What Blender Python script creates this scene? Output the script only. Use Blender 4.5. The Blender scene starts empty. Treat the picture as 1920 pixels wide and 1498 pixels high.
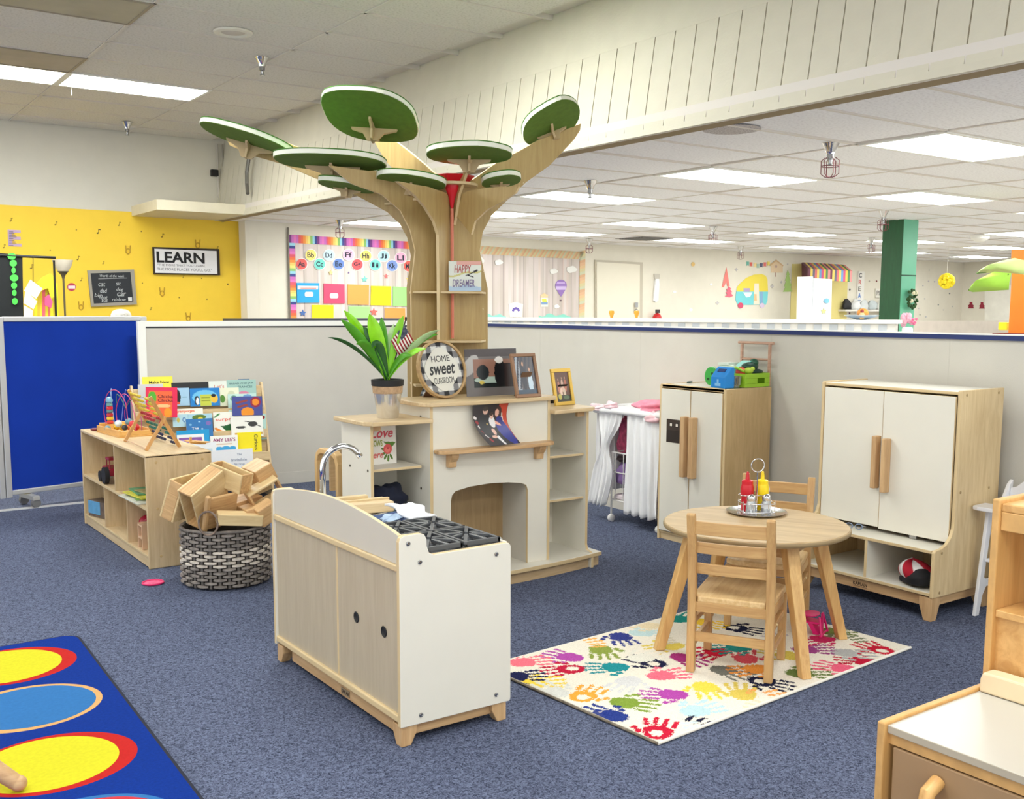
import bpy, bmesh, math, random
import numpy as np
from mathutils import Vector, Matrix
random.seed(7); RNG = np.random.default_rng(5)
SC = bpy.context.scene; COL = SC.collection
# ------------------------------------------------------------------ camera
F_PX, PP_Y, YAW, PITCH, ROLL, EYE = 1931.8, 811.8, 0.614378, 0.119652, 0.0033739, 1.5
_f = np.array([math.sin(YAW)*math.cos(PITCH), math.cos(YAW)*math.cos(PITCH), -math.sin(PITCH)])
_r = np.array([math.cos(YAW), -math.sin(YAW), 0.0]); _u = np.cross(_r, _f)
VR = math.cos(ROLL)*_r + math.sin(ROLL)*_u; VU = -math.sin(ROLL)*_r + math.cos(ROLL)*_u; VF = _f
EYEP = np.array([0, 0, EYE])
cam = bpy.data.cameras.new('camera'); camo = bpy.data.objects.new('camera', cam); COL.objects.link(camo)
cam.sensor_width = 36; cam.lens = 36*F_PX/1920; cam.shift_y = (PP_Y-749)/1920; cam.clip_end = 100
mw = Matrix.Identity(4)
for i in range(3):
    mw[i][0] = VR[i]; mw[i][1] = VU[i]; mw[i][2] = -VF[i]; mw[i][3] = EYEP[i]
camo.matrix_world = mw; SC.camera = camo
# ------------------------------------------------------------------ world, lights, exposure
wd = bpy.data.worlds.new('world'); SC.world = wd; wd.use_nodes = True
bg = wd.node_tree.nodes['Background']; bg.inputs[0].default_value = (0.97, 1.0, 0.97, 1); bg.inputs[1].default_value = 0.85
SC.view_settings.view_transform = 'Standard'; SC.view_settings.look = 'None'
SC.view_settings.exposure = 0.95; SC.view_settings.gamma = 1.0
LAMP_UP, LAMP_LOW, LAMP_KEY = 14.0, 7.8, 25.0
# ------------------------------------------------------------------ surveying helpers: a sight line met with a real plane
def ray(x, y): return VR*((x-960)/F_PX) - VU*((y-PP_Y)/F_PX) + VF
def at_z(x, y, z=0.0): d = ray(x, y); return EYEP + d*((z-EYE)/d[2])
def at_x(x, y, X): d = ray(x, y); return EYEP + d*(X/d[0])
def at_y(x, y, Y): d = ray(x, y); return EYEP + d*(Y/d[1])
class Wall:
    """vertical plane through a and b; u runs along it, n faces the room"""
    def __init__(s, a, b):
        s.a = np.array([a[0], a[1], 0.0]); d = np.array([b[0]-a[0], b[1]-a[1], 0.0]); s.len = np.linalg.norm(d)
        s.u = d/s.len; s.n = np.array([s.u[1], -s.u[0], 0.0])
        if s.n @ (s.a-EYEP) > 0: s.n = -s.n
    def hit(s, x, y, off=0.0):
        d = ray(x, y); p0 = s.a + s.n*off; t = (s.n @ (p0-EYEP))/(s.n @ d); return EYEP + d*t
    def uv(s, x, y, off=0.0): p = s.hit(x, y, off); return (float((p-s.a) @ s.u), float(p[2]))
    def P(s, u, z, off=0.0): p = s.a + s.u*u + s.n*off; return (float(p[0]), float(p[1]), float(z))
def V3(p): return Vector((float(p[0]), float(p[1]), float(p[2])))
# ------------------------------------------------------------------ materials
def lin(c):
    return tuple(((v/255)/12.92 if v/255 <= 0.04045 else ((v/255+0.055)/1.055)**2.4) for v in c)
MATS = {}
def newmat(name):
    m = bpy.data.materials.new(name); m.use_nodes = True; return m, m.node_tree, m.node_tree.nodes['Principled BSDF']
def mat(c, rough=0.55, metal=0.0, var=0.05, scale=6.0, bump=0.0, bscale=200.0, spec=0.5, name=None, trans=0.0, alpha=1.0, sheen=0.0, emit=0.0):
    key = (tuple(c), rough, metal, var, scale, bump, bscale, spec, trans, alpha, sheen, emit)
    if key in MATS: return MATS[key]
    m, nt, b = newmat(name or 'paint'); L = nt.links
    lc = lin(c)
    if var > 0:
        tc = nt.nodes.new('ShaderNodeTexCoord'); n = nt.nodes.new('ShaderNodeTexNoise'); n.inputs['Scale'].default_value = scale; n.inputs['Detail'].default_value = 5
        L.new(tc.outputs['Object'], n.inputs['Vector'])
        r = nt.nodes.new('ShaderNodeValToRGB'); L.new(n.outputs['Fac'], r.inputs[0])
        r.color_ramp.elements[0].position = 0.3; r.color_ramp.elements[1].position = 0.7
        r.color_ramp.elements[0].color = tuple(v*(1-var) for v in lc)+(1,); r.color_ramp.elements[1].color = tuple(min(1, v*(1+var)) for v in lc)+(1,)
        L.new(r.outputs[0], b.inputs['Base Color'])
    else: b.inputs['Base Color'].default_value = lc+(1,)
    if bump > 0:
        tc = nt.nodes.new('ShaderNodeTexCoord'); n = nt.nodes.new('ShaderNodeTexNoise'); n.inputs['Scale'].default_value = bscale
        L.new(tc.outputs['Object'], n.inputs['Vector']); bp = nt.nodes.new('ShaderNodeBump'); bp.inputs['Strength'].default_value = bump; bp.inputs['Distance'].default_value = 0.01
        L.new(n.outputs['Fac'], bp.inputs['Height']); L.new(bp.outputs[0], b.inputs['Normal'])
    b.inputs['Roughness'].default_value = rough; b.inputs['Metallic'].default_value = metal; b.inputs['Specular IOR Level'].default_value = spec
    b.inputs['Transmission Weight'].default_value = trans; b.inputs['Alpha'].default_value = alpha; b.inputs['Sheen Weight'].default_value = sheen
    if emit > 0: b.inputs['Emission Color'].default_value = lc+(1,); b.inputs['Emission Strength'].default_value = emit
    MATS[key] = m; return m
def wood(c1, c2, axis='z', rough=0.42, scale=9.0, name='wood', stretch=14.0):
    key = ('wood', tuple(c1), tuple(c2), axis, rough, scale, stretch)
    if key in MATS: return MATS[key]
    m, nt, b = newmat(name); L = nt.links
    tc = nt.nodes.new('ShaderNodeTexCoord'); mp = nt.nodes.new('ShaderNodeMapping'); L.new(tc.outputs['Object'], mp.inputs[0])
    s = [stretch]*3; s['xyz'.index(axis)] = 1.2; mp.inputs['Scale'].default_value = s
    n = nt.nodes.new('ShaderNodeTexNoise'); n.inputs['Scale'].default_value = scale/3; n.inputs['Detail'].default_value = 8; n.inputs['Roughness'].default_value = 0.62; n.inputs['Distortion'].default_value = 0.6
    L.new(mp.outputs[0], n.inputs['Vector'])
    r = nt.nodes.new('ShaderNodeValToRGB'); L.new(n.outputs['Fac'], r.inputs[0])
    r.color_ramp.elements[0].position = 0.34; r.color_ramp.elements[1].position = 0.66
    r.color_ramp.elements[0].color = lin(c2)+(1,); r.color_ramp.elements[1].color = lin(c1)+(1,)
    L.new(r.outputs[0], b.inputs['Base Color'])
    bp = nt.nodes.new('ShaderNodeBump'); bp.inputs['Strength'].default_value = 0.06; bp.inputs['Distance'].default_value = 0.004
    L.new(n.outputs['Fac'], bp.inputs['Height']); L.new(bp.outputs[0], b.inputs['Normal'])
    b.inputs['Roughness'].default_value = rough; MATS[key] = m; return m
def printed(rough=0.6, spec=0.4):
    key = ('printed', rough, spec)
    if key in MATS: return MATS[key]
    m, nt, b = newmat('printed'); a = nt.nodes.new('ShaderNodeAttribute'); a.attribute_name = 'ink'
    nt.links.new(a.outputs['Color'], b.inputs['Base Color']); b.inputs['Roughness'].default_value = rough; b.inputs['Specular IOR Level'].default_value = spec
    MATS[key] = m; return m
def lamp_mat(s, c=(253, 255, 249)):
    m, nt, b = newmat('lit_diffuser'); b.inputs['Base Color'].default_value = (0.8, 0.8, 0.8, 1)
    b.inputs['Emission Color'].default_value = lin(c)+(1,); b.inputs['Emission Strength'].default_value = s; return m
# ------------------------------------------------------------------ mesh builder
class B:
    def __init__(s): s.v = []; s.f = []; s.m = []
    def add(s, vs, fs, mi=0):
        o = len(s.v); s.v += [tuple(float(c) for c in p) for p in vs]
        for k, f in enumerate(fs): s.f.append([o+i for i in f]); s.m.append(mi[k] if isinstance(mi, (list, tuple)) else mi)
        return s
    def box(s, x0, x1, y0, y1, z0, z1, mi=0, em=None):
        vs = [(x, y, z) for z in (z0, z1) for y in (y0, y1) for x in (x0, x1)]
        fs = [(0, 2, 3, 1), (4, 5, 7, 6), (0, 1, 5, 4), (2, 6, 7, 3), (0, 4, 6, 2), (1, 3, 7, 5)]
        if em is None: ms = mi
        else:
            d = [x1-x0, y1-y0, z1-z0]; t = d.index(min(d)); ax = [2, 2, 1, 1, 0, 0]; ms = [mi if a == t else em for a in ax]
        return s.add(vs, fs, ms)
    def obox(s, c, ax, h, mi=0):
        """box at c, unit axes ax (3 vectors), half sizes h"""
        c = np.array(c, float); a = [np.array(v, float) for v in ax]
        vs = [c+a[0]*h[0]*i+a[1]*h[1]*j+a[2]*h[2]*k for k in (-1, 1) for j in (-1, 1) for i in (-1, 1)]
        return s.add(vs, [(0, 2, 3, 1), (4, 5, 7, 6), (0, 1, 5, 4), (2, 6, 7, 3), (0, 4, 6, 2), (1, 3, 7, 5)], mi)
    def prism(s, pts, fn, mi=0, em=None):
        """pts: 2d outline; fn(a, b, t) -> xyz with t 0 or 1"""
        n = len(pts); vs = [fn(a, b, 0) for a, b in pts]+[fn(a, b, 1) for a, b in pts]
        fs = [tuple(range(n))[::-1], tuple(range(n, 2*n))]+[(i, (i+1) % n, n+(i+1) % n, n+i) for i in range(n)]
        return s.add(vs, fs, [mi, mi]+[(mi if em is None else em)]*n)
    def px(s, pts, x0, x1, mi=0, em=None): return s.prism(pts, lambda a, b, t: (x1 if t else x0, a, b), mi, em)
    def py(s, pts, y0, y1, mi=0, em=None): return s.prism(pts, lambda a, b, t: (a, y1 if t else y0, b), mi, em)
    def pz(s, pts, z0, z1, mi=0, em=None): return s.prism(pts, lambda a, b, t: (a, b, z1 if t else z0), mi, em)
    def tube(s, pts, r, n=8, closed=False, mi=0, cap=True):
        P = [np.array(p, float) for p in pts]; N = len(P); rs = r if isinstance(r, (list, tuple)) else [r]*N
        up = None; vs = []
        for i in range(N):
            a = P[(i-1) % N] if (closed or i > 0) else P[i]; b = P[(i+1) % N] if (closed or i < N-1) else P[i]
            t = b-a; t = t/(np.linalg.norm(t)+1e-12)
            if up is None:
                up = np.array([0, 0, 1.0]) if abs(t[2]) < 0.9 else np.array([1.0, 0, 0])
            up = up-t*(up @ t); up /= np.linalg.norm(up)+1e-12; w = np.cross(t, up)
            for k in range(n):
                an = 2*math.pi*k/n; vs.append(P[i]+(up*math.cos(an)+w*math.sin(an))*rs[i])
        fs = []
        for i in range(N if closed else N-1):
            j = (i+1) % N
            for k in range(n): fs.append((i*n+k, i*n+(k+1) % n, j*n+(k+1) % n, j*n+k))
        if cap and not closed: fs += [tuple(range(n))[::-1], tuple(range((N-1)*n, N*n))]
        return s.add(vs, fs, mi)
    def lathe(s, prof, n=24, c=(0, 0, 0), mi=0, sx=1, sy=1):
        vs = []; fs = []
        for r, z in prof:
            for k in range(n):
                a = 2*math.pi*k/n; vs.append((c[0]+r*math.cos(a)*sx, c[1]+r*math.sin(a)*sy, c[2]+z))
        for i in range(len(prof)-1):
            for k in range(n): fs.append((i*n+k, i*n+(k+1) % n, (i+1)*n+(k+1) % n, (i+1)*n+k))
        if prof[0][0] > 1e-6: fs.append(tuple(range(n))[::-1])
        if prof[-1][0] > 1e-6: fs.append(tuple(range((len(prof)-1)*n, len(prof)*n)))
        return s.add(vs, fs, mi)
    def ball(s, c, r, n=14, m=9, mi=0, M=None):
        r = r if isinstance(r, (list, tuple)) else (r, r, r); vs = []; fs = []
        for i in range(m+1):
            ph = math.pi*i/m
            for k in range(n):
                a = 2*math.pi*k/n; p = np.array([r[0]*math.sin(ph)*math.cos(a), r[1]*math.sin(ph)*math.sin(a), -r[2]*math.cos(ph)])
                if M is not None: p = M @ p
                vs.append(np.array(c)+p)
        for i in range(m):
            for k in range(n): fs.append((i*n+k, i*n+(k+1) % n, (i+1)*n+(k+1) % n, (i+1)*n+k))
        return s.add(vs, fs, mi)
    def plate(s, pts3, nrm, t, mi=0, em=None):
        """flat outline of 3d points, thickened by t along nrm"""
        n = len(pts3); q = [np.array(p, float) for p in pts3]; nv = np.array(nrm, float)*t
        vs = q+[p+nv for p in q]
        return s.add(vs, [tuple(range(n))[::-1], tuple(range(n, 2*n))]+[(i, (i+1) % n, n+(i+1) % n, n+i) for i in range(n)], [mi, mi]+[(mi if em is None else em)]*n)
    def build(s, name, mats, parent=None, smooth=False, bevel=0.0, seg=2):
        me = bpy.data.meshes.new(name); me.from_pydata(s.v, [], s.f)
        for m in (mats if isinstance(mats, (list, tuple)) else [mats]): me.materials.append(m)
        me.polygons.foreach_set('material_index', s.m)
        bm = bmesh.new(); bm.from_mesh(me); bmesh.ops.recalc_face_normals(bm, faces=bm.faces); bm.to_mesh(me); bm.free()
        if smooth: me.polygons.foreach_set('use_smooth', [True]*len(me.polygons))
        me.update(); o = bpy.data.objects.new(name, me); COL.objects.link(o)
        if parent is not None: o.parent = parent
        if bevel > 0:
            d = o.modifiers.new('bevel', 'BEVEL'); d.width = bevel; d.segments = seg; d.limit_method = 'ANGLE'; d.angle_limit = math.radians(40)
        if smooth == 'auto':
            try: me.set_sharp_from_angle(angle=math.radians(40))
            except Exception: pass
        return o
def tag(o, label=None, cat=None, group=None, kind=None):
    if label: o['label'] = label
    if cat: o['category'] = cat
    if group: o['group'] = group
    if kind: o['kind'] = kind
    return o
def thing(name, label, cat, loc=(0, 0, 0), rz=0.0, group=None):
    o = bpy.data.objects.new(name, None); COL.objects.link(o); o.location = V3(loc); o.rotation_euler = (0, 0, rz)
    o.empty_display_size = 0.05
    return tag(o, label, cat, group)
def copy_tree(o, parent=None):
    c = o.copy(); COL.objects.link(c)
    if parent is not None: c.parent = parent
    for ch in list(o.children): copy_tree(ch, c)
    return c
def rrect(x0, x1, z0, z1, r, n=4):
    pts = []
    for cx, cz, a0 in ((x1-r, z0+r, -90), (x1-r, z1-r, 0), (x0+r, z1-r, 90), (x0+r, z0+r, 180)):
        for k in range(n+1): a = math.radians(a0+90*k/n); pts.append((cx+r*math.cos(a), cz+r*math.sin(a)))
    return pts
def circ(cx, cz, rx, rz=None, n=20, ph=0): rz = rz or rx; return [(cx+rx*math.cos(2*math.pi*k/n+ph), cz+rz*math.sin(2*math.pi*k/n+ph)) for k in range(n)]
def star(cx, cz, r, n=5, q=0.45): return [(cx+(r if k % 2 == 0 else r*q)*math.sin(math.pi*k/n), cz+(r if k % 2 == 0 else r*q)*math.cos(math.pi*k/n)) for k in range(2*n)]
TXT = {}
def text(s, c, right, up, w=None, h=None, m=None, name='lettering', parent=None, bold=0.0, depth=0.0006, shear=0.0, spacing=1.0, off=0.0):
    """lettering centred at c (parent-local), spanning w and h along right and up"""
    cu = bpy.data.curves.new('t', 'FONT'); cu.body = s; cu.size = 1; cu.extrude = 0.02; cu.offset = bold; cu.shear = shear; cu.space_character = spacing; cu.resolution_u = 3; cu.align_x = 'CENTER'
    to = bpy.data.objects.new('t', cu); COL.objects.link(to); bpy.context.view_layer.update()
    me = bpy.data.meshes.new_from_object(to.evaluated_get(bpy.context.evaluated_depsgraph_get())); bpy.data.objects.remove(to); bpy.data.curves.remove(cu)
    n = len(me.vertices); co = np.empty(n*3); me.vertices.foreach_get('co', co); co = co.reshape(-1, 3)
    mn, mx = co.min(0), co.max(0); ce = (mn+mx)/2; sz = mx-mn
    sx = w/sz[0] if w else None; sy = h/sz[1] if h else None
    sx = sx or sy; sy = sy or sx
    R = np.array(right, float); U = np.array(up, float); N = np.cross(R, U); c = np.array(c, float)
    out = c+np.outer((co[:, 0]-ce[0])*sx, R)+np.outer((co[:, 1]-ce[1])*sy, U)+np.outer((co[:, 2]-mn[2])/max(sz[2], 1e-6)*depth+off, N)
    me.vertices.foreach_set('co', out.ravel()); me.materials.clear(); me.materials.append(m or mat((20, 20, 20), 0.6, var=0)); me.update()
    me.name = name; o = bpy.data.objects.new(name, me); COL.objects.link(o)
    if parent is not None: o.parent = parent
    return o
def raster(name, nx, ny, posf, colf, parent=None, m=None, kind=None):
    """a printed surface: a grid of real geometry whose vertex attribute holds the ink"""
    u, v = np.meshgrid(np.linspace(0, 1, nx), np.linspace(0, 1, ny)); u = u.ravel(); v = v.ravel()
    P = posf(u, v); C = np.clip(colf(u, v), 0, 255)/255.0; C = np.where(C <= 0.04045, C/12.92, ((C+0.055)/1.055)**2.4)
    me = bpy.data.meshes.new(name); nf = (nx-1)*(ny-1); me.vertices.add(nx*ny); me.vertices.foreach_set('co', P.astype(np.float32).ravel())
    j, i = np.divmod(np.arange(nf), nx-1); a = j*nx+i; q = np.stack([a, a+1, a+1+nx, a+nx], 1).astype(np.int32)
    me.loops.add(nf*4); me.loops.foreach_set('vertex_index', q.ravel()); me.polygons.add(nf); me.polygons.foreach_set('loop_start', np.arange(nf, dtype=np.int32)*4)
    me.update(calc_edges=True); me.validate()
    at = me.attributes.new('ink', 'FLOAT_COLOR', 'POINT'); at.data.foreach_set('color', np.concatenate([C, np.ones((nx*ny, 1))], 1).astype(np.float32).ravel())
    me.materials.append(m or printed()); o = bpy.data.objects.new(name, me); COL.objects.link(o)
    if parent is not None: o.parent = parent
    return o
def ell(U, V, cx, cy, rx, ry, a=0.0):
    c, s = math.cos(a), math.sin(a); x = U-cx; y = V-cy; return ((x*c+y*s)/rx)**2+((-x*s+y*c)/ry)**2 < 1
def poly(U, V, pts):
    ins = np.zeros(U.shape, bool); n = len(pts)
    for i in range(n):
        x1, y1 = pts[i]; x2, y2 = pts[(i+1) % n]
        if y1 == y2: continue
        c = ((y1 > V) != (y2 > V)) & (U < (x2-x1)*(V-y1)/(y2-y1)+x1); ins ^= c
    return ins
def rect(U, V, x0, y0, x1, y1): return (U >= x0) & (U <= x1) & (V >= y0) & (V <= y1)
# common materials
BIRCH = wood((222, 198, 158), (203, 176, 134), 'z', name='birch'); BIRCHX = wood((222, 198, 158), (203, 176, 134), 'x', name='birch'); BIRCHY = wood((222, 198, 158), (203, 176, 134), 'y', name='birch')
BEDGE = mat((214, 190, 146), 0.5, var=0.05, name='birch_edge')
BACKBIRCH = wood((192, 178, 154), (182, 167, 142), 'z', name='raw_birch')
LAM = mat((228, 224, 212), 0.4, var=0.015, name='cream_laminate')
MAPLEX = wood((214, 178, 132), (188, 148, 104), 'x', name='maple'); MAPLEY = wood((214, 178, 132), (188, 148, 104), 'y', name='maple'); MAPLEZ = wood((214, 178, 132), (188, 148, 104), 'z', name='maple')
OAKX, OAKY, OAKZ = [wood((206, 168, 114), (182, 140, 90), a, name='beech') for a in 'xyz']
TREEW = wood((188, 162, 108), (174, 146, 92), 'z', name='tree_ply')
STEEL = mat((170, 170, 172), 0.25, 1.0, var=0, name='steel'); CHROME = mat((215, 215, 218), 0.08, 1.0, var=0, name='chrome')
BLACK = mat((18, 18, 20), 0.5, var=0, name='black'); WHITE = mat((236, 236, 232), 0.5, var=0.01, name='white')
DARKM = mat((62, 62, 66), 0.5, 0.3, var=0.03, name='dark_metal')
ALU = mat((196, 197, 200), 0.4, 0.5, var=0.02, name='aluminium')
# ================================================================== structure
ZL, ZU = 2.55, 3.49                       # lower and upper ceiling
def carpet():
    m, nt, b = newmat('blue_carpet'); L = nt.links; tc = nt.nodes.new('ShaderNodeTexCoord')
    def noise(sc, det, dist=0):
        n = nt.nodes.new('ShaderNodeTexNoise'); n.inputs['Scale'].default_value = sc; n.inputs['Detail'].default_value = det; n.inputs['Distortion'].default_value = dist; L.new(tc.outputs['Object'], n.inputs['Vector']); return n
    n1 = noise(95, 6, 1.5); n2 = noise(1.1, 4); n3 = noise(240, 3)
    r = nt.nodes.new('ShaderNodeValToRGB'); L.new(n1.outputs['Fac'], r.inputs[0]); e = r.color_ramp.elements
    e[0].position = 0.36; e[0].color = lin((48, 55, 76))+(1,); e[1].position = 0.64; e[1].color = lin((116, 125, 152))+(1,)
    r2 = nt.nodes.new('ShaderNodeValToRGB'); L.new(n2.outputs['Fac'], r2.inputs[0]); r2.color_ramp.elements[0].color = (0.86, 0.86, 0.88, 1); r2.color_ramp.elements[1].color = (1.05, 1.04, 1.03, 1)
    mx = nt.nodes.new('ShaderNodeMixRGB'); mx.blend_type = 'MULTIPLY'; mx.inputs[0].default_value = 1; L.new(r.outputs[0], mx.inputs[1]); L.new(r2.outputs[0], mx.inputs[2])
    L.new(mx.outputs[0], b.inputs['Base Color']); b.inputs['Roughness'].default_value = 0.95; b.inputs['Specular IOR Level'].default_value = 0.15
    bp = nt.nodes.new('ShaderNodeBump'); bp.inputs['Strength'].default_value = 0.5; bp.inputs['Distance'].default_value = 0.006; L.new(n3.outputs['Fac'], bp.inputs['Height']); L.new(bp.outputs[0], b.inputs['Normal'])
    return m
tag(B().box(-4, 22.5, -2.5, 14, -0.1, 0).build('floor', carpet()), kind='structure')
tag(B().box(5.16, 22.5, -2.5, 13.5, -0.02, 0.003).build('floor_bounce', mat((168, 162, 152), 0.5, var=0.05)), kind='structure')  # pale unseen floor, added to bounce light up to the low ceiling
tag(B().box(0.2, 2.35, 8.3, 8.37, 0, 0.004).build('trim_1', mat((190, 192, 198), 0.7)), kind='structure')
YELLOW = mat((246, 207, 58), 0.6, var=0.02, name='yellow_paint'); CREAM = mat((218, 214, 202), 0.7, var=0.02, name='cream_paint')
BW = mat((230, 225, 212), 0.75, var=0.02, name='back_wall_paint')
YW = 12.415
tag(B().box(-4, 4.65, YW, YW+0.15, 2.598, 3.6).build('wall_left', CREAM), kind='structure')
tag(B().box(-4, 4.65, YW-0.004, YW+0.15, 0, 2.598).build('wall_left_yellow', YELLOW), kind='structure')
W1 = Wall((4.65, 12.2), (10.8, 13.02)); W2 = Wall((10.8, 13.02), (21.4, 13.06)); W3 = Wall((21.4, 13.06), (21.9, 4.0)); WY = Wall((-4, YW-0.005), (4.65, YW-0.005))
def wallslab(w, name, z0, z1, u0=0, u1=None, t=0.15, m=BW):
    u1 = u1 if u1 is not None else w.len
    b = B(); b.plate([w.P(u0, z0), w.P(u1, z0), w.P(u1, z1), w.P(u0, z1)], -w.n, t); return tag(b.build(name, m), kind='structure')
wallslab(W1, 'wall_back', 0, 2.7); wallslab(W2, 'wall_back_far', 0, 2.7); wallslab(W3, 'wall_right', 0, 2.7)
tag(B().box(4.65, 4.8, 12.2, 12.6, 0, 2.7).build('wall_return', BW), kind='structure')
tag(B().box(5.215, 5.235, 12.25, 12.262, 1.2, 2.5).build('trim_2', mat((120, 112, 102), 0.6)), kind='structure')
# ---- upper ceiling: hollow slab, lay-in tiles, tee grid
def speck(c, dark, sc=60):
    m, nt, b = newmat('ceiling_tile'); L = nt.links; tc = nt.nodes.new('ShaderNodeTexCoord'); n = nt.nodes.new('ShaderNodeTexNoise'); n.inputs['Scale'].default_value = sc; n.inputs['Detail'].default_value = 3
    L.new(tc.outputs['Object'], n.inputs['Vector']); r = nt.nodes.new('ShaderNodeValToRGB'); L.new(n.outputs['Fac'], r.inputs[0])
    r.color_ramp.elements[0].position = 0.3; r.color_ramp.elements[1].position = 0.52; r.color_ramp.elements[0].color = lin(dark)+(1,); r.color_ramp.elements[1].color = lin(c)+(1,)
    L.new(r.outputs[0], b.inputs['Base Color']); b.inputs['Roughness'].default_value = 0.9
    bp = nt.nodes.new('ShaderNodeBump'); bp.inputs['Strength'].default_value = 0.3; bp.inputs['Distance'].default_value = 0.004; L.new(n.outputs['Fac'], bp.inputs['Height']); L.new(bp.outputs[0], b.inputs['Normal']); return m
TILEU = speck((222, 218, 212), (202, 198, 190)); TILEL = speck((240, 240, 244), (222, 221, 226)); TEE = mat((216, 210, 203), 0.6, var=0)
def tmesh(tx, ty, m):
    b = B(); e = 0.009; d = 0.008
    b.add([(e, e, d), (tx-e, e, d), (tx-e, ty-e, d), (e, ty-e, d), (e+d, e+d, 0), (tx-e-d, e+d, 0), (tx-e-d, ty-e-d, 0), (e+d, ty-e-d, 0)], [(4, 7, 6, 5), (0, 4, 5, 1), (1, 5, 6, 2), (2, 6, 7, 3), (3, 7, 4, 0), (0, 1, 2, 3)])
    o = b.build('ceiling_tile', m); me = o.data; bpy.data.objects.remove(o); return me
UX = [2.145-1.23*k for k in range(5, 0, -1)]+[2.145, 3.375]; UY = [9.575-0.61*k for k in range(19, -5, -1)]
def xsof(z): return 4.365+(z-ZL)*0.145/0.94
ceil = tag(B().box(-4.1, 4.6, -2.6, 12.5, ZU+0.03, ZU+0.13).build('ceiling', TEE), kind='structure')
b = B()
for x in UX: b.box(x-0.012, x+0.012, -2.5, YW, ZU-0.004, ZU+0.03)
for y in UY: b.box(-4, 4.5, y-0.012, y+0.012, ZU-0.004, ZU+0.03)
tag(b.build('ceiling_grid', TEE, ceil), kind='stuff')
UL = {(2.145, 15): 1, (0.915, 15): 1, (2.145, 0): 0}
upper_lights = [(0.915, 9.575), (2.145, 9.575), (2.145, 5.305), (-0.315, 5.915), (0.915, 1.035), (-1.545, 2.255), (-0.315, 9.575), (2.145, -1.4), (-0.315, -1.4)]
dead = [(0.915, 8.965), (0.915, 7.135)]
um = tmesh(1.23, 0.61, TILEU); um2 = tmesh(0.98, 0.61, TILEU)
for x in UX:
    for y in UY[:-1]+[12.015]:
        if any(abs(x-a)+abs(y-c) < 0.1 for a, c in upper_lights+dead): continue
        if y < -2.4 or x < -4: continue
        far = y > 11.9
        o = bpy.data.objects.new('ceiling_tile', um2 if x > 3.3 else um); COL.objects.link(o); o.parent = ceil; o.location = (x, y, ZU+0.003)
        if far: o.scale = (1, 0.64, 1)
        o.rotation_euler = (random.uniform(-.004, .004), random.uniform(-.002, .002), 0)
for k, (x, y) in enumerate(dead):
    t = thing('ceiling_light', ['dusty grey unlit ceiling panel just behind the lit fixture at left', 'unlit flat grey ceiling fixture at the top left corner'][k], 'ceiling light', (x, y, ZU))
    B().box(0.012, 1.218, 0.012, 0.598, -0.008, 0.02).build('diffuser', mat((172, 163, 152) if k == 0 else (176, 170, 152), 0.6, var=0.12, scale=3), t)
    b = B(); b.box(0, 1.23, 0, 0.02, -0.012, 0); b.box(0, 1.23, 0.59, 0.61, -0.012, 0); b.box(0, 0.02, 0.02, 0.59, -0.012, 0); b.box(1.21, 1.23, 0.02, 0.59, -0.012, 0); b.build('frame', mat((150, 140, 128), 0.5), t)
LU, LL = lamp_mat(LAMP_UP), lamp_mat(LAMP_LOW); LKEY = lamp_mat(LAMP_KEY)
def fixture(x, y, z, tx, ty, m, label, group=None):
    t = thing('ceiling_light', label, 'ceiling light', (x, y, z), group=group)
    B().box(0.03, tx-0.03, 0.03, ty-0.03, -0.006, 0.012).build('diffuser', m, t)
    b = B(); b.box(0, tx, 0, 0.03, -0.01, 0.01); b.box(0, tx, ty-0.03, ty, -0.01, 0.01); b.box(0, 0.03, 0.03, ty-0.03, -0.01, 0.01); b.box(tx-0.03, tx, 0.03, ty-0.03, -0.01, 0.01)
    b.build('frame', WHITE, t); return t
UPL = ['lit fluorescent panel cut off by the left edge of the photo', 'long lit fluorescent panel at upper left beside its cut-off neighbour']
for k, (x, y) in enumerate(upper_lights):
    fixture(x, y, ZU, 1.23, 0.61, LKEY if k == 2 else LU, UPL[k] if k < 2 else 'fluorescent panel in the high ceiling outside the photo', None if k < 2 else 'high ceiling panels outside the photo')
# ---- lower ceiling
LX = [5.68+1.30*k for k in range(-1, 13)]; LY = [3.62+0.63*k for k in range(-10, 15)]
lc = tag(B().box(4.365, 22.4, -2.6, 13.3, ZL+0.03, ZL+0.12).build('ceiling_low', TEE), kind='structure')
b = B()
for x in LX: b.box(x-0.012, x+0.012, -2.5, 13.1, ZL-0.003, ZL+0.03)
for y in LY+[LY[-1]+0.63]: b.box(4.38, 22, y-0.012, y+0.012, ZL-0.003, ZL+0.03)
tag(b.build('ceiling_grid', TEE, lc), kind='stuff')
LCOL = {0: [0, 1, 2, 3, 4], 1: [0, 1, 3, 4], 2: [0, 1, 3, 4], 3: [1, 2, 3, 4], 4: [2, 3, 4], 5: [3, 4]}
low_lights = [(5.68+2.6*i, 3.62+1.89*j, i, j) for i in LCOL for j in LCOL[i]]
low_lights += [(5.68, -0.16, 0, -2), (8.28, -0.16, 1, -2), (5.68, 1.73, 0, -1), (8.28, 1.73, 1, -1), (10.88, 1.73, 2, -1), (13.48, 3.62, 3, 0), (13.48, 5.51, 3, 1)]
lm = tmesh(1.30, 0.63, TILEL)
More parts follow.
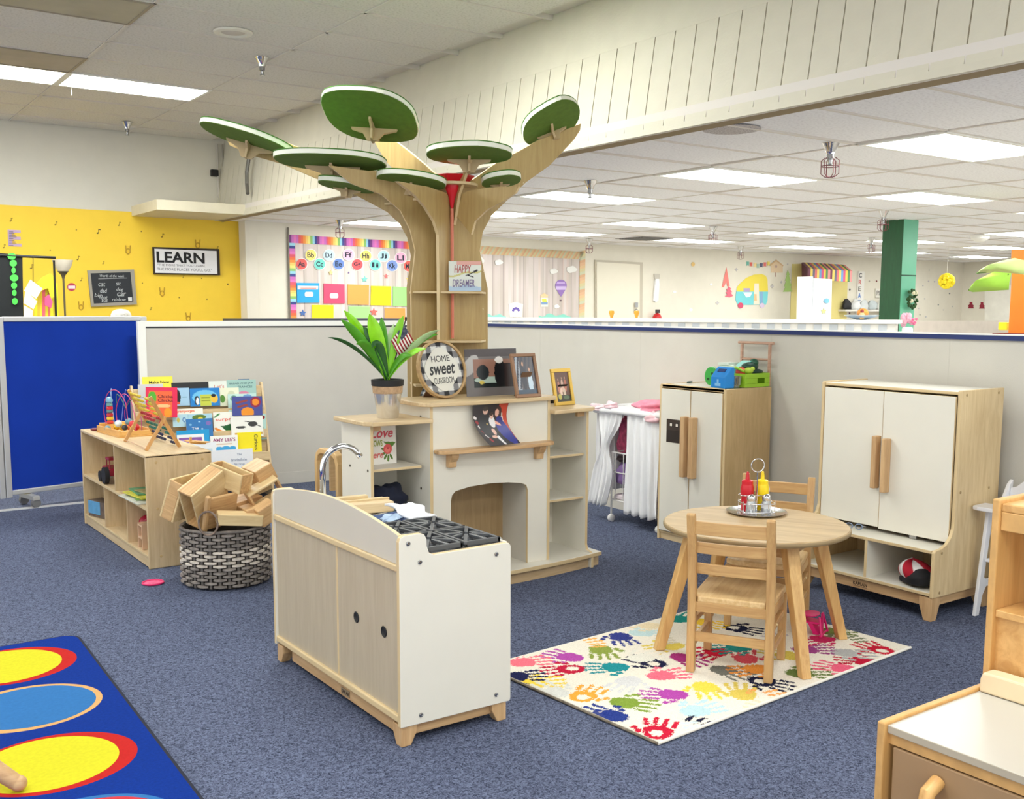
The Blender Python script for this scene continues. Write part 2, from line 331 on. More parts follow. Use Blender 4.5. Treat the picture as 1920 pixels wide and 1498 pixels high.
for x in LX:
    for y in LY+[LY[-1]+0.0]:
        if any(abs(x-a) < 0.1 and abs(y-c) < 0.1 for a, c, i, j in low_lights) or x > 21: continue
        if x > 12 and y < 5.4 or y < 1.0 and x > 8: continue
        o = bpy.data.objects.new('ceiling_tile', lm); COL.objects.link(o); o.parent = lc; o.location = (x, y, ZL+0.004); o.rotation_euler = (random.uniform(-.005, .005), random.uniform(-.003, .003), 0)
        if x < 5: o.scale = (0.99, 1, 1); o.location.x = x
ROWN = {0: 'nearest', 1: 'second', 2: 'third', 3: 'fourth', 4: 'last'}
COLN = ['in the row beside the panelled bulkhead', 'in the second row from the bulkhead', 'in the third row from the bulkhead', 'in the fourth row from the bulkhead', 'in the fifth row from the bulkhead', 'in the farthest row from the bulkhead']
for x, y, i, j in low_lights:
    vis = (i, j) in [(0, 0), (0, 1), (0, 2), (0, 3), (0, 4), (1, 1), (1, 3), (1, 4), (2, 1), (2, 3), (2, 4), (3, 2), (3, 3), (3, 4), (4, 3), (4, 4), (5, 4)]
    n = [q for q in LCOL.get(i, []) if (i, q) in [(0, 0), (0, 1), (0, 2), (0, 3), (0, 4), (1, 1), (1, 3), (1, 4), (2, 1), (2, 3), (2, 4), (3, 2), (3, 3), (3, 4), (4, 3), (4, 4), (5, 4)]]
    if vis:
        od = ['nearest', 'second', 'third', 'fourth', 'fifth'][n.index(j)] if n.index(j) < len(n)-1 or len(n) == 1 else 'farthest'
        fixture(x, y, ZL, 1.27, 0.61, LL, od+' lit ceiling panel '+COLN[i])
    else: fixture(x, y, ZL, 1.27, 0.61, LL, 'lit panel of the low ceiling outside the photo', 'low ceiling panels outside the photo')
# ---- soffit: battened bulkhead between both ceilings, leaning a little
SOFM = mat((208, 203, 186), 0.65, var=0.03, bump=0.12, bscale=60, name='bulkhead_board'); SOFG = mat((150, 132, 100), 0.8, var=0)
def sof(y, z, o=0.0): return (xsof(z)-o*0.988, y, z+o*0.152)
b = B(); b.prism([(y, z) for y, z in ((-2.5, ZL), (YW, ZL), (YW, ZU+0.05), (-2.5, ZU+0.05))], lambda a, c, t: sof(a, c, 0 if not t else -0.09))
so = tag(b.build('wall_bulkhead', SOFG), kind='structure')
b = B(); b.prism([(-2.5, 3.14), (YW, 3.14), (YW, ZU+0.04), (-2.5, ZU+0.04)], lambda a, c, t: sof(a, c, 0.012*t)); b.build('top_band', SOFM, so)
b = B(); b.prism([(-2.5, ZL-0.005), (YW, ZL-0.005), (YW, ZL+0.032), (-2.5, ZL+0.032)], lambda a, c, t: sof(a, c, 0.016*t)); b.build('bottom_trim', SOFM, so)
b = B(); w = 0.1745; b.prism([(0.004, ZL+0.032), (w-0.004, ZL+0.032), (w-0.004, 3.14), (0.004, 3.14)], lambda a, c, t: sof(a, c, 0.011*t)); bo = b.build('bulkhead_board', SOFM, so)
y = 4.457-w*22
while y < YW-0.05:
    o = bo.copy(); COL.objects.link(o); o.parent = so; o.location = (0, y, 0); y += w
bpy.data.objects.remove(bo)
b = B(); b.box(3.38, 4.43, 11.43, YW, 2.55, 2.66); tag(b.build('trim_3', mat((222, 214, 190), 0.6)), kind='structure')
# ---- doors
def wplate(w, pxs, off, t, m, name, parent=None, bevel=0):
    """flat outline on a wall from sight lines"""
    pts = [w.hit(x, y, off) for x, y in pxs]; b = B(); b.plate(pts, w.n, t); return b.build(name, m, parent, bevel=bevel)
DOOR = mat((196, 188, 172), 0.5, var=0.01)
d1 = tag(wplate(W2, [(1114, 487), (1203, 492), (1201, 760), (1115, 760)], 0.0, 0.03, DOOR, 'door_1'), kind='structure')
W1b = Wall((10.8, 13.02), (12.2, 13.21))
wplate(W2, [(1118, 491), (1199, 496), (1197, 760), (1119, 760)], 0.03, 0.012, mat((228, 222, 206), 0.5, var=0.01), 'leaf', d1)
p = W2.hit(1193, 583, 0.07); B().ball(p, 0.035).build('door_handle', STEEL, d1); B().box(p[0]-0.03, p[0]+0.03, p[1]-.01, p[1]+0.01, p[2]+0.06, p[2]+0.14).build('lock', STEEL, d1)
d2 = tag(wplate(W3, [(1848, 535), (1905, 535), (1905, 640), (1848, 640)], 0.0, 0.04, mat((240, 238, 230), 0.5), 'door_2'), kind='structure')
# ---- partitions
PANEL = mat((207, 203, 193), 0.8, var=0.02, bump=0.15, bscale=300, name='panel_fabric'); NAVY = mat((24, 44, 104), 0.5, var=0)
pr = tag(B().box(5.10, 5.14, 0.3, 8.05, 0.0, 1.349).build('wall_partition_right', PANEL), kind='structure')
B().box(5.085, 5.15, 0.3, 8.07, 1.349, 1.374).build('navy_rail', NAVY, pr); B().box(5.083, 5.145, 0.3, 8.07, 1.374, 1.381).build('cap', WHITE, pr)
for y in (8.05-1.22*k for k in range(1, 7)): B().box(5.0992, 5.10, y-0.002, y+0.002, 0.1, 1.345).build('seam', mat((204, 200, 190), 0.8), pr)
B().box(5.085, 5.10, 0.3, 8.05, 0, 0.09).build('base_rail', mat((205, 200, 190), 0.6), pr)
WL = Wall((2.30, 8.41), (5.05, 8.11))
LPAN = mat((202, 198, 190), 0.8, var=0.02, bump=0.15, bscale=300, name='panel_fabric_grey')
pl = wallslab(WL, 'wall_partition_left', 0, 1.35, 0.06, t=0.05, m=LPAN)
for nm, u0, u1, z0, z1, m, o in (('cap', 0.0, WL.len, 1.352, 1.395, WHITE, 0.01), ('dark_line', 0.06, WL.len, 1.34, 1.352, DARKM, 0.003), ('side_rail', 0.0, 0.06, 0, 1.352, WHITE, 0.01), ('base_rail', 0.06, WL.len, 0.0, 0.1, mat((205, 201, 193), 0.7), 0.006)):
    b = B(); b.plate([WL.P(u0, z0, o), WL.P(u1, z0, o), WL.P(u1, z1, o), WL.P(u0, z1, o)], -WL.n, 0.07); b.build(nm, m, pl)
# things on the wall near the corner
c = thing('conduit', 'pair of thin grey pipes down the corner above the ledge', 'pipe')
B().tube([(4.40, 12.38, 3.45), (4.40, 12.38, 2.85), (4.40, 12.37, 2.66)], 0.012).build('pipe', mat((190, 184, 174), 0.5), c); B().tube([(4.46, 12.36, 3.45), (4.46, 12.36, 2.66)], 0.010).build('pipe', mat((150, 144, 134), 0.5), c)
tag(B().tube([(4.43, 11.27, 3.46), (4.37, 11.27, 3.2), (4.34, 11.29, 3.0), (4.33, 11.27, 2.87), (4.31, 11.20, 2.76)], 0.022).build('cable', mat((120, 118, 112), 0.4, 0.4)), 'loose grey flexible cable hanging down the bulkhead', 'cable')
q = WY.hit(401, 323); tag(B().box(q[0]-0.045, q[0]+0.045, YW-0.05, YW, q[2]-0.05, q[2]+0.03).build('sensor_box', BLACK, bevel=0.008), 'small black box on the wall beside the corner pipes', 'sensor')
# sprinklers
def sprinkler(p, cage, label):
    t = thing('sprinkler', label, 'sprinkler', p)
    B().lathe([(0.055, 0), (0.05, -0.012), (0.03, -0.05), (0.026, -0.07)], 16).build('escutcheon', CHROME, t, smooth='auto')
    B().lathe([(0.022, -0.07), (0.022, -0.10), (0.014, -0.105), (0.012, -0.13), (0.02, -0.135), (0.02, -0.14)], 12).build('head', STEEL, t, smooth='auto')
    if cage:
        b = B()
        for k in range(6):
            a = math.pi*k/3; b.tube([(0.03*math.cos(a), 0.03*math.sin(a), -0.09), (0.055*math.cos(a), 0.055*math.sin(a), -0.11), (0.055*math.cos(a), 0.055*math.sin(a), -0.19), (0.03*math.cos(a), 0.03*math.sin(a), -0.21), (0, 0, -0.212)], 0.0028, 5)
        b.tube([(0.056*math.cos(k*math.pi/8), 0.056*math.sin(k*math.pi/8), -0.145) for k in range(16)], 0.0028, 5, closed=True); b.build('cage', mat((120, 60, 70), 0.4, 0.5), t)
    return t
for px, py, z, cg, lb in ((491, 108, ZU, 0, 'chrome sprinkler in the high ceiling nearest the tree'), (238, 229, ZU, 0, 'chrome sprinkler in the high ceiling near the yellow wall'),
    (1558, 268, ZL, 1, 'caged sprinkler, the nearest one under the low ceiling'), (1107, 339, ZL, 0, 'plain chrome sprinkler between the two panels right of the tree'), (1657, 395, ZL, 1, 'caged sprinkler beside the top of the green column'),
    (1337, 425, ZL, 1, 'caged sprinkler above the camper picture, amid four lit panels'), (637, 413, ZL, 1, 'caged sprinkler above the alphabet bulletin board'), (1105, 448, ZL, 1, 'caged sprinkler in front of the closed white door'),
    (1389, 462, ZL, 1, 'farthest caged sprinkler, close to the back wall'), (1634, 446, ZL, 1, 'caged sprinkler left of the green column beyond the caged one')):
    sprinkler(at_z(px, py, z), cg, lb)
t = thing('smoke_detector', 'round white smoke detector on the low ceiling at far right', 'smoke detector', at_z(1838, 441, ZL)); B().lathe([(0.13, 0), (0.12, -0.05), (0.05, -0.09), (0, -0.09)], 20).build('housing', WHITE, t, smooth='auto')
t = thing('ceiling_speaker', 'round white speaker flush in the high ceiling', 'speaker', at_z(437, 60, ZU))
B().lathe([(0.14, 0), (0.135, -0.012), (0.10, -0.016), (0.09, -0.004), (0, -0.004)], 32).build('ring', mat((225, 222, 212), 0.5), t, smooth='auto'); B().lathe([(0.085, -0.004), (0.05, -0.012), (0, -0.014)], 24).build('grille', mat((205, 198, 190), 0.7), t, smooth='auto')
tag(B().tube([at_z(134, 164, ZU), at_z(134, 164, ZU)+np.array([0, 0, -0.07])], 0.004).build('string', WHITE), 'short white string hanging from the ceiling below the lit panel', 'string')

p = at_z(1372, 243, ZL); t = thing('stained_patch', 'grey speckled round patch on the low ceiling against the bulkhead', 'stain', (p[0], p[1], ZL)); B().lathe([(0, -0.0005), (0.17, -0.0005), (0.17, 0.001), (0, 0.001)], 28).build('patch', speck((196, 190, 190), (120, 112, 110), 90), t)
p = at_z(1207, 447, ZL); t = thing('ceiling_vent', 'dark square ceiling vent between two far panels above the white door', 'vent', (p[0], p[1], ZL)); B().box(-0.3, 0.3, -0.3, 0.3, -0.006, 0.0).build('frame', mat((150, 146, 146), 0.5), t)
for k in range(9): B().box(-0.27, 0.27, -0.27+0.06*k, -0.245+0.06*k, -0.014, -0.005).build('slat', mat((110, 108, 108), 0.5), t)
# ================================================================== play stove and sink unit
t = thing('play_kitchen_unit', 'cream toy stove and sink unit seen from its plywood back, on maple feet', 'play kitchen', (1.64, 2.98, 0))
X1, Y1 = 0.46, 1.11
def endp(y0, y1):
    pts = [(0, 0.072), (X1-0.004, 0.07), (X1, 0.08), (X1, 0.651), (0.452, 0.662), (0.44, 0.666), (0.135, 0.664), (0.118, 0.672), (0.109, 0.697), (0.108, 0.722), (0.1, 0.737), (0.085, 0.744), (0.02, 0.744), (0.005, 0.737), (0, 0.722)]
    return B().py(pts, y0, y1, 0, 1)
for y0 in (0.0, Y1-0.02):
    e = endp(y0, y0+0.02).build('end_panel', [LAM, BEDGE], t, bevel=0.003)
    if y0 == 0:
        for x, z in ((0.035, 0.715), (0.08, 0.645), (0.395, 0.63), (0.395, 0.108), (0.08, 0.104)):
            B().lathe([(0.008, 0), (0.008, 0.003), (0.005, 0.004), (0.0035, 0.001), (0, 0.001)], 12).build('bolt', STEEL, e).rotation_euler = (math.pi/2, 0, 0)
            COL.objects[-1].location = (x, -0.0005, z)
arc = [(0.02, 0.64)]+[(0.02+(Y1-0.04)*s, 0.742+0.052*math.sin(math.pi*min(1, s*1.0))**0.9) for s in [k/20 for k in range(21)]]+[(Y1-0.02, 0.64)]
B().px(arc, 0.008, 0.024, 0, 1).build('backsplash', [mat((205, 198, 184), 0.5, var=0.01), BEDGE], t, bevel=0.002)
B().box(0.0, 0.03, 0.02, Y1-0.02, 0.615, 0.64).build('back_rail', BEDGE, t, bevel=0.006, seg=3)
B().box(0.0, 0.03, 0.02, Y1-0.02, 0.085, 0.112).build('back_rail', BEDGE, t, bevel=0.006, seg=3)
B().box(0.010, 0.026, 0.498, 0.512, 0.112, 0.615).build('stile', BEDGE, t, bevel=0.003)
B().box(0.012, 0.018, 0.02, 0.498, 0.112, 0.615).build('back_panel', BACKBIRCH, t); B().box(0.012, 0.018, 0.512, Y1-0.02, 0.112, 0.615).build('back_panel', BACKBIRCH, t)
b = B()
for y, z in ((0.346, 0.377), (0.134, 0.378)):
    q = B().lathe([(0.019, -0.0005), (0.021, 0.0015), (0.018, 0.003), (0.015, 0.001), (0, 0.001)], 20).build('grommet', [BLACK], t, smooth='auto'); q.rotation_euler = (0, -math.pi/2, 0); q.location = (0.0115, y, z)
B().box(0.10, X1-0.005, 0.02, Y1-0.02, 0.60, 0.622, 0, 1).build('worktop', [LAM, BEDGE], t)
B().box(X1-0.02, X1-0.004, 0.02, 0.55, 0.56, 0.665).build('front_rail', LAM, t); B().box(X1-0.02, X1-0.004, 0.55, Y1-0.02, 0.11, 0.60).build('front_panel', LAM, t)
B().box(X1-0.02, X1-0.004, 0.02, 0.55, 0.12, 0.55).build('oven_door', LAM, t, bevel=0.003)
B().box(0.02, X1-0.02, 0.02, Y1-0.02, 0.09, 0.105).build('bottom_panel', BEDGE, t)
for k in range(4):
    q = B().lathe([(0.014, 0), (0.014, 0.012), (0.008, 0.018), (0, 0.018)], 14).build('knob', mat((170, 170, 168), 0.3, 0.4), t, smooth='auto'); q.rotation_euler = (0, math.pi/2, 0); q.location = (X1-0.004, 0.08+0.12*k, 0.655)
# plinth
b = B(); b.box(0.028, 0.05, 0.1, 0.99, 0.022, 0.075); b.build('plinth_rail', MAPLEY, t, bevel=0.003); B().box(0.41, 0.43, 0.1, 0.99, 0.022, 0.075).build('plinth_rail', MAPLEY, t, bevel=0.003)
for y in (0.03, 1.06): B().box(0.06, 0.41, y-0.005, y+0.017, 0.028, 0.075).build('plinth_rail', MAPLEX, t, bevel=0.003)
for cx, sx in ((0.0, 1), (0.45, -1)):
    for cy, sy in ((0.0, 1), (1.10, -1)):
        b = B()
        def F(w, z): return [(cx+sx*0.006, cy+sy*0.006, z), (cx+sx*(0.006+w), cy+sy*0.006, z), (cx+sx*(0.006+w), cy+sy*(0.006+w), z), (cx+sx*0.006, cy+sy*(0.006+w), z)]
        b.add(F(0.062, 0.075)+F(0.062, 0.045)+F(0.038, 0.0), [(0, 1, 2, 3), (0, 4, 5, 1), (1, 5, 6, 2), (2, 6, 7, 3), (3, 7, 4, 0), (4, 8, 9, 5), (5, 9, 10, 6), (6, 10, 11, 7), (7, 11, 8, 4), (8, 11, 10, 9)])
        b.build('foot', MAPLEZ, t, bevel=0.003)
B().box(0.0255, 0.0285, 0.445, 0.515, 0.032, 0.058).build('maker_plate', mat((150, 130, 104), 0.5), t)
text('KAPLAN', (0.0253, 0.48, 0.045), (0, -1, 0), (0, 0, 1), 0.06, 0.014, mat((70, 50, 35), 0.6, var=0), 'maker_lettering', t, bold=0.02)
# hob with grates
h = B().box(0.115, 0.44, 0.03, 0.50, 0.622, 0.655).build('hob', DARKM, t)
for gi, (gx, gy) in enumerate(((0.125, 0.035), (0.285, 0.035), (0.125, 0.27), (0.285, 0.27))):
    b = B(); w, l, z0, z1 = 0.152, 0.225, 0.664, 0.682
    for q in ((0, w, 0, 0.012), (0, w, l-0.012, l), (0, 0.012, 0, l), (w-0.012, w, 0, l)): b.box(gx+q[0], gx+q[1], gy+q[2], gy+q[3], z0, z1)
    for k in range(8):
        a = math.pi*k/4+0.2; rx, ry = w/2, l/2; s = min(rx/abs(math.cos(a)+1e-9), ry/abs(math.sin(a)+1e-9)); cx, cy = gx+rx, gy+ry
        p0 = np.array([cx+0.02*math.cos(a), cy+0.02*math.sin(a), 0.680]); p1 = np.array([cx+s*math.cos(a), cy+s*math.sin(a), 0.676]); d = (p1-p0)/np.linalg.norm(p1-p0); b.obox((p0+p1)/2, (d, np.cross((0, 0, 1), d), (0, 0, 1)), (np.linalg.norm(p1-p0)/2, 0.007, 0.006))
    b.lathe([(0.03, 0.655), (0.03, 0.667), (0.02, 0.672), (0, 0.672)], 16, (gx+w/2, gy+l/2, 0)); b.build('grate', mat((88, 90, 94), 0.4, 0.2, var=0.03), t, bevel=0.002)
# sink basin, faucet
b = B(); x0, x1, y0, y1 = 0.15, 0.42, 0.66, 1.0
b.box(x0, x1, y0, y0+0.02, 0.615, 0.632); b.box(x0, x1, y1-0.02, y1, 0.615, 0.632); b.box(x0, x0+0.02, y0, y1, 0.615, 0.632); b.box(x1-0.02, x1, y0, y1, 0.615, 0.632); b.box(x0+0.02, x1-0.02, y0+0.02, y1-0.02, 0.623, 0.626)
b.build('sink_basin', mat((238, 238, 234), 0.25), t, bevel=0.004)
f = B(); cx, cy = 0.11, 0.83
f.lathe([(0.030, 0.622), (0.030, 0.690), (0.026, 0.695), (0.0, 0.695)], 20, (cx, cy, 0)); fa = f.build('faucet', CHROME, t, smooth='auto')
pts = [(cx, cy, 0.69), (cx, cy, 0.855)]+[(cx+(0.08-0.08*math.cos(a))*0.97, cy-(0.08-0.08*math.cos(a))*0.35, 0.855+0.09*math.sin(a)) for a in [k*math.pi/12 for k in range(1, 11)]]
B().tube(pts, 0.0125, 14).build('spout', CHROME, fa, smooth=True)
B().tube([(cx, cy, 0.665), (cx-0.02, cy+0.05, 0.665), (cx-0.02, cy+0.05, 0.75)], 0.009, 10).build('faucet_handle', CHROME, fa, smooth='auto')
# towel and cutting block on the counter
def cloth(name, pts, th, m, lab, cat, seed=0, amp=0.008, nx=26, ny=18):
    """soft sheet over four corners with random folds"""
    r = np.random.default_rng(seed); P = [np.array(p, float) for p in pts]; vs = []; ph = r.uniform(0, 6, 6)
    for j in range(ny):
        for i in range(nx):
            u, v = i/(nx-1), j/(ny-1); p = P[0]*(1-u)*(1-v)+P[1]*u*(1-v)+P[2]*u*v+P[3]*(1-u)*v
            hgt = amp*(1+math.sin(7*u+ph[0]+3*v)+0.7*math.sin(11*v+ph[1]-4*u)+0.4*math.sin(19*u+ph[2])) ; vs.append(p+np.array([0.01*math.sin(9*v+ph[3]), 0.01*math.sin(8*u+ph[4]), hgt*(0.4+0.6*math.sin(math.pi*u)*math.sin(math.pi*v))]))
    fs = [(j*nx+i, j*nx+i+1, (j+1)*nx+i+1, (j+1)*nx+i) for j in range(ny-1) for i in range(nx-1)]
    b = B(); b.add(vs, fs); o = b.build(name, m, smooth=True); d = o.modifiers.new('t', 'SOLIDIFY'); d.thickness = th; d.offset = 1
    return tag(o, lab, cat) if lab else o
ct = thing('kitchen_towel', 'crumpled blue and white towel beside the stove grates', 'towel', (0, 0, 0))
o = cloth('towel_body', [(1.84, 3.50, 0.645), (2.03, 3.50, 0.645), (2.08, 3.72, 0.645), (1.90, 3.74, 0.645)], 0.012, mat((48, 72, 118), 0.9, var=0.15, scale=14), None, None, 3, 0.008); o.parent = ct
o = cloth('white_end', [(1.98, 3.51, 0.665), (2.095, 3.50, 0.66), (2.13, 3.72, 0.675), (2.02, 3.77, 0.675)], 0.01, mat((225, 226, 232), 0.9, var=0.04), None, None, 5, 0.009); o.parent = ct
o = cloth('pale_print', [(1.88, 3.54, 0.668), (1.97, 3.54, 0.668), (1.98, 3.61, 0.670), (1.91, 3.62, 0.670)], 0.002, mat((170, 190, 215), 0.9, var=0.1), None, None, 8, 0.008); o.parent = ct
t2 = thing('ribbed_block', 'pale wooden ribbed block lying on the sink side of the stove unit', 'block', (1.98, 3.93, 0.634), -0.1)
B().box(-0.12, 0.13, -0.06, 0.07, 0, 0.045).build('block_body', BIRCHX, t2, bevel=0.006); B().box(-0.12, 0.13, -0.005, 0.015, 0.045, 0.052).build('rib', BEDGE, t2); B().box(-0.12, 0.05, 0.04, 0.07, 0.045, 0.062).build('rib', BEDGE, t2, bevel=0.004)
# ================================================================== fireplace unit
t = thing('play_fireplace', 'cream toy fireplace and mantel with open shelf towers on both sides', 'play fireplace', (0, 0, 0))
yf, yb = 4.57, 4.93
ctr = (2.37+3.85)/2
def bow(x, d, s=0.74): return -d*(1-((x-ctr)/s)**2)
n = 16
pts = [(2.36+(3.86-2.36)*k/n, yf-0.02+min(0, bow(2.36+1.5*k/n, 0.07))) for k in range(n+1)]+[(3.86, yb), (2.36, yb)]
B().pz(pts, 0.062, 0.085, 0, 1).build('base_board', [LAM, BEDGE], t, bevel=0.003)
pts2 = [(x, y+0.03) if y < 4.9 else (x, y) for x, y in pts]; B().pz(pts2, 0.0, 0.062).build('plinth', wood((212, 186, 148), (196, 168, 128), 'x', name='birch'), t)
op = [(2.831, 0.085), (2.831, 0.49), (2.838, 0.52), (2.86, 0.541), (2.95, 0.556), (3.08, 0.562), (3.20, 0.556), (3.29, 0.543), (3.322, 0.53), (3.334, 0.50), (3.334, 0.085)]
B().py([(2.715, 0.085)]+op+[(3.465, 0.085), (3.465, 0.995), (2.715, 0.995)], yf, yf+0.018, 0, 1).build('front_panel', [LAM, BEDGE], t, bevel=0.002)
for x in (2.702, 3.465): B().box(x, x+0.018, yf-0.004, yb, 0.085, 0.998, 0, 1).build('side_panel', [LAM, BEDGE], t)
B().box(2.72, 3.465, 4.82, 4.832, 0.085, 0.95).build('firebox_back', wood((168, 142, 104), (150, 124, 88), 'z', name='firebox_ply'), t)
for x in (2.826, 3.342): B().box(x-0.006, x+0.006, yf+0.018, 4.82, 0.085, 0.6, 0, 1).build('firebox_side', [mat((200, 196, 186), 0.5), BEDGE], t)
B().box(2.72, 3.465, yf+0.02, yb, 0.6, 0.615).build('firebox_top', LAM, t)
pts = [(2.655, yb), (2.655, yf+0.03), (2.68, yf-0.015)]+[(2.70+0.80*k/10, yf-0.035-0.02*math.sin(math.pi*k/10)) for k in range(11)]+[(3.515, yf-0.01), (3.52, yf+0.03), (3.52, yb)]
B().pz(pts, 0.998, 1.02).build('mantel_top', BIRCHX, t, bevel=0.005, seg=3)
pts = [(2.725, yf)]+[(2.725, yf-0.05), (2.745, yf-0.075)]+[(2.77+0.65*k/10, yf-0.082-0.03*math.sin(math.pi*k/10)) for k in range(11)]+[(3.46, yf-0.07), (3.475, yf-0.05), (3.475, yf)]
B().pz(pts, 0.752, 0.772).build('mantel_shelf', MAPLEX, t, bevel=0.005, seg=3)
for x in (2.80, 3.37):
    prof = [(yf, 0.675), (yf-0.035, 0.675), (yf-0.038, 0.705), (yf-0.055, 0.722), (yf-0.062, 0.735), (yf-0.062, 0.752), (yf, 0.752)]
    B().px(prof, x, x+0.045).build('bracket', MAPLEZ, t, bevel=0.003)
for side, xa, xb in (('l', 2.375, 2.70), ('r', 3.485, 3.79)):
    xo = xa if side == 'l' else xb-0.018
    prof = [(yf-0.03, 0.0), (yf-0.03, 0.075), (yf-0.012, 0.092), (yf+0.02, 0.1), (yf+0.03, 0.13), (yf+0.03, 0.915), (yb, 0.915), (yb, 0.0)]
    B().px(prof, xo, xo+0.018, 0, 1).build('end_panel', [LAM, BEDGE], t, bevel=0.002)
    B().box(xa+0.018 if side == 'l' else xa, xb if side == 'l' else xb-0.018, yb-0.012, yb, 0.085, 0.915).build('back_panel', LAM, t)
    if side == 'r': B().box(xa, xa+0.06, yb-0.03, yb-0.012, 0.085, 0.915).build('back_strip', BIRCH, t)
    for z in ((0.675,) if side == 'l' else (0.40, 0.655)): B().box(xa+0.005, xb-0.018, yf+0.05, yb-0.012, z, z+0.014, 0, 1).build('shelf', [LAM, BEDGE], t, bevel=0.002)
    e = 0.045
    pts = [(xa-e, yb), (xa-e, yf+0.02), (xa-e+0.03, yf-0.02), (xa-0.02, yf-0.035), (xb, yf-0.045), (xb, yb)] if side == 'l' else [(xa, yb), (xa, yf-0.045), (xb+e-0.05, yf-0.01), (xb+e-0.01, yf+0.02), (xb+e, yf+0.06), (xb+e, yb)]
    B().pz(pts, 0.918, 0.94).build('tower_top', BIRCHX, t, bevel=0.005, seg=3)
    b = B(); b.box(xo-0.05 if side == 'r' else xo+0.018, xo if side == 'r' else xo+0.07, yf+0.05, yf+0.07, 0.885, 0.915); b.build('cleat', MAPLEX, t)
for x, y, z in ((2.375, 4.63, 0.685), (2.375, 4.83, 0.687), (2.702, 4.66, 0.94), (2.702, 4.66, 0.56)):
    q = B().lathe([(0.007, 0), (0.007, 0.002), (0, 0.003)], 10).build('bolt', mat((90, 85, 75), 0.4, 0.5), t); q.rotation_euler = (0, -math.pi/2, 0); q.location = (x, y, z)
# ---- potted plant
P0 = np.array([2.53, 4.70, 0.94])
t = thing('potted_plant', 'leafy green artificial plant in a silver pot on the left tower', 'plant', P0)
B().lathe([(0.052, 0), (0.055, 0.004), (0.072, 0.13), (0.0745, 0.13), (0.078, 0.185), (0.0, 0.185)], 32).build('pot', mat((226, 226, 226), 0.2, 0.85, var=0.03), t, smooth='auto')
B().lathe([(0.0735, 0.128), (0.076, 0.13), (0.079, 0.166), (0.0765, 0.168)], 32).build('burlap_band', mat((184, 152, 118), 0.9, var=0.2, scale=60, bump=0.4), t, smooth='auto')
B().lathe([(0.078, 0.166), (0.083, 0.168), (0.085, 0.198), (0.080, 0.199), (0.078, 0.19), (0, 0.188)], 32).build('inner_pot', BLACK, t, smooth='auto')
def leafm(c, tr):
    m, nt, b_ = newmat('leaf'); b_.inputs['Base Color'].default_value = lin(c)+(1,); b_.inputs['Roughness'].default_value = 0.35
    b_.inputs['Subsurface Weight'].default_value = 0; return m
LG = [mat(c, 0.35, var=0.12, scale=20, name='leaf') for c in ((150, 226, 24), (84, 160, 36), (44, 96, 42), (140, 214, 50), (176, 208, 150))]
# endpoints as (right, up, toward camera) offsets in metres from the crown, seen from the room
R2 = VR.copy(); R2[2] = 0; R2 /= np.linalg.norm(R2); T2 = -VF.copy(); T2[2] = 0; T2 /= np.linalg.norm(T2); UPV = np.array([0, 0, 1.0])
def leaf(end, w, m, sag=0.03, twist=0.0, c0=(0, 0.195, 0), mid=0.55):
    a = R2*c0[0]+UPV*c0[1]+T2*c0[2]; e = R2*end[0]+UPV*(end[1])+T2*end[2]; b = B(); N = 12; vs = []
    k = a*(1-mid)+e*mid+UPV*(0.05+sag)
    for i in range(N+1):
        s = i/N; p = a*(1-s)**2+k*2*s*(1-s)+e*s*s; d = (k-a)*(1-s)+(e-k)*s; d /= np.linalg.norm(d)
        side = np.cross(d, T2); side /= np.linalg.norm(side)+1e-9; q = side*math.cos(twist)+np.cross(side, d)*math.sin(twist)
        ww = 1.3*w*(0.25+1.1*s)*(1-s**2.6) if s > 0 else w*0.3; nn = np.cross(q, d)*ww*0.35
        vs += [p-q*ww+nn, p, p+q*ww+nn]
    fs = [(i*3+j, i*3+j+1, i*3+3+j+1, i*3+3+j) for i in range(N) for j in (0, 1)]
    b.add(vs, fs); o = b.build('leaf', m, t, smooth=True); d = o.modifiers.new('t', 'SOLIDIFY'); d.thickness = 0.0012; return o
S = 1/340.0   # metres per pixel at the plant
for ex, ey, ez, w, mi, sg, tw in ((-75, -124, 0.0, 0.030, 0, 0.02, 0.2), (-78, -108, 0.04, 0.032, 1, 0.03, 0.4), (-100, -77, 0.05, 0.016, 2, 0.05, 0.7), (-28, -118, 0.05, 0.042, 0, 0.0, 0.0), (-10, -112, -0.02, 0.03, 1, 0.0, 0.3), (30, -115, 0.02, 0.024, 3, 0.03, -0.2),
    (10, -100, -0.05, 0.026, 4, 0.0, 0.5), (92, -90, 0.0, 0.022, 4, 0.05, -0.7), (88, -82, -0.04, 0.022, 1, 0.05, 0.5), (70, -58, 0.06, 0.024, 3, 0.02, 0.8), (-50, -66, 0.09, 0.034, 1, 0.08, 0.5), (-22, -60, 0.10, 0.03, 2, 0.10, -0.2), (-40, -95, 0.03, 0.03, 2, 0.02, -0.3), (45, -45, 0.07, 0.02, 1, 0.04, 0.6)):
    leaf((ex*S, 0.188-ey*S, ez), w, LG[mi], sg, tw)
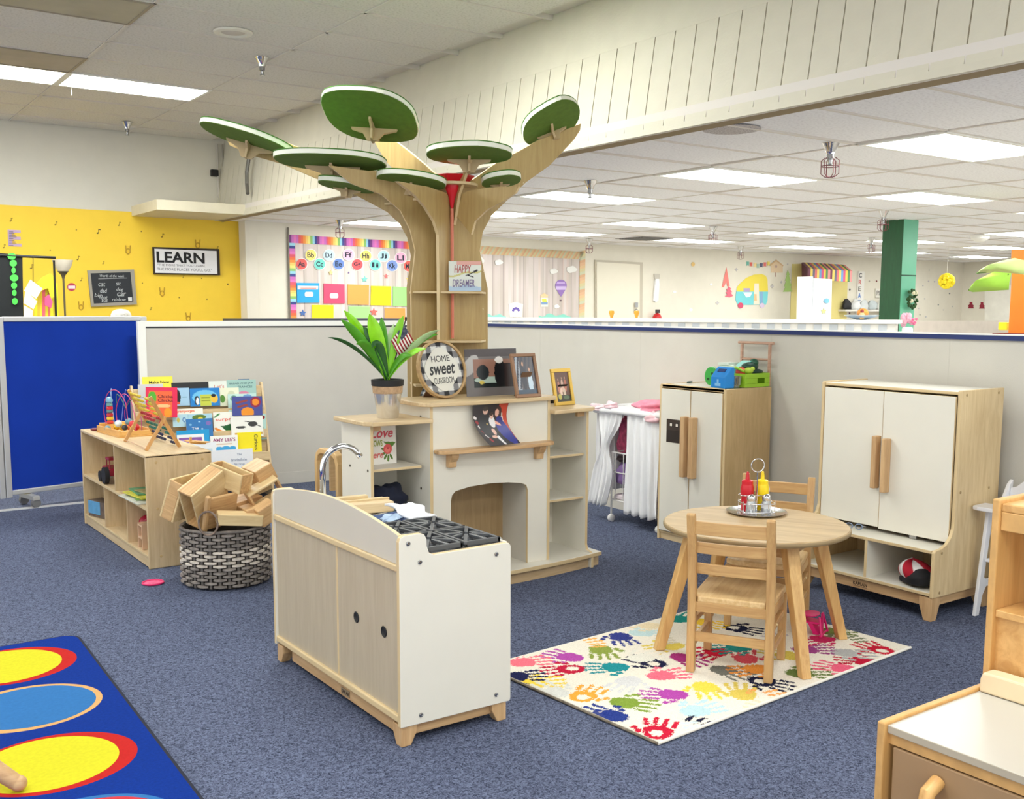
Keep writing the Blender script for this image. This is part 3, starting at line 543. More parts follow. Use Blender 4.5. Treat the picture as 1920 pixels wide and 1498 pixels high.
# ---- small flag stuck in the pot
t = thing('small_flag', 'small American flag on a dark stick in the plant pot', 'flag', P0+np.array([0, 0, 0.19]))
P0F = P0+np.array([0, 0, 0.19]); a = R2*0.01; e = at_y(761, 598, 4.66)-P0F
B().tube([a, e], 0.0035, 8).build('flag_stick', mat((70, 50, 40), 0.5), t); B().ball(e, (0.006, 0.006, 0.012)).build('flag_tip', BLACK, t)
def flagcol(u, v):
    C = np.zeros((len(u), 3)); st = (np.floor(u*13) % 2 == 0)
    C[:] = np.where(st[:, None], np.array([150, 28, 40]), np.array([240, 232, 225])); can = (u < 7/13) & (v < 0.42)
    stars = ((np.floor(u*26)+np.floor(v*26)) % 2 == 0) & (((u*26) % 1 > 0.3) & ((v*26) % 1 > 0.3)); C[can] = (38, 44, 78); C[can & stars] = (190, 195, 205); return C
fT, fL, fR, fB_ = [at_y(x_, y_, 4.655)-P0F for x_, y_ in ((757, 607), (733, 640), (779, 644), (751, 672))]
def fpos(u, v): return np.outer((1-u)*(1-v), fT)+np.outer(u*(1-v), fL)+np.outer((1-u)*v, fR)+np.outer(u*v, fB_)+np.outer(0.007*np.sin(9*v+3*u), T2)
raster('flag_cloth', 53, 53, fpos, flagcol, t, printed(0.85))
# ---- things on the mantel top
def framed(name, label, cat, p, w, h, lean, rz, fm, ft, depth, art, z0, stand=None, easel=True, parts=True):
    """rectangular picture; local x right, y into the depth, leaning back"""
    t = thing(name, label, cat, (p[0], p[1], z0), rz); M = Matrix.Rotation(-lean, 4, 'X')
    def bld(b, nm, m, bev=0.0):
        b.v = [tuple(M @ Vector(v)) for v in b.v]; return b.build(nm, m, t, bevel=bev)
    if ft > 0:
        b = B(); b.box(-w/2, w/2, 0, depth, 0, ft); b.box(-w/2, w/2, 0, depth, h-ft, h); b.box(-w/2, -w/2+ft, 0, depth, ft, h-ft); b.box(w/2-ft, w/2, 0, depth, ft, h-ft); bld(b, 'frame', fm, 0.002)
    b = B(); b.box(-w/2+ft*0.9, w/2-ft*0.9, depth*0.5, depth, ft*0.9, h-ft*0.9); bld(b, 'backing', mat((40, 36, 32), 0.7, var=0))
    y = depth*0.48
    def pf(u, v): a = np.stack([(-w/2+ft)+(w-2*ft)*u, np.full_like(u, y), ft+(h-2*ft)*(1-v)], 1); R = np.array(M.to_3x3()); return a @ R.T
    if art is not None: raster('picture', art[0], art[1], pf, art[2], t, printed(0.25, 0.6))
    if stand:
        b = B(); b.add([(-0.035, 0.02, 0.0+h*0.55), (0.035, 0.02, h*0.55), (0.03, stand, 0), (-0.03, stand, 0), (-0.035, 0.024, h*0.55), (0.035, 0.024, h*0.55), (0.03, stand+0.004, 0), (-0.03, stand+0.004, 0)], [(0, 1, 2, 3), (7, 6, 5, 4), (0, 4, 5, 1), (1, 5, 6, 2), (2, 6, 7, 3), (3, 7, 4, 0)]); b.build('easel_back', mat((120, 90, 66), 0.7) if stand < 0.12 else BLACK, t)
    return t, M
def fill(C, mask, c): C[mask] = c
def people(C, u, v, cx, top, s, body, skin=(205, 160, 135), hair=(50, 35, 30)):
    fill(C, ell(u, v, cx, top+0.62*s, 0.17*s, 0.42*s), body); fill(C, ell(u, v, cx, top+0.085*s, 0.072*s, 0.095*s), hair); fill(C, ell(u, v, cx, top+0.10*s, 0.058*s, 0.078*s), skin)
def art_silver(u, v):
    C = np.tile(np.array([110, 105, 105.]), (len(u), 1)); fill(C, rect(u, v, 0.0, 0, 1, 0.16), (72, 64, 66)); fill(C, ell(u, v, 0.1, 0.35, 0.12, 0.25, .5), (178, 176, 176)); fill(C, rect(u, v, 0.15, 0.22, 1, 0.82), (150, 110, 95))
    fill(C, rect(u, v, 0.15, 0.62, 1, 0.82), (24, 34, 34)); fill(C, ell(u, v, 0.5, 0.66, 0.34, 0.07), (170, 190, 180)); fill(C, ell(u, v, 0.33, 0.50, 0.12, 0.16), (34, 40, 44)); fill(C, ell(u, v, 0.66, 0.52, 0.11, 0.3), (22, 22, 26)); fill(C, ell(u, v, 0.65, 0.24, 0.08, 0.07), (232, 228, 225)); fill(C, rect(u, v, 0.75, 0.32, 1, 0.82), (46, 24, 22)); fill(C, ell(u, v, 0.30, 0.71, 0.05, 0.04), (210, 190, 90)); return C
def art_couple(u, v):
    C = np.tile(np.array([84, 78, 84.]), (len(u), 1)); fill(C, rect(u, v, 0, 0, 0.25, 1), (170, 178, 190)); fill(C, (np.sin(u*33+v*9) > 0.3) & (v < 0.85), (52, 56, 72)); people(C, u, v, 0.42, 0.12, 0.75, (50, 52, 66)); people(C, u, v, 0.72, 0.28, 0.7, (195, 215, 230)); fill(C, rect(u, v, 0, 0.88, 1, 1), (52, 74, 96)); return C
def art_group(u, v):
    C = np.tile(np.array([98, 62, 50.]), (len(u), 1))
    for k, (cx, tp) in enumerate(((0.25, 0.2), (0.5, 0.15), (0.72, 0.14), (0.38, 0.42), (0.6, 0.42))): people(C, u, v, cx, tp, 0.5, ((200, 130, 110), (220, 180, 160), (190, 110, 90), (230, 200, 180), (210, 190, 170))[k], (225, 175, 150))
    fill(C, rect(u, v, 0, 0.78, 1, 1), (48, 46, 34)); fill(C, ell(u, v, 0.25, 0.83, 0.12, 0.1), (190, 180, 90)); fill(C, ell(u, v, 0.7, 0.86, 0.2, 0.07), (90, 110, 80)); return C
framed('photo_print', 'glossy unframed photo print with a grey border standing behind the frames', 'photo', at_z(925, 742, 1.02), 0.335, 0.262, 0.12, -0.06, None, 0.0, 0.004, (90, 76, art_silver), 1.021)
framed('framed_photo', 'brown wooden picture frame, in front of the grey photo print', 'picture frame', at_z(993, 745, 1.02), 0.170, 0.245, 0.26, 0.02, mat((150, 112, 84), 0.45), 0.018, 0.016, (50, 80, art_couple), 1.022, stand=0.1)
framed('framed_photo', 'gold picture frame standing on the right shelf tower', 'picture frame', at_z(1061, 760, 0.94), 0.158, 0.218, 0.22, 0.10, mat((214, 176, 78), 0.35, 0.3), 0.022, 0.014, (50, 76, art_group), 0.942, stand=0.125)
# ---- round gingham sign
p = at_z(838, 747, 1.02); t = thing('round_sign', 'round black gingham sign reading home sweet classroom, in a wooden rim', 'sign', (p[0], p[1], 1.021), -0.02)
Rr = 0.160; tl = 0.12; ez = np.array([0, math.sin(tl), math.cos(tl)]); ex = np.array([math.cos(-0.62), math.sin(-0.62), 0.0]); ex = np.array([math.cos(0.02), math.sin(0.02), 0.0]); ez = np.array([-0.06, 0.26, 1.0]); ez /= np.linalg.norm(ez); ny = np.cross(ez, ex); ny /= np.linalg.norm(ny); ex = np.cross(ny, ez)
c0 = ez*Rr*1.0
b = B(); n = 48
for k in range(n):
    pass
ring = [c0+ex*math.cos(2*math.pi*k/n)*(Rr-0.006)*0.93+ez*math.sin(2*math.pi*k/n)*(Rr-0.006) for k in range(n)]
vs = []; fs = []
for k in range(n):
    d = (ring[k]-c0)/np.linalg.norm(ring[k]-c0)
    for a_, b_ in ((-0.006, -0.014), (0.006, -0.014), (0.006, 0.014), (-0.006, 0.014)): vs.append(ring[k]+d*a_+ny*b_)
for k in range(n):
    for j in range(4): fs.append((k*4+j, k*4+(j+1) % 4, ((k+1) % n)*4+(j+1) % 4, ((k+1) % n)*4+j))
b.add(vs, fs); b.build('rim', wood((196, 164, 116), (170, 136, 90), 'x', name='rim_wood'), t, smooth='auto')
def discpos(u, v):
    r = u; a = v*2*math.pi; return c0+np.outer(r*np.cos(a)*(Rr-0.01)*0.93, ex)+np.outer(r*np.sin(a)*(Rr-0.01), ez)-ny*0.002
def disccol(u, v):
    x = u*np.cos(v*2*math.pi); y = u*np.sin(v*2*math.pi); gx = (np.floor((x+2)*4.2) % 2 == 0); gy = (np.floor((y+2)*4.2) % 2 == 0)
    C = np.tile(np.array([225, 225, 222.]), (len(u), 1)); C[gx ^ gy] = (128, 128, 132); C[gx & gy] = (34, 34, 38); return C
raster('gingham', 70, 150, discpos, disccol, t, printed(0.5))
b = B(); outl = []
for k in range(32):
    a = 2*math.pi*k/32; r_ = 0.68+0.05*math.cos(4*a); outl.append(c0+ex*math.cos(a)*Rr*0.93*r_+ez*math.sin(a)*Rr*r_*1.05-ny*0.004)
b.plate(outl, -ny, 0.002); b.build('centre_plaque', mat((228, 226, 218), 0.6, var=0), t)
INK = mat((58, 58, 62), 0.6, var=0, name='ink')
for s_, dz, w_, h_, sh, bo in (('HOME', 0.058, 0.115, 0.034, 0, 0.0), ('sweet', 0.0, 0.165, 0.06, 0.3, 0.02), ('CLASSROOM', -0.062, 0.125, 0.034, 0, 0.0)):
    text(s_, c0+ez*dz-ny*0.0065, ex, ez, w_, h_, INK, 'lettering', t, bold=bo, shear=sh)
b = B(); b.add([c0+ex*0.03, c0-ex*0.03, c0-ex*0.045+np.array([-0.02, 0.10, -c0[2]]), c0+ex*0.045+np.array([-0.02, 0.10, -c0[2]])], [(0, 1, 2, 3)]); o = b.build('easel_back', mat((128, 92, 66), 0.7), t); o.modifiers.new('t', 'SOLIDIFY').thickness = 0.005
# small checked cloth doll behind
p = at_z(802, 742, 1.02); t = thing('gingham_ornament', 'small black and white checked cloth ornament behind the round sign', 'ornament', (p[0], p[1], 1.02))
def oc(u, v): C = np.tile(np.array([230, 230, 232.]), (len(u), 1)); C[(np.floor(u*7) % 2 == 0) & (np.floor(v*7) % 2 == 0)] = (40, 44, 52); C[(np.floor(u*7) % 2 == 0) ^ (np.floor(v*7) % 2 == 0)] = (130, 135, 142); return C
raster('ornament_cloth', 29, 29, lambda u, v: np.outer(-0.045+0.1*u, R2)+np.outer(0.09*v*(1-0.2*u)+0.0, UPV)+np.outer(0.02*np.sin(3*u), T2)+np.outer(v*0.04, R2), oc, t)
B().ball(R2*0.02+UPV*0.115, (0.02, 0.02, 0.026)).build('ornament_head', mat((196, 176, 180), 0.8, var=0.2, scale=30), t, smooth=True)
# family photo, curled, taped under the mantel top
t = thing('family_photo', 'large curled photo print of a family hanging over the mantel shelf', 'photo', (0, 0, 0))
A0, A1, A2, A3 = [at_y(x, y, yf-0.03) for x, y in ((887, 759), (957, 747), (967, 829), (911, 835))]
def fam(u, v):
    cx = 0.035*np.sin(v*math.pi); L = np.outer(1-v, A0)+np.outer(v, A3); R_ = np.outer(1-v, A1)+np.outer(v, A2); P = L*(1-u)[:, None]+R_*u[:, None]
    P = P+np.outer(-(0.045*np.sin(v*math.pi)), R2)+np.outer(0.02*np.sin(v*math.pi)*(1-u)+v*0.045, np.array([0, -1.0, 0])); return P
def famcol(u, v):
    C = np.tile(np.array([32, 18, 24.]), (len(u), 1)); fill(C, poly(u, v, [(0.72, 0), (1, 0), (1, 0.9), (0.8, 0.9)]), (190, 62, 34)); fill(C, poly(u, v, [(0.8, 0.3), (0.86, 0.3), (0.9, 0.6), (0.84, 0.6)]), (225, 205, 190))
    for k in range(6): fill(C, ell(u, v, 0.05+0.03*k, 0.32+0.11*k, 0.05, 0.035, 0.9), (222, 214, 212) if k % 2 == 0 else (150, 30, 40))
    fill(C, ell(u, v, 0.33, 0.55, 0.22, 0.32), (26, 26, 34)); fill(C, ell(u, v, 0.36, 0.17, 0.08, 0.10), (40, 28, 24)); fill(C, ell(u, v, 0.36, 0.19, 0.072, 0.09), (212, 172, 154)); fill(C, ell(u, v, 0.36, 0.15, 0.075, 0.05), (50, 36, 32))
    fill(C, ell(u, v, 0.74, 0.30, 0.10, 0.16), (60, 28, 22)); fill(C, ell(u, v, 0.70, 0.28, 0.06, 0.085), (220, 166, 148)); fill(C, ell(u, v, 0.80, 0.72, 0.17, 0.30, -0.3), (34, 44, 140)); fill(C, ell(u, v, 0.76, 0.46, 0.1, 0.1), (30, 36, 120)); fill(C, ell(u, v, 0.64, 0.50, 0.15, 0.035, 0.5), (222, 160, 140))
    fill(C, ell(u, v, 0.53, 0.47, 0.09, 0.13), (226, 224, 226)); fill(C, ell(u, v, 0.54, 0.33, 0.05, 0.07), (216, 172, 154)); fill(C, ell(u, v, 0.54, 0.29, 0.05, 0.04), (60, 36, 28))
    fill(C, ell(u, v, 0.5, 0.92, 0.17, 0.2), (30, 28, 38)); fill(C, poly(u, v, [(0.42, 0.8), (0.5, 1), (0.56, 1), (0.52, 0.78)]), (228, 226, 230)); fill(C, ell(u, v, 0.46, 0.69, 0.055, 0.075), (222, 180, 164)); fill(C, ell(u, v, 0.38, 0.80, 0.08, 0.035), (220, 176, 158)); fill(C, ell(u, v, 0.36, 0.50, 0.02, 0.02), (200, 170, 90)); return C
raster('print', 70, 90, fam, famcol, t, printed(0.3, 0.6))
# small boards in the tower shelves
def board(name, label, cat, corner, w, h, rz, lean=0.06, thick=0.012, art=None, res=(60, 60), base=(236, 234, 228)):
    t = thing(name, label, cat, corner, rz); M = Matrix.Rotation(-lean, 4, 'X'); b = B(); b.box(0, w, 0, thick, 0, h); b.v = [tuple(M @ Vector(v)) for v in b.v]; b.build('board', mat(base, 0.5, var=0), t)
    R = np.array(M.to_3x3())
    if art: raster('print', res[0], res[1], lambda u, v: np.stack([w*u, np.full_like(u, -0.0008), h*(1-v)], 1) @ R.T, art, t, printed(0.5))
    return t, R
def lovecol(u, v):
    C = np.tile(np.array([238, 234, 228.]), (len(u), 1)); fill(C, poly(u, v, [(0.55, 0.42), (1.0, 0.45), (0.8, 0.62)]), (90, 130, 50))
    for a in range(5): fill(C, ell(u, v, 0.72+0.17*math.cos(1.0+a*0.62), 0.68+0.17*math.sin(1.0+a*0.62), 0.09, 0.035, 1.0+a*0.62), (84, 120, 44))
    fill(C, ell(u, v, 0.70, 0.88, 0.035, 0.06), (96, 132, 54)); fill(C, ell(u, v, 0.70, 0.62, 0.15, 0.13), (226, 92, 92)); fill(C, ell(u, v, 0.69, 0.64, 0.09, 0.07), (238, 130, 120)); fill(C, ell(u, v, 0.71, 0.60, 0.03, 0.03), (205, 60, 70)); return C
q = at_z(700, 874, 0.69); cx_ = 2.43
t, R = board('small_sign', 'small square white sign reading love grows here with a pink rose', 'sign', (cx_+0.012, 4.76, 0.69), 0.170, 0.205, 0.0, 0.06, art=lovecol, res=(90, 100))
rr, uu = (1, 0, 0), R @ np.array([0, 0, 1.0])
for s_, z, w_, h_, c_, x_, sh in (('Love', 0.165, 0.13, 0.052, (214, 84, 98), 0.088, 0.3), ('GROWS', 0.112, 0.082, 0.032, (150, 165, 60), 0.048, 0), ('here', 0.052, 0.085, 0.036, (220, 110, 105), 0.05, 0.3)):
    text(s_, R @ np.array([x_, -0.002, z]), rr, uu, w_, h_, mat(c_, 0.6, var=0), 'lettering', t, bold=0.02, shear=sh)
# dark clothes in the tower
t = thing('doll_clothes', 'heap of navy and grey doll clothes in the left tower', 'clothes', (2.56, 4.74, 0.40))
def lump(name, c, r, m, seed, amp=0.2, parent=None, n=30, k=20):
    rg = np.random.default_rng(seed); ph = rg.uniform(0, 6, 8); b = B(); b.ball((0, 0, 0), (1, 1, 1), n, k); o = []
    for p in b.v:
        x, y, z = p; d = 1+amp*(0.5*math.sin(4*x+ph[0]+2*z)+0.4*math.sin(6*y+ph[1]+x)+0.35*math.sin(9*z+ph[2]+3*y)+0.2*math.sin(14*x+ph[3]))
        o.append((c[0]+x*r[0]*d, c[1]+y*r[1]*d, c[2]+max(z*d, -0.55)*r[2]))
    b.v = o; return b.build(name, m, parent, smooth=True)
lump('navy_shirt', (-0.03, 0.0, 0.09), (0.115, 0.10, 0.10), mat((20, 26, 48), 0.9, var=0.2), 1, 0.22, t); lump('grey_shirt', (-0.05, -0.05, 0.04), (0.11, 0.07, 0.05), mat((74, 92, 96), 0.9, var=0.4, scale=18), 2, 0.3, t); lump('dark_trousers', (0.05, -0.02, 0.03), (0.1, 0.09, 0.05), mat((40, 52, 60), 0.9, var=0.4, scale=22), 3, 0.3, t)
b = B().box(2.393, 2.70, 4.58, 4.918, 0.36, 0.374, 0, 1); b.build('shelf', [LAM, BEDGE], bpy.data.objects['play_fireplace'])
# ================================================================== plywood tree
AX = np.array([3.21, 5.16, 0.0]); VIEWD = np.array([3.21, 5.16, 0]); VIEWD /= np.linalg.norm(VIEWD); RIGHTD = np.array([VIEWD[1], -VIEWD[0], 0])
tree = thing('wooden_tree', 'tall light plywood play tree with green felt leaf canopies and trunk shelves', 'tree', AX)
def fdir(r, v): d = RIGHTD*r+VIEWD*v; return d/np.linalg.norm(d)
GREEN = mat((92, 122, 42), 0.9, var=0.10, scale=30, name='green_felt'); RIMW = mat((238, 240, 226), 0.5, var=0, name='white_rim'); RIMD = mat((40, 52, 62), 0.6, var=0)
def on_fin(d, px, py):
    """point of the sight line through px, py on the vertical plane of a fin"""
    n = np.array([d[1], -d[0], 0.0]); r = ray(px, py); t = (n @ (AX-EYEP))/(n @ r); p = EYEP+r*t; return float((p-AX) @ d), float(p[2])
def fin(d, lo, up, th=0.019, name='trunk_fin', z0=0.0, xin=0.004):
    """lo: outer/lower edge from the foot to the branch tip, up: upper edge back to the axis, both (radius, height)"""
    nn = np.array([d[1], -d[0], 0.0]); pts = [(xin, z0)]+lo+up
    b = B(); b.prism(pts, lambda a, c, t: d*a+np.array([0, 0, c])+nn*th*(t-0.5), 0, 1); return b.build(name, [TREEW, BEDGE], tree, bevel=0.002)
DA, DB, DC, DD, DE, DF, DG = fdir(-0.97, 0.25), fdir(-0.93, -0.36), fdir(-0.42, -0.9), fdir(-0.72, 0.70), fdir(0.55, -0.84), fdir(0.88, 0.47), fdir(0.72, -0.55)
def edge(d, pts): return [on_fin(d, *p) for p in pts]
# left main branch (leaf at far left)
fin(DA, [(0.275, 0.0), (0.275, 1.62)]+edge(DA, [(771, 480), (764, 445), (750, 420), (727, 398), (690, 378), (640, 352), (590, 334), (530, 308), (470, 291), (432, 273), (424, 258)]), edge(DA, [(430, 256), (540, 268), (590, 288), (680, 315), (760, 335), (830, 372)])+[(0.004, 2.16)])
# second left branch
fin(DB, [(0.255, 0.0), (0.255, 1.62)]+edge(DB, [(778, 470), (768, 430), (750, 395), (715, 365), (660, 345), (640, 330), (616, 310)]), edge(DB, [(700, 322), (735, 330), (790, 352), (835, 372)])+[(0.004, 2.14)])
# front fin
fin(DC, [(0.19, 0.0), (0.19, 1.72)]+edge(DC, [(820, 440), (812, 415), (795, 388), (775, 365), (758, 352), (742, 340)]), edge(DC, [(756, 342), (775, 346), (800, 350), (835, 362)])+[(0.004, 2.10)])
# back left branch, carries the big leaf
fin(DD, [(0.2, 0.0), (0.2, 1.7)]+edge(DD, [(800, 400), (790, 372), (770, 350), (745, 325), (722, 298), (705, 268), (692, 245)]), edge(DD, [(700, 240), (740, 262), (770, 285), (800, 310), (832, 340)])+[(0.004, 2.2)])
# right branches
fin(DF, [(0.235, 0.0), (0.235, 1.62)]+edge(DF, [(898, 470), (904, 435), (920, 405), (945, 380), (985, 342), (1030, 310), (1075, 262), (1086, 245), (1088, 232)]), edge(DF, [(1010, 262), (975, 282), (930, 305), (895, 330), (865, 350)])+[(0.004, 2.14)])
fin(DG, [(0.05, 2.02)]+edge(DG, [(885, 440), (892, 415), (915, 393), (945, 378), (968, 362), (974, 350)]), edge(DG, [(940, 350), (915, 352), (880, 358), (862, 366)])+[(0.004, 2.12)], z0=2.02)
fin(DE, [(0.03, 1.98)]+edge(DE, [(862, 365), (874, 330), (880, 310)]), edge(DE, [(884, 300), (880, 295), (868, 330)])+[(0.004, 2.15)], z0=1.98)
# fork plate, shelves, rod, red scoop
for z, s in ((1.07, 1.0), (1.32, 1.0), (1.60, 1.0)):
    pts = [DA*0.262*s, DB*0.245*s, (DB+DC)*0.155*s, DC*0.18*s, fdir(-0.05, -0.9)*0.16*s, fdir(0.35, -0.8)*0.17*s, DG*0.21*s, DF*0.228*s, fdir(0.3, 0.8)*0.2, fdir(-0.5, 0.8)*0.2]
    B().pz([(p[0], p[1]) for p in pts], z-0.013, z).build('shelf', BEDGE, tree, bevel=0.002)
pts = [fdir(math.cos(a), math.sin(a))*0.15 for a in [k*math.pi/8 for k in range(16)]]
B().pz([(p[0], p[1]) for p in pts], 2.20, 2.216).build('fork_plate', BEDGE, tree, bevel=0.002)
for px_, py_, d in ((793, 373, DB), (922, 373, DF), (745, 381, DA)):
    r_, z_ = on_fin(d, px_, py_); c = d*r_; q = fdir(0, -1)
    pts = [(c+RIGHTD*0.075*math.cos(a)-VIEWD*0.05*math.sin(a)) for a in [k*math.pi/10 for k in range(11)]]
    B().pz([(p[0], p[1]) for p in pts], z_-0.012, z_).build('brace', BEDGE, tree); B().obox(c-VIEWD*0.02+np.array([0, 0, z_+0.04]), (RIGHTD, VIEWD, (0, 0, 1)), (0.012, 0.02, 0.04)).build('brace', BEDGE, tree)
RED = mat((214, 26, 44), 0.35, var=0.0, name='red_plastic')
rx = RIGHTD*0.0-VIEWD*0.06; B().tube([rx+np.array([0, 0, 1.33]), rx+np.array([0, 0, 1.86]), rx+np.array([0, 0, 2.07])], 0.010, 8).build('rod', mat((216, 124, 100), 0.5), tree)
B().lathe([(0.0, 2.06), (0.010, 2.08), (0.016, 2.12), (0.030, 2.16), (0.042, 2.19), (0.042, 2.20), (0, 2.20)], 14, (rx[0], rx[1], 0)).build('red_funnel', RED, tree, smooth='auto')
b = B(); b.lathe([(0.09, 2.215), (0.135, 2.255), (0.13, 2.26), (0.08, 2.222)], 8, (0, 0, 0), ph if False else 0); b.build('red_rim', RED, tree)
for d, r_, z_ in ((DA, 0.26, 1.25), (DA, 0.26, 1.45), (DA, 0.26, 1.56), (DA, 0.24, 1.72), (DF, 0.22, 1.5), (DF, 0.22, 1.72), (DA, 0.6, 2.25), (DF, 0.5, 2.25)):
    nn = np.array([d[1], -d[0], 0]); nn = nn if nn @ VIEWD < 0 else -nn; c = d*(r_-0.02)+nn*0.0105+np.array([0, 0, z_]); B().ball(c, 0.0045, 8, 5).build('screw_cap', mat((230, 215, 180), 0.4, var=0), tree)
def canopy(px, py, dist, W, D, tilt_r, tilt_v, yaw, pr, cdir, lab, off=(0.0, 0.22), crs=0.26, br=None):
    """leaf board: W wide, D deep, tilted; felt underneath, white rim"""
    dr = ray(px, py); c = EYEP+dr/np.linalg.norm(dr)*dist-AX
    n = UPV+RIGHTD*tilt_r+VIEWD*tilt_v; n /= np.linalg.norm(n); a = RIGHTD-n*(RIGHTD @ n); a /= np.linalg.norm(a); q = np.cross(n, a); a2 = a*math.cos(yaw)+q*math.sin(yaw); q2 = np.cross(n, a2)
    N = 40; out = []
    for k in range(N):
        t = 2*math.pi*k/N; r_ = (abs(math.cos(t))**2.3+abs(math.sin(t))**2.3)**(-1/2.3); r_ *= 1+sum(pr*max(0, 1-abs(((t-c_+math.pi) % (2*math.pi))-math.pi)/0.6) for c_ in (cdir, cdir+math.pi)); out.append((r_*math.cos(t)*W/2, r_*math.sin(t)*D/2))
    P = lambda x, y, z: c+a2*x+q2*y+n*z
    g = B(); g.prism(out, lambda x, y, t: P(x*0.985, y*0.985, 0.0-0.004*t)); leafo = g.build('leaf', GREEN, tree)
    g = B(); g.prism(out, lambda x, y, t: P(x, y, 0.024*t)); g.build('rim', [RIMW], leafo)
    g = B(); g.prism(out, lambda x, y, t: P(x*1.004, y*1.004, 0.024+0.006*t)); g.build('top_felt', mat((70, 120, 40), 0.9, var=0.1), leafo)
    # cross bracket beneath
    h = br or W*0.15; c = c+a2*off[0]*W+q2*off[1]*D
    for ax, L in ((a2, W*crs), (q2, D*0.24)):
        o_ = np.cross(n, ax); pf = [(-L, 0), (L, 0), (L*0.96, -h*0.16), (L*0.45, -h*0.42), (0.03, -h), (-0.03, -h), (-L*0.45, -h*0.42), (-L*0.96, -h*0.16)]
        g = B(); g.prism(pf, lambda x, z, t: c+ax*x+n*(z-0.004)+o_*0.014*(t-0.5)); g.build('bracket', [mat((196, 172, 132), 0.5, var=0.05), BEDGE], leafo, bevel=0.001)
    leafo['label'] = lab; return leafo
canopy(463, 262, 6.35, 0.545, 0.42, 0.30, 0.11, 0.0, 0.05, 5.0, 'far left leaf canopy')
canopy(620, 304, 6.0, 0.60, 0.44, 0.03, 0.07, 0.0, 0.06, 3.6, 'leaf canopy left of the fork')
canopy(649, 350, 6.1, 0.31, 0.27, 0.14, 0.07, 0.0, 0.05, 3.6, 'smallest left leaf canopy')
canopy(771, 341, 5.95, 0.39, 0.34, 0.10, 0.10, 0.1, 0.05, 4.6, 'leaf canopy in front of the fork')
canopy(694, 219, 6.15, 0.53, 0.50, 0.16, 0.42, -0.15, 0.10, 3.9, 'largest tilted leaf canopy')
canopy(880, 291, 5.9, 0.475, 0.42, 0.0, 0.08, 0.0, 0.10, 4.85, 'leaf canopy above the fork')
canopy(940, 340, 6.05, 0.225, 0.26, -0.10, 0.13, 0.1, 0.10, 4.9, 'small right leaf canopy')
canopy(1034, 232, 6.45, 0.37, 0.44, -0.42, 0.38, -0.1, 0.12, 5.0, 'right leaf canopy next to the bulkhead')
# sign on the trunk shelf
def happy(u, v):
    C = np.tile(np.array([222, 226, 218.]), (len(u), 1)); C[:] = C*(1-0.0)+0; fill(C, (v < 0.12) & (u > 0.25), (226, 170, 160)); fill(C, np.abs(v-(0.5-0.18*u+0.03*np.sin(9*u))) < 0.03, (206, 200, 130)); fill(C, v > 0.82+0.04*np.sin(8*u), (178, 200, 222))
    fill(C, (np.abs(v-(0.75-0.5*u)) < 0.018) & (u > 0.52) & (u < 0.85), (38, 34, 44)); fill(C, ell(u, v, 0.82, 0.33, 0.09, 0.035, -0.5), (40, 36, 46)); fill(C, ell(u, v, 0.68, 0.5, 0.1, 0.02, 0.3), (46, 42, 52)); return C
hd = thing('happy_dreamer_sign', 'small square pastel sign reading happy dreamer on the upper trunk shelf', 'sign', AX+RIGHTD*0.015-VIEWD*0.145+np.array([0, 0, 1.601]), math.atan2(RIGHTD[1], RIGHTD[0]))
B().box(-0.035, 0.150, 0, 0.012, 0, 0.168).build('board', mat((226, 226, 218), 0.5, var=0), hd)
raster('print', 60, 54, lambda u, v: np.stack([-0.035+0.185*u, np.full_like(u, -0.0008), 0.168*(1-v)], 1), happy, hd, printed(0.5))
text('HAPPY', (0.045, -0.002, 0.125), (1, 0, 0), (0, 0, 1), 0.095, 0.045, mat((178, 84, 84), 0.6, var=0), 'lettering', hd, bold=0.01, shear=0.1); text('DREAMER', (0.05, -0.002, 0.045), (1, 0, 0), (0, 0, 1), 0.125, 0.042, mat((124, 110, 150), 0.6, var=0), 'lettering', hd, bold=0.01, shear=0.1)
# ================================================================== low toy shelf
SH = (1.64, 5.95); sl = thing('toy_shelf', 'low birch toy shelf of five open compartments near the blue screen', 'shelf', (SH[0], SH[1], 0))
L_, D_, H_ = 1.56, 0.385, 0.663
for y in (0, L_-0.018): B().px(rrect(0, D_, 0, H_, 0.02) if False else [(y, 0), (y+0.018, 0), (y+0.018, H_), (y, H_)], 0, D_).build('end_panel', BIRCH, sl, bevel=0.006, seg=3)
B().box(0, D_, 0, L_, H_-0.018, H_+0.002).build('top', BIRCHY, sl, bevel=0.006, seg=3)
B().box(0.004, D_-0.01, 0.018, L_-0.018, 0.338, 0.355, 0, 1).build('shelf_board', [BIRCHY, BEDGE], sl, bevel=0.002)
B().box(0.004, D_-0.01, 0.018, L_-0.018, 0.06, 0.075, 0, 1).build('shelf_board', [BIRCHY, BEDGE], sl, bevel=0.002); B().box(0.008, 0.026, 0.018, L_-0.018, 0.006, 0.06).build('kickboard', BIRCHY, sl)
B().box(D_-0.01, D_-0.002, 0.018, L_-0.018, 0.06, H_-0.018).build('back_panel', BIRCH, sl)
B().box(0.004, D_-0.01, 0.70, 0.712, 0.355, H_-0.018).build('divider', BIRCH, sl)
for y in (0.445, 0.985): B().box(0.004, D_-0.01, y, y+0.012, 0.075, 0.338).build('divider', BIRCH, sl)
for x, z in ((0.06, 0.62), (0.33, 0.62), (0.06, 0.35), (0.07, 0.07)): B().ball((x, -0.001, z), (0.008, 0.002, 0.008), 10, 6).build('bolt', mat((200, 170, 120), 0.5, var=0), sl)
def sp(px, py, X): return at_x(px, py, X)
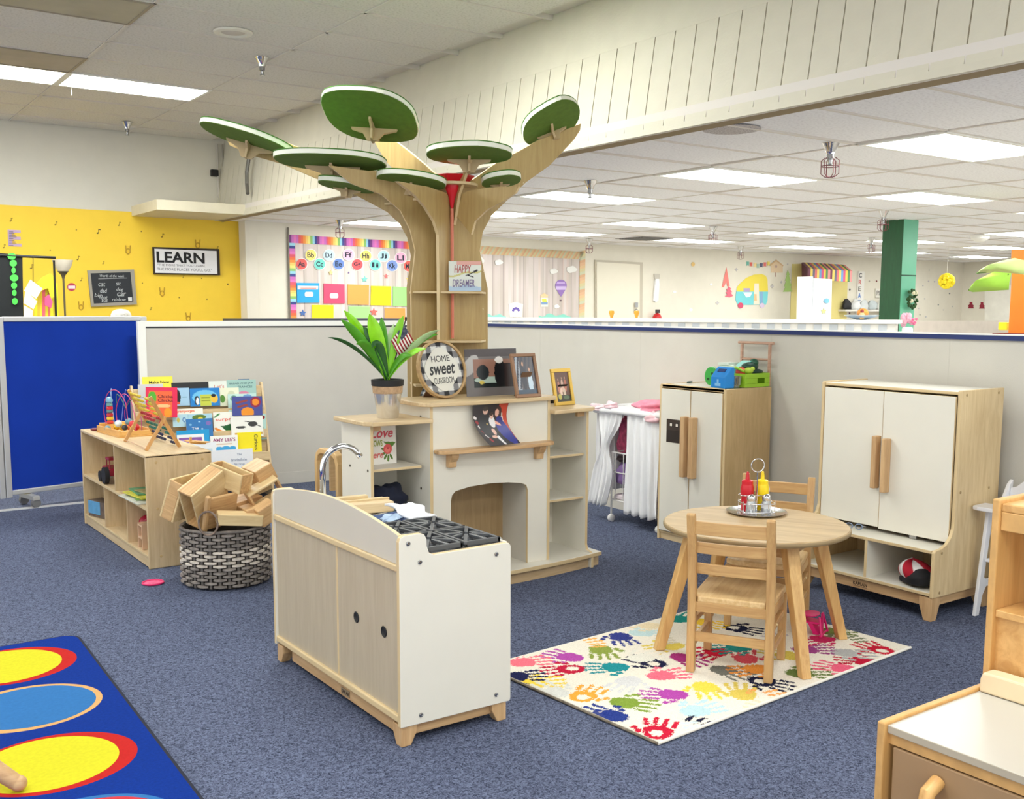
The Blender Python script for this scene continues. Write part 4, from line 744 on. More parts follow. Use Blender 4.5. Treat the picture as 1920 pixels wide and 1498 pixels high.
# tractor
t = thing('toy_tractor', 'red toy tractor with a black wheel in the upper left cubby', 'toy tractor', (1.72, 7.02, 0.357), math.pi/2)
RD = mat((150, 26, 50), 0.4, var=0.05)
B().box(-0.09, 0.10, -0.04, 0.04, 0.05, 0.10).build('body', RD, t, bevel=0.008); b = B(); b.box(-0.09, 0.0, -0.04, 0.04, 0.155, 0.17)
for x in (-0.085, -0.01):
    for y in (-0.035, 0.03): b.box(x, x+0.008, y, y+0.006, 0.10, 0.155)
b.build('cab', RD, t, bevel=0.002)
for x, y, r in ((-0.05, -0.055, 0.055), (-0.05, 0.055, 0.055), (0.075, -0.05, 0.035), (0.075, 0.05, 0.035)):
    w = B().lathe([(r*0.5, -0.014), (r, -0.014), (r, 0.014), (r*0.5, 0.014), (0, 0.010)], 20).build('wheel', mat((24, 24, 28), 0.7, var=0), t, smooth='auto'); w.rotation_euler = (math.pi/2, 0, 0); w.location = (x, y, r)
tag(B().box(0, 0.06, 0, 0.05, 0, 0.06).build('small_box', mat((205, 200, 196), 0.6), bevel=0.006), 'small pale box beside the toy tractor', 'box').location = (1.70, 7.16, 0.357)
# stack of trays and puzzles
for k, (c, dx, dy, rz) in enumerate((((205, 208, 196), -0.02, 0.0, 0.04), ((120, 160, 80), 0.03, 0.05, -0.14), ((206, 200, 70), 0.01, 0.03, 0.1), ((90, 150, 110), 0.04, 0.08, -0.06), ((150, 140, 90), 0.06, 0.0, 0.2))):
    o = B().box(-0.15, 0.15, -0.2+0.02*k, 0.18-0.02*k, 0, 0.008).build('puzzle_board', mat(c, 0.5, var=0.25, scale=25), bevel=0.002); o.location = (1.79+dx, 6.30+dy, 0.3565+0.0095*k); o.rotation_euler = (0, 0, rz)
    tag(o, ['lowest pale tray of the puzzle stack in the upper right cubby', 'green puzzle board lying on the pale tray', 'yellow puzzle board in the middle of the stack', 'teal green puzzle board near the top of the stack', 'olive puzzle board topmost of the stack'][k], 'puzzle', 'puzzle boards stacked in the toy shelf')
t = thing('picture_box', 'blue and brown cardboard box in the lower left cubby', 'box', (1.73, 7.28, 0.077), 0.25)
B().box(-0.05, 0.05, -0.14, 0.14, 0, 0.11).build('box_body', mat((104, 88, 76), 0.5, var=0.3, scale=20), t, bevel=0.002); B().box(-0.052, -0.05, -0.02, 0.138, 0.02, 0.108).build('box_print', mat((96, 160, 204), 0.5, var=0.15, scale=20), t)
t = thing('red_toys', 'clear red plastic toys in the lower right cubby', 'toys', (1.76, 6.30, 0.077))
for k, (x, y, z, r) in enumerate(((0, 0.06, 0.16, 0.06), (0.02, -0.03, 0.19, 0.05), (-0.02, 0.0, 0.12, 0.05))): B().ball((x, y, z-0.04), (r, r*0.7, r*0.8), 12, 8).build('red_piece', mat((170, 26, 54), 0.25, var=0.1), t, smooth=True)
B().box(-0.03, 0.05, -0.06, 0.08, 0, 0.09).build('red_box', mat((140, 34, 50), 0.5), t, bevel=0.004)
t = thing('wooden_doll_furniture', 'small pale wooden doll furniture piece in the lower right cubby', 'toy furniture', (1.70, 6.19, 0.077))
for q in ((-0.04, 0.07, -0.045, -0.035, 0, 0.15), (-0.04, 0.07, 0.035, 0.045, 0, 0.15), (-0.04, 0.07, -0.035, 0.035, 0.06, 0.07), (-0.04, 0.07, -0.035, 0.035, 0.135, 0.145), (0.06, 0.07, -0.035, 0.035, 0.0, 0.135)): B().box(*q).build('panel', mat((222, 184, 150), 0.5), t)
# ---- things on the shelf top: bead maze, abacus
ZT = H_+0.002
PINE = wood((226, 178, 104), (206, 152, 80), 'y', name='pine'); PINEX = wood((226, 178, 104), (206, 152, 80), 'x', name='pine')
bz = thing('bead_maze', 'wooden bead maze tray with coloured wires and beads on the shelf', 'toy', (1.78, 6.93, ZT), 0.08)
b0 = [at_z(x, y, ZT) for x, y in ((180, 808), (206, 820), (288, 812), (262, 800))]
b = B(); b.box(-0.055, 0.17, -0.08, 0.36, 0, 0.012); b.build('tray_base', PINE, bz, bevel=0.002)
for q in ((-0.055, -0.04, -0.08, 0.36), (0.155, 0.17, -0.08, 0.36)): B().box(q[0], q[1], q[2], q[3], 0.012, 0.045).build('tray_side', PINE, bz, bevel=0.003)
B().box(-0.04, 0.155, 0.345, 0.36, 0.012, 0.06).build('tray_side', PINEX, bz, bevel=0.003); B().box(-0.04, 0.155, -0.08, -0.065, 0.012, 0.04).build('tray_side', PINEX, bz, bevel=0.003)
def wire(pts, c, nm='wire'):
    # smooth through points
    P = [np.array(p, float) for p in pts]; out = []
    for i in range(len(P)-1):
        p0 = P[max(i-1, 0)]; p1 = P[i]; p2 = P[i+1]; p3 = P[min(i+2, len(P)-1)]
        for s in [k/6 for k in range(6)]: out.append(0.5*((2*p1)+(-p0+p2)*s+(2*p0-5*p1+4*p2-p3)*s*s+(-p0+3*p1-3*p2+p3)*s**3))
    out.append(P[-1]); B().tube(out, 0.0028, 6).build(nm, mat(c, 0.35, var=0), bz, smooth=True)
wire([(0.0, 0.33, 0.04), (-0.01, 0.335, 0.16), (0.0, 0.27, 0.265), (0.02, 0.16, 0.29), (0.04, 0.06, 0.22), (0.04, 0.03, 0.12), (0.05, 0.03, 0.03)], (196, 60, 110))
wire([(0.05, 0.25, 0.04), (0.04, 0.24, 0.16), (0.05, 0.15, 0.26), (0.06, 0.04, 0.25), (0.06, -0.04, 0.15), (0.06, -0.05, 0.03)], (200, 70, 130))
wire([(0.09, 0.2, 0.04), (0.08, 0.19, 0.15), (0.09, 0.1, 0.24), (0.10, 0.0, 0.22), (0.1, -0.05, 0.12), (0.10, -0.055, 0.03)], (176, 56, 120))
wire([(0.06, 0.345, 0.04), (0.05, 0.352, 0.18), (0.04, 0.33, 0.25), (0.05, 0.35, 0.29)], (150, 180, 220)); wire([(0.11, 0.355, 0.05), (0.13, 0.35, 0.2), (0.14, 0.33, 0.28)], (90, 110, 190))
wire([(0.03, 0.2, 0.2), (0.03, 0.19, 0.26), (0.04, 0.14, 0.24), (0.05, 0.09, 0.18), (0.05, 0.05, 0.2), (0.06, 0.0, 0.24)], (60, 110, 96))
for k, (c, r, z) in enumerate((((220, 60, 50), 0.022, 0.075), ((230, 190, 50), 0.022, 0.10), ((190, 40, 50), 0.021, 0.125), ((96, 130, 130), 0.021, 0.15), ((200, 40, 56), 0.021, 0.17), ((100, 150, 150), 0.020, 0.193), ((120, 176, 206), 0.024, 0.222))):
    B().lathe([(r*0.8, -0.011), (r, -0.007), (r, 0.007), (r*0.8, 0.011)] if k < 6 else [(0, -0.022), (r*0.8, -0.014), (r, 0), (r*0.7, 0.018), (0, 0.024)], 14, (-0.01, 0.22, z)).build('bead', mat(c, 0.35, var=0), bz, smooth='auto')
for k, (x, y, z, r, c) in enumerate(((-0.035, 0.20, 0.035, 0.022, (112, 150, 160)), (0.01, 0.15, 0.05, 0.024, (236, 186, 40)), (0.03, 0.11, 0.05, 0.024, (240, 196, 50)), (0.0, 0.09, 0.075, 0.024, (216, 232, 236)), (0.03, 0.06, 0.05, 0.02, (60, 66, 74)), (0.05, 0.04, 0.09, 0.024, (110, 150, 168)), (0.06, 0.0, 0.06, 0.022, (230, 200, 60)), (0.05, -0.03, 0.08, 0.024, (214, 60, 70)), (0.1, 0.05, 0.05, 0.024, (200, 40, 50)), (0.09, 0.15, 0.04, 0.02, (226, 120, 50)))):
    B().ball((x, y, z), r, 12, 8).build('bead', mat(c, 0.35, var=0), bz, smooth=True)
tag(B().ball((0, 0, 0), (0.028, 0.02, 0.01), 12, 6).build('red_piece', mat((110, 28, 34), 0.5)), 'small dark red toy piece on the far end of the shelf', 'toy').location = (1.70, 7.36, ZT+0.01)
ab = thing('toy_abacus', 'folding wooden abacus with rows of coloured beads on the shelf', 'abacus', (0, 0, 0))
def A(px, py, X): return at_x(px, py, X)
# two crossed frames: feet and tops
f1a, f1b = at_z(235, 827, ZT+0.004), at_z(275, 844, ZT+0.004); f2a, f2b = at_z(300, 826, ZT+0.004), at_z(336, 838, ZT+0.004)
f1a, f1b = np.array([1.757, 6.62, ZT]), np.array([1.80, 6.22, ZT]); f1a = at_z(234, 828, ZT); f1b = at_z(274, 845, ZT); f2b = at_z(337, 838, ZT); f2a = f1a+(f2b-f1b)
top2a = at_y(251, 735, f2a[1]*0.5+f1a[1]*0.5); top2b = top2a+(f2b-f2a); jb = None
def rail(p, q, w, nm): 
    d = (q-p); L = np.linalg.norm(d); d = d/L; s = np.cross(d, (f1b-f1a)/np.linalg.norm(f1b-f1a)); s /= np.linalg.norm(s); o_ = np.cross(d, s); B().obox((p+q)/2, (d, s, o_), (L/2, w/2, 0.006)).build(nm, wood((216, 166, 104), (190, 138, 80), 'z', name='abacus_wood'), ab, bevel=0.002)
AXD = (f1b-f1a); AXD = AXD/np.linalg.norm(AXD)
WID = np.linalg.norm(f1b-f1a)
hz = 0.325; back = (f2b-f1b)
n_ = back/np.linalg.norm(back)
T0 = f1a-n_*0.015; 
ta, tb = f1a+back*0.17+UPV*hz, f1b+back*0.17+UPV*hz*0.97
e1, e2 = f1a+back*1.0, f1b+back*1.0
rail(e1, ta, 0.022, 'bead_frame'); rail(e2, tb, 0.022, 'bead_frame')
m1, m2 = e1*0.45+ta*0.55, e2*0.45+tb*0.55
l1, l2 = f1a-n_*0.0, f1b-n_*0.0
rail(l1, m1+(m1-l1)*0.10, 0.02, 'leg'); rail(l2, m2+(m2-l2)*0.10, 0.02, 'leg')
BC = [(206, 176, 40), (214, 190, 50), (222, 196, 60), (218, 186, 50), (170, 30, 44), (176, 34, 52), (30, 104, 84), (40, 110, 96), (34, 40, 78), (30, 34, 70)]
for k in range(10):
    s = 0.93-0.87*k/9; p = e1*(1-s)+ta*s; q = e2*(1-s)+tb*s; B().tube([p, q], 0.0015, 5).build('bead_rod', STEEL, ab)
    b = B(); d = (q-p)/np.linalg.norm(q-p); wd = np.linalg.norm(q-p)
    for j in range(10):
        c = p+d*(0.012+(wd*0.66/9.5)*j+(0.0 if (j < 7) else wd*0.22)); U1 = np.cross(d, UPV); U1 /= np.linalg.norm(U1); Mx = np.stack([d, U1, np.cross(d, U1)], 1); B().ball(c, (wd*0.033, 0.0095, 0.0095), 8, 6, 0, Mx).build('bead', mat(BC[k], 0.35, var=0), ab, smooth=True)
B().tube([l1+UPV*0.012, l2+UPV*0.012], 0.0025, 6).build('spreader_rod', mat((190, 150, 120), 0.5), ab)
# ================================================================== book display
RK = Wall((2.155, 8.16), (3.17, 8.048)); rk = thing('book_display', 'birch book display rack filled with picture books behind the toy shelf', 'book rack', (0, 0, 0))
def rkP(u, z, o): return RK.P(u, z, o)
for u in (0.0, RK.len-0.018):
    b = B(); pr = [(0.0, 0.905), (0.035, 0.905), (0.06, 0.86), (0.30, 0.10), (0.31, 0.0), (0.0, 0.0)]
    b.prism(pr, lambda a, c, t: rkP(u+0.018*t, c, a)); b.build('side_panel', [BIRCH, BEDGE], rk, bevel=0.003)
TIER = [(0.70, 0.10), (0.53, 0.165), (0.355, 0.225), (0.14, 0.275)]     # base height, distance in front of the back
def slab(u0, u1, z0, z1, o0, o1, nm, m, par):
    b = B(); b.prism([(u0, z0), (u1, z0), (u1, z1), (u0, z1)], lambda a, c, t: rkP(a, c, o0+(o1-o0)*t)); return b.build(nm, m, par, bevel=0.002)
W_ = RK.len
for k, (z, o) in enumerate(TIER):
    slab(0.018, W_-0.018, z-0.055, z+0.012, o+0.03, o+0.042, 'front_rail', BIRCHX, rk); slab(0.018, W_-0.018, z-0.06, z-0.05, o-0.05, o+0.042, 'ledge', BIRCHX, rk)
    slab(0.018, W_-0.018, z-0.06, min(z+0.18, 0.89), o-0.062, o-0.052, 'divider_panel', BIRCHX, rk)
bk_n = 0
def book(z0, z1, off, fcol, label, tx=None, paint=None, tilt=0.0, thick=0.010, sp=6):
    """corners in the zoomed study (180,690 at 5.486): x0,y0,x1,y1 on a tier plane"""
    x0, y0 = 180+z0[0]/5.486, 690+z0[1]/5.486; x1, y1 = 180+z1[0]/5.486, 690+z1[1]/5.486
    u0, zt = RK.uv(x0, y0, off); u1, zb = RK.uv(x1, y1, off); w = u1-u0; h = zt-zb
    n = RK.n; t = thing('picture_book', label, 'book', RK.P((u0+u1)/2, zb, off-thick/2)); t['group'] = 'picture books on the display rack'
    ct, st = math.cos(tilt), math.sin(tilt); E1 = RK.u*ct+UPV*st; E2 = (-RK.u*st+UPV*ct); E2 = E2-n*0.10; E2 /= np.linalg.norm(E2); E3 = np.cross(E1, E2); E3 = E3 if E3 @ n > 0 else -E3
    B().obox(E2*h/2, (E1, E2, E3), (w/2, h/2, thick/2)).build('pages', mat((240, 236, 224), 0.7, var=0), t)
    B().obox(E2*h/2+E3*thick/2, (E1, E2, E3), (w/2+0.001, h/2+0.001, 0.0012)).build('cover', mat(fcol, 0.35, var=0.02), t)
    F0 = E3*(thick/2+0.0016)
    if paint: raster('cover_print', 48, 48, lambda u, v: F0+np.outer((u-0.5)*w*0.985, E1)+np.outer((1-v)*h*0.985+0.001, E2), paint, t, printed(0.35))
    if tx:
        for s_, cx, cy, ww, hh, c_, *ex in tx:
            rot = ex[0] if ex else 0; r_, u_ = (E1, E2) if not rot else (-E2, E1)
            text(s_, F0+E1*(cx-0.5)*w+E2*(1-cy)*h+E3*0.0006, r_, u_, ww*(h if rot else w), hh*(w if rot else h), mat(c_, 0.6, var=0), 'title', t, bold=0.015)
    return t
def base(c, *shapes):
    def f(u, v):
        C = np.tile(np.array(c, float), (len(u), 1))
        for s in shapes:
            if s[0] == 'e': fill(C, ell(u, v, *s[2]), s[1])
            elif s[0] == 'r': fill(C, rect(u, v, *s[2]), s[1])
            elif s[0] == 'p': fill(C, poly(u, v, s[2]), s[1])
        return C
    return f
o1, o2, o3, o4 = TIER[0][1], TIER[1][1], TIER[2][1], TIER[3][1]
book((480, 95), (800, 380), o1-0.035, (238, 222, 70), 'yellow picture book titled Make New, tallest at top left', [('Make New', 0.55, 0.19, 0.68, 0.10, (30, 30, 28))])
book((1470, 118), (1590, 380), o1-0.044, (26, 96, 150), 'dark blue book whose tip shows behind the top row')
book((435, 172), (700, 380), o1-0.026, (196, 196, 200), 'grey white book left in the top row')
book((780, 155), (1165, 380), o1-0.030, (34, 36, 42), 'black book behind the penguin book')
book((1165, 138), (1380, 380), o1-0.033, (222, 228, 222), 'pale book titled Lets in the top row', [("Let's", 0.5, 0.22, 0.5, 0.14, (206, 140, 130))])
book((1350, 128), (1655, 380), o1-0.022, (160, 196, 190), 'pale teal book titled Bread and Jam for Frances', [('BREAD AND JAM', 0.5, 0.14, 0.82, 0.08, (70, 106, 110)), ('FRANCES', 0.62, 0.27, 0.5, 0.08, (70, 106, 110))], base((160, 196, 190), ('e', (214, 130, 160), (0.55, 0.75, 0.3, 0.32)), ('e', (170, 200, 196), (0.55, 0.8, 0.2, 0.25))))
book((720, 212), (965, 385), o1-0.010, (164, 202, 232), 'light blue book with a black bird, beside the red book', None, base((164, 202, 232), ('e', (30, 30, 34), (0.5, 0.5, 0.12, 0.42)), ('e', (210, 90, 50), (0.5, 0.85, 0.08, 0.08)), ('r', (120, 160, 190), (0.7, 0.5, 0.9, 0.54))))
book((968, 213), (1275, 385), o1-0.002, (38, 128, 204), 'bright blue book with two penguins', None, base((38, 128, 204), ('e', (110, 190, 235), (0.5, 0.5, 0.44, 0.4)), ('r', (196, 204, 80), (0.33, 0.35, 0.72, 1)), ('e', (30, 36, 50), (0.22, 0.68, 0.09, 0.26)), ('e', (235, 238, 240), (0.24, 0.72, 0.055, 0.2)), ('e', (240, 190, 70), (0.82, 0.6, 0.12, 0.25)), ('e', (30, 36, 50), (0.8, 0.42, 0.08, 0.1)), ('r', (150, 160, 60), (0.38, 0.5, 0.66, 0.56)), ('r', (150, 160, 60), (0.38, 0.68, 0.66, 0.74))))
book((1275, 208), (1475, 385), o1-0.014, (226, 228, 206), 'cream book with a green figure', None, base((226, 228, 206), ('e', (88, 140, 60), (0.12, 0.6, 0.14, 0.22)), ('e', (200, 206, 180), (0.6, 0.4, 0.2, 0.25))))
book((1360, 272), (1655, 480), o2-0.02, (186, 216, 212), 'pale blue green book behind the purple book', None, base((186, 216, 212), ('e', (90, 140, 130), (0.2, 0.2, 0.12, 0.15)), ('e', (110, 150, 200), (0.7, 0.1, 0.15, 0.08))))
book((500, 205), (835, 500), o2+0.055, (222, 40, 84), 'pink and orange book titled Chicka Chicka behind the abacus', [('Chicka', 0.62, 0.30, 0.48, 0.11, (110, 24, 34)), ('Chicka', 0.62, 0.43, 0.48, 0.11, (110, 24, 34))], base((222, 40, 84), ('r', (240, 104, 60), (0.1, 0.12, 0.84, 1)), ('e', (240, 190, 130), (0.55, 0.62, 0.24, 0.06)), ('e', (236, 150, 40), (0.7, 0.85, 0.12, 0.16)), ('e', (80, 170, 50), (0.2, 0.35, 0.14, 0.22))), tilt=-0.05)
book((1400, 300), (1712, 480), o2+0.05, (74, 82, 150), 'purple blue book with an orange sun and a red burst', None, base((74, 82, 150), ('e', (236, 150, 50), (0.5, 0.85, 0.22, 0.28)), ('e', (150, 40, 70), (0.78, 0.3, 0.18, 0.28)), ('e', (230, 140, 50), (0.78, 0.3, 0.12, 0.18)), ('p', (150, 70, 60), [(0.1, 0.3), (0.5, 0.15), (0.52, 0.24), (0.12, 0.4)]), ('p', (150, 70, 60), [(0.15, 0.5), (0.5, 0.38), (0.52, 0.48), (0.17, 0.6)])), tilt=-0.02)
book((820, 425), (1100, 480), o2-0.0, (240, 236, 226), 'low white book with an orange title on the second tier', [('gramporges', 0.36, 0.45, 0.66, 0.42, (232, 100, 40))])
book((790, 482), (950, 600), o3-0.03, (180, 214, 226), 'pale blue letters book beside the abacus', None, base((180, 214, 226), ('e', (206, 190, 90), (0.35, 0.45, 0.1, 0.2)), ('e', (100, 140, 190), (0.75, 0.45, 0.12, 0.22)), ('e', (180, 214, 226), (0.75, 0.45, 0.06, 0.12))))
book((950, 478), (1200, 600), o3-0.022, (166, 204, 220), 'light blue book with a green parrot', None, base((166, 204, 220), ('e', (90, 120, 50), (0.45, 0.25, 0.3, 0.2)), ('e', (220, 200, 60), (0.5, 0.35, 0.1, 0.12)), ('e', (40, 44, 50), (0.2, 0.4, 0.12, 0.06))))
book((1550, 480), (1757, 730), o3-0.034, (186, 222, 216), 'pale turquoise book at the right end of the third tier', None, base((186, 222, 216), ('e', (150, 30, 40), (0.85, 0.13, 0.12, 0.07)), ('e', (60, 90, 90), (0.3, 0.1, 0.1, 0.02)), ('r', (60, 110, 100), (0.82, 0.5, 0.86, 0.7))))
book((1210, 460), (1550, 700), o3-0.020, (240, 240, 232), 'white book titled surprise with carrots and leaves', [('surprise', 0.42, 0.30, 0.72, 0.16, (232, 96, 84))], base((240, 240, 232), ('e', (40, 130, 60), (0.1, 0.12, 0.13, 0.03, -0.7)), ('e', (234, 140, 60), (0.12, 0.7, 0.14, 0.05, 0.7)), ('e', (234, 140, 60), (0.26, 0.8, 0.14, 0.05, 0.7)), ('p', (30, 92, 50), [(0.2, 0.55), (0.4, 0.52), (0.55, 0.45), (0.55, 0.8), (0.35, 0.72)]), ('e', (150, 200, 60), (0.45, 0.85, 0.2, 0.12)), ('e', (50, 120, 50), (0.15, 0.95, 0.25, 0.05, 0.3))))
book((1390, 490), (1722, 700), o3+0.0, (238, 238, 232), 'white dinosaur book in front of the surprise book', None, base((238, 238, 232), ('e', (60, 62, 64), (0.3, 0.55, 0.16, 0.06)), ('e', (60, 62, 64), (0.68, 0.42, 0.15, 0.12)), ('e', (60, 62, 64), (0.5, 0.3, 0.12, 0.02, 0.3)), ('e', (60, 62, 64), (0.85, 0.5, 0.12, 0.02, 0.6)), ('r', (214, 170, 90), (0.1, 0.8, 0.98, 0.9))))
book((930, 530), (1205, 705), o3+0.012, (56, 120, 184), 'blue book titled The with small stars', [('The', 0.33, 0.5, 0.26, 0.15, (235, 240, 245))], base((56, 120, 184), ('e', (120, 180, 220), (0.15, 0.3, 0.06, 0.05)), ('e', (150, 200, 230), (0.5, 0.15, 0.05, 0.04)), ('e', (130, 110, 180), (0.85, 0.25, 0.1, 0.12)), ('e', (170, 210, 235), (0.6, 0.55, 0.04, 0.04))))
book((1460, 670), (1708, 915), o4-0.03, (244, 226, 40), 'bright yellow book with its title Curious running down', [('Curious', 0.78, 0.40, 0.62, 0.15, (60, 60, 40), 1)])
book((830, 650), (1170, 800), o4-0.024, (40, 156, 214), 'cyan framed book with a purple banner', None, base((40, 156, 214), ('r', (236, 240, 242), (0.0, 0.24, 0.84, 1)), ('r', (140, 92, 168), (0.05, 0.44, 0.78, 0.78)), ('r', (200, 180, 220), (0.12, 0.58, 0.62, 0.64))))
book((860, 780), (1240, 930), o4+0.0, (232, 236, 240), 'white and pale blue book mostly hidden behind the toy plane', None, base((232, 236, 240), ('e', (120, 70, 80), (0.2, 0.1, 0.06, 0.06)), ('r', (196, 214, 230), (0.5, 0.4, 0.9, 0.9))))
book((1180, 705), (1465, 900), o4-0.004, (240, 240, 236), 'white book titled Amy Lees with a blue wave', [("AMY LEE'S", 0.5, 0.2, 0.84, 0.17, (150, 40, 110))], base((240, 240, 236), ('r', (220, 200, 180), (0.2, 0.38, 0.8, 0.44)), ('e', (70, 166, 222), (0.3, 0.62, 0.16, 0.1)), ('e', (70, 166, 222), (0.55, 0.6, 0.16, 0.1)), ('e', (70, 166, 222), (0.8, 0.62, 0.13, 0.1)), ('r', (70, 166, 222), (0.15, 0.6, 0.92, 0.86))))
book((1190, 855), (1622, 1080), o4+0.016, (226, 228, 234), 'pale grey book titled The Invisible String, lowest in front', [('The', 0.67, 0.2, 0.12, 0.09, (150, 160, 180)), ('Invisible', 0.66, 0.42, 0.38, 0.12, (150, 160, 180)), ('String', 0.66, 0.6, 0.26, 0.1, (150, 160, 180))])
# toy plane on the shelf end
t = thing('toy_plane', 'small plain wooden toy plane standing at the near end of the shelf', 'toy plane', (1.99, 6.10, ZT+0.012), 0.5)
B().tube([(-0.06, 0.0, 0.03), (0.0, 0, 0.022), (0.07, 0, 0.012)], [0.006, 0.011, 0.009], 10).build('fuselage', PINEX, t, smooth='auto'); B().box(-0.012, 0.018, -0.09, 0.09, 0.026, 0.032).build('wing', PINE, t, bevel=0.002); B().box(-0.06, -0.045, -0.03, 0.03, 0.032, 0.036).build('tail', PINE, t); B().box(-0.06, -0.045, -0.003, 0.003, 0.036, 0.06).build('tail_fin', PINE, t)
# ================================================================== basket of blocks
BC_ = np.array([1.93, 5.48, 0]); bs = thing('wicker_basket', 'round grey woven basket overflowing with wooden blocks', 'basket', BC_)
Rb, Hb = 0.235, 0.315
B().lathe([(0.0, 0.006), (Rb-0.012, 0.006), (Rb-0.008, Hb-0.01), (Rb-0.018, Hb-0.01), (Rb-0.022, 0.02), (0, 0.02)], 40).build('liner', mat((58, 52, 48), 0.9, var=0.2), bs)
rows, cols = 16, 30
dk, lt = B(), B()
for j in range(rows):
    z = 0.012+j*(Hb-0.02)/(rows); h = (Hb-0.02)/rows
    for k in range(cols):
        if (k+j) % 2: continue
        a0 = 2*math.pi*(k-0.55)/cols; a1 = 2*math.pi*(k+0.85)/cols; tgt = lt if 6 <= j <= 10 else dk
        vs = []; N = 5
        for i in range(N+1):
            a = a0+(a1-a0)*i/N; bul = 0.010*math.sin(math.pi*i/N); hh = h*0.46*(0.75+0.25*math.sin(math.pi*i/N))
            for rr_, zz in ((Rb-0.006+bul, z+h/2-hh), (Rb+0.002+bul, z+h/2-hh*0.6), (Rb+0.002+bul, z+h/2+hh*0.6), (Rb-0.006+bul, z+h/2+hh)): vs.append((rr_*math.cos(a), rr_*math.sin(a), zz))
        tgt.add(vs, [(i*4+q, i*4+q+1, i*4+5+q, i*4+4+q) for i in range(N) for q in range(3)])
tag(dk.build('dark_weave', mat((136, 128, 122), 0.6, var=0.4, scale=30, name='rattan'), bs, smooth='auto'), kind='stuff'); tag(lt.build('light_weave', mat((206, 196, 184), 0.6, var=0.3, scale=30, name='rattan_light'), bs, smooth='auto'), kind='stuff')
st_ = B()
for k in range(cols): a = 2*math.pi*(k+0.15)/cols; st_.box(-0.003, 0.003, -0.007, 0.007, 0.01, Hb) ; o_ = len(st_.v)-8; st_.v[o_:] = [((Rb-0.002+x)*math.cos(a)-y*math.sin(a), (Rb-0.002+x)*math.sin(a)+y*math.cos(a), z) for x, y, z in st_.v[o_:]]
tag(st_.build('stakes', mat((96, 90, 86), 0.7, var=0.3, scale=20), bs), kind='stuff')
B().tube([((Rb)*math.cos(k*math.pi/20), (Rb)*math.sin(k*math.pi/20), Hb+0.002+0.002*math.sin(k*5)) for k in range(40)], 0.009, 8, closed=True).build('rim', mat((120, 112, 106), 0.7, var=0.3, scale=40), bs, smooth=True)
ha = math.atan2(-5.48, -1.93)-0.37; hc = np.array([math.cos(ha), math.sin(ha), 0]); ht = np.array([-math.sin(ha), math.cos(ha), 0])
B().tube([hc*(Rb+0.006)+ht*0.052*math.cos(a)+UPV*(Hb+0.055+0.064*math.sin(a)) for a in [k*math.pi/12 for k in range(24)]], 0.0055, 8, closed=True).build('handle', mat((130, 112, 100), 0.7, var=0.3, scale=40), bs, smooth=True)
BLK = wood((222, 184, 132), (190, 146, 98), 'x', name='block_wood', stretch=18); BLK2 = wood((232, 208, 160), (214, 184, 134), 'x', name='block_wood_pale', stretch=12)
def block(cx, cy, dist, e1, e2, e3, label, hollow=0, m=None, w=0.013):
    """a box set by its nearest corner and the photo directions of its three edges, at a real distance"""
    F = ray(cx, cy); F /= np.linalg.norm(F); Rr_ = np.cross(F, UPV); Rr_ /= np.linalg.norm(Rr_); Uu = np.cross(Rr_, F); k = dist/F_PX
    P = [np.array(e, float)*k for e in (e1, e2, e3)]; d12, d13, d23 = P[0] @ P[1], P[0] @ P[2], P[1] @ P[2]
    D = [math.sqrt(max(1e-9, -d12*d13/d23)), math.sqrt(max(1e-9, -d12*d23/d13)), math.sqrt(max(1e-9, -d13*d23/d12))]
    E = [Rr_*p[0]+Uu*p[1]+F*d for p, d in zip(P, D)]; L = [np.linalg.norm(e) for e in E]; ax = [e/l for e, l in zip(E, L)]
    ax[1] = ax[1]-ax[0]*(ax[0] @ ax[1]); ax[1] /= np.linalg.norm(ax[1]); q = np.cross(ax[0], ax[1]); q = q if q @ ax[2] > 0 else -q; ax[2] = q
    c = EYEP+F*dist+sum(a*l/2 for a, l in zip(ax, L)); fl = 1 if np.cross(ax[0], ax[1]) @ ax[2] > 0 else -1
    M = Matrix((V3(ax[0]), V3(ax[1]), V3(ax[2]*fl))).transposed()
    t = thing('hollow_block' if hollow else 'wooden_block', label, 'block', c, group='wooden blocks piled in the basket'); t.rotation_euler = M.to_euler(); h = [l/2 for l in L]
    if hollow:
        a = hollow-1; o = [i for i in range(3) if i != a]
        if h[o[0]] < h[o[1]]: o = o[::-1]
        for s in (-1, 1):
            lo = [-v for v in h]; hi = list(h); lo[o[1]], hi[o[1]] = (h[o[1]]-w, h[o[1]]) if s > 0 else (-h[o[1]], -h[o[1]]+w); B().box(lo[0], hi[0], lo[1], hi[1], lo[2], hi[2]).build('side', m or BLK2, t, bevel=0.004)
            lo = [-v for v in h]; hi = list(h); lo[o[1]] += w; hi[o[1]] -= w; lo[o[0]], hi[o[0]] = (h[o[0]]-w, h[o[0]]) if s > 0 else (-h[o[0]], -h[o[0]]+w); B().box(lo[0], hi[0], lo[1], hi[1], lo[2], hi[2]).build('side', BLK, t, bevel=0.003)
    else: B().box(-h[0], h[0], -h[1], h[1], -h[2], h[2]).build('block_body', m or BLK, t, bevel=0.006, seg=3)
    return t
block(343, 911, 5.76, (-23, 13.7), (-20, -66), (50, 12), 'hollow block hanging over the left rim of the basket', 2)
block(359, 931, 5.66, (57, 45), (-25, 13), (14, -62), 'large tilted hollow block, pale side up, left of centre', 1)
block(453.5, 892.4, 5.74, (-56, 27), (22, 4), (-7, -34), 'open topped hollow block at the top of the pile', 3)
block(477.3, 886.2, 5.84, (30, 17.6), (12.4, -27), (-25, 11.4), 'square block at the top right of the pile', 0)
block(464.8, 929.7, 5.78, (54, 30), (15, -30), (-10, 10), 'open hollow block at the right edge of the pile', 3)
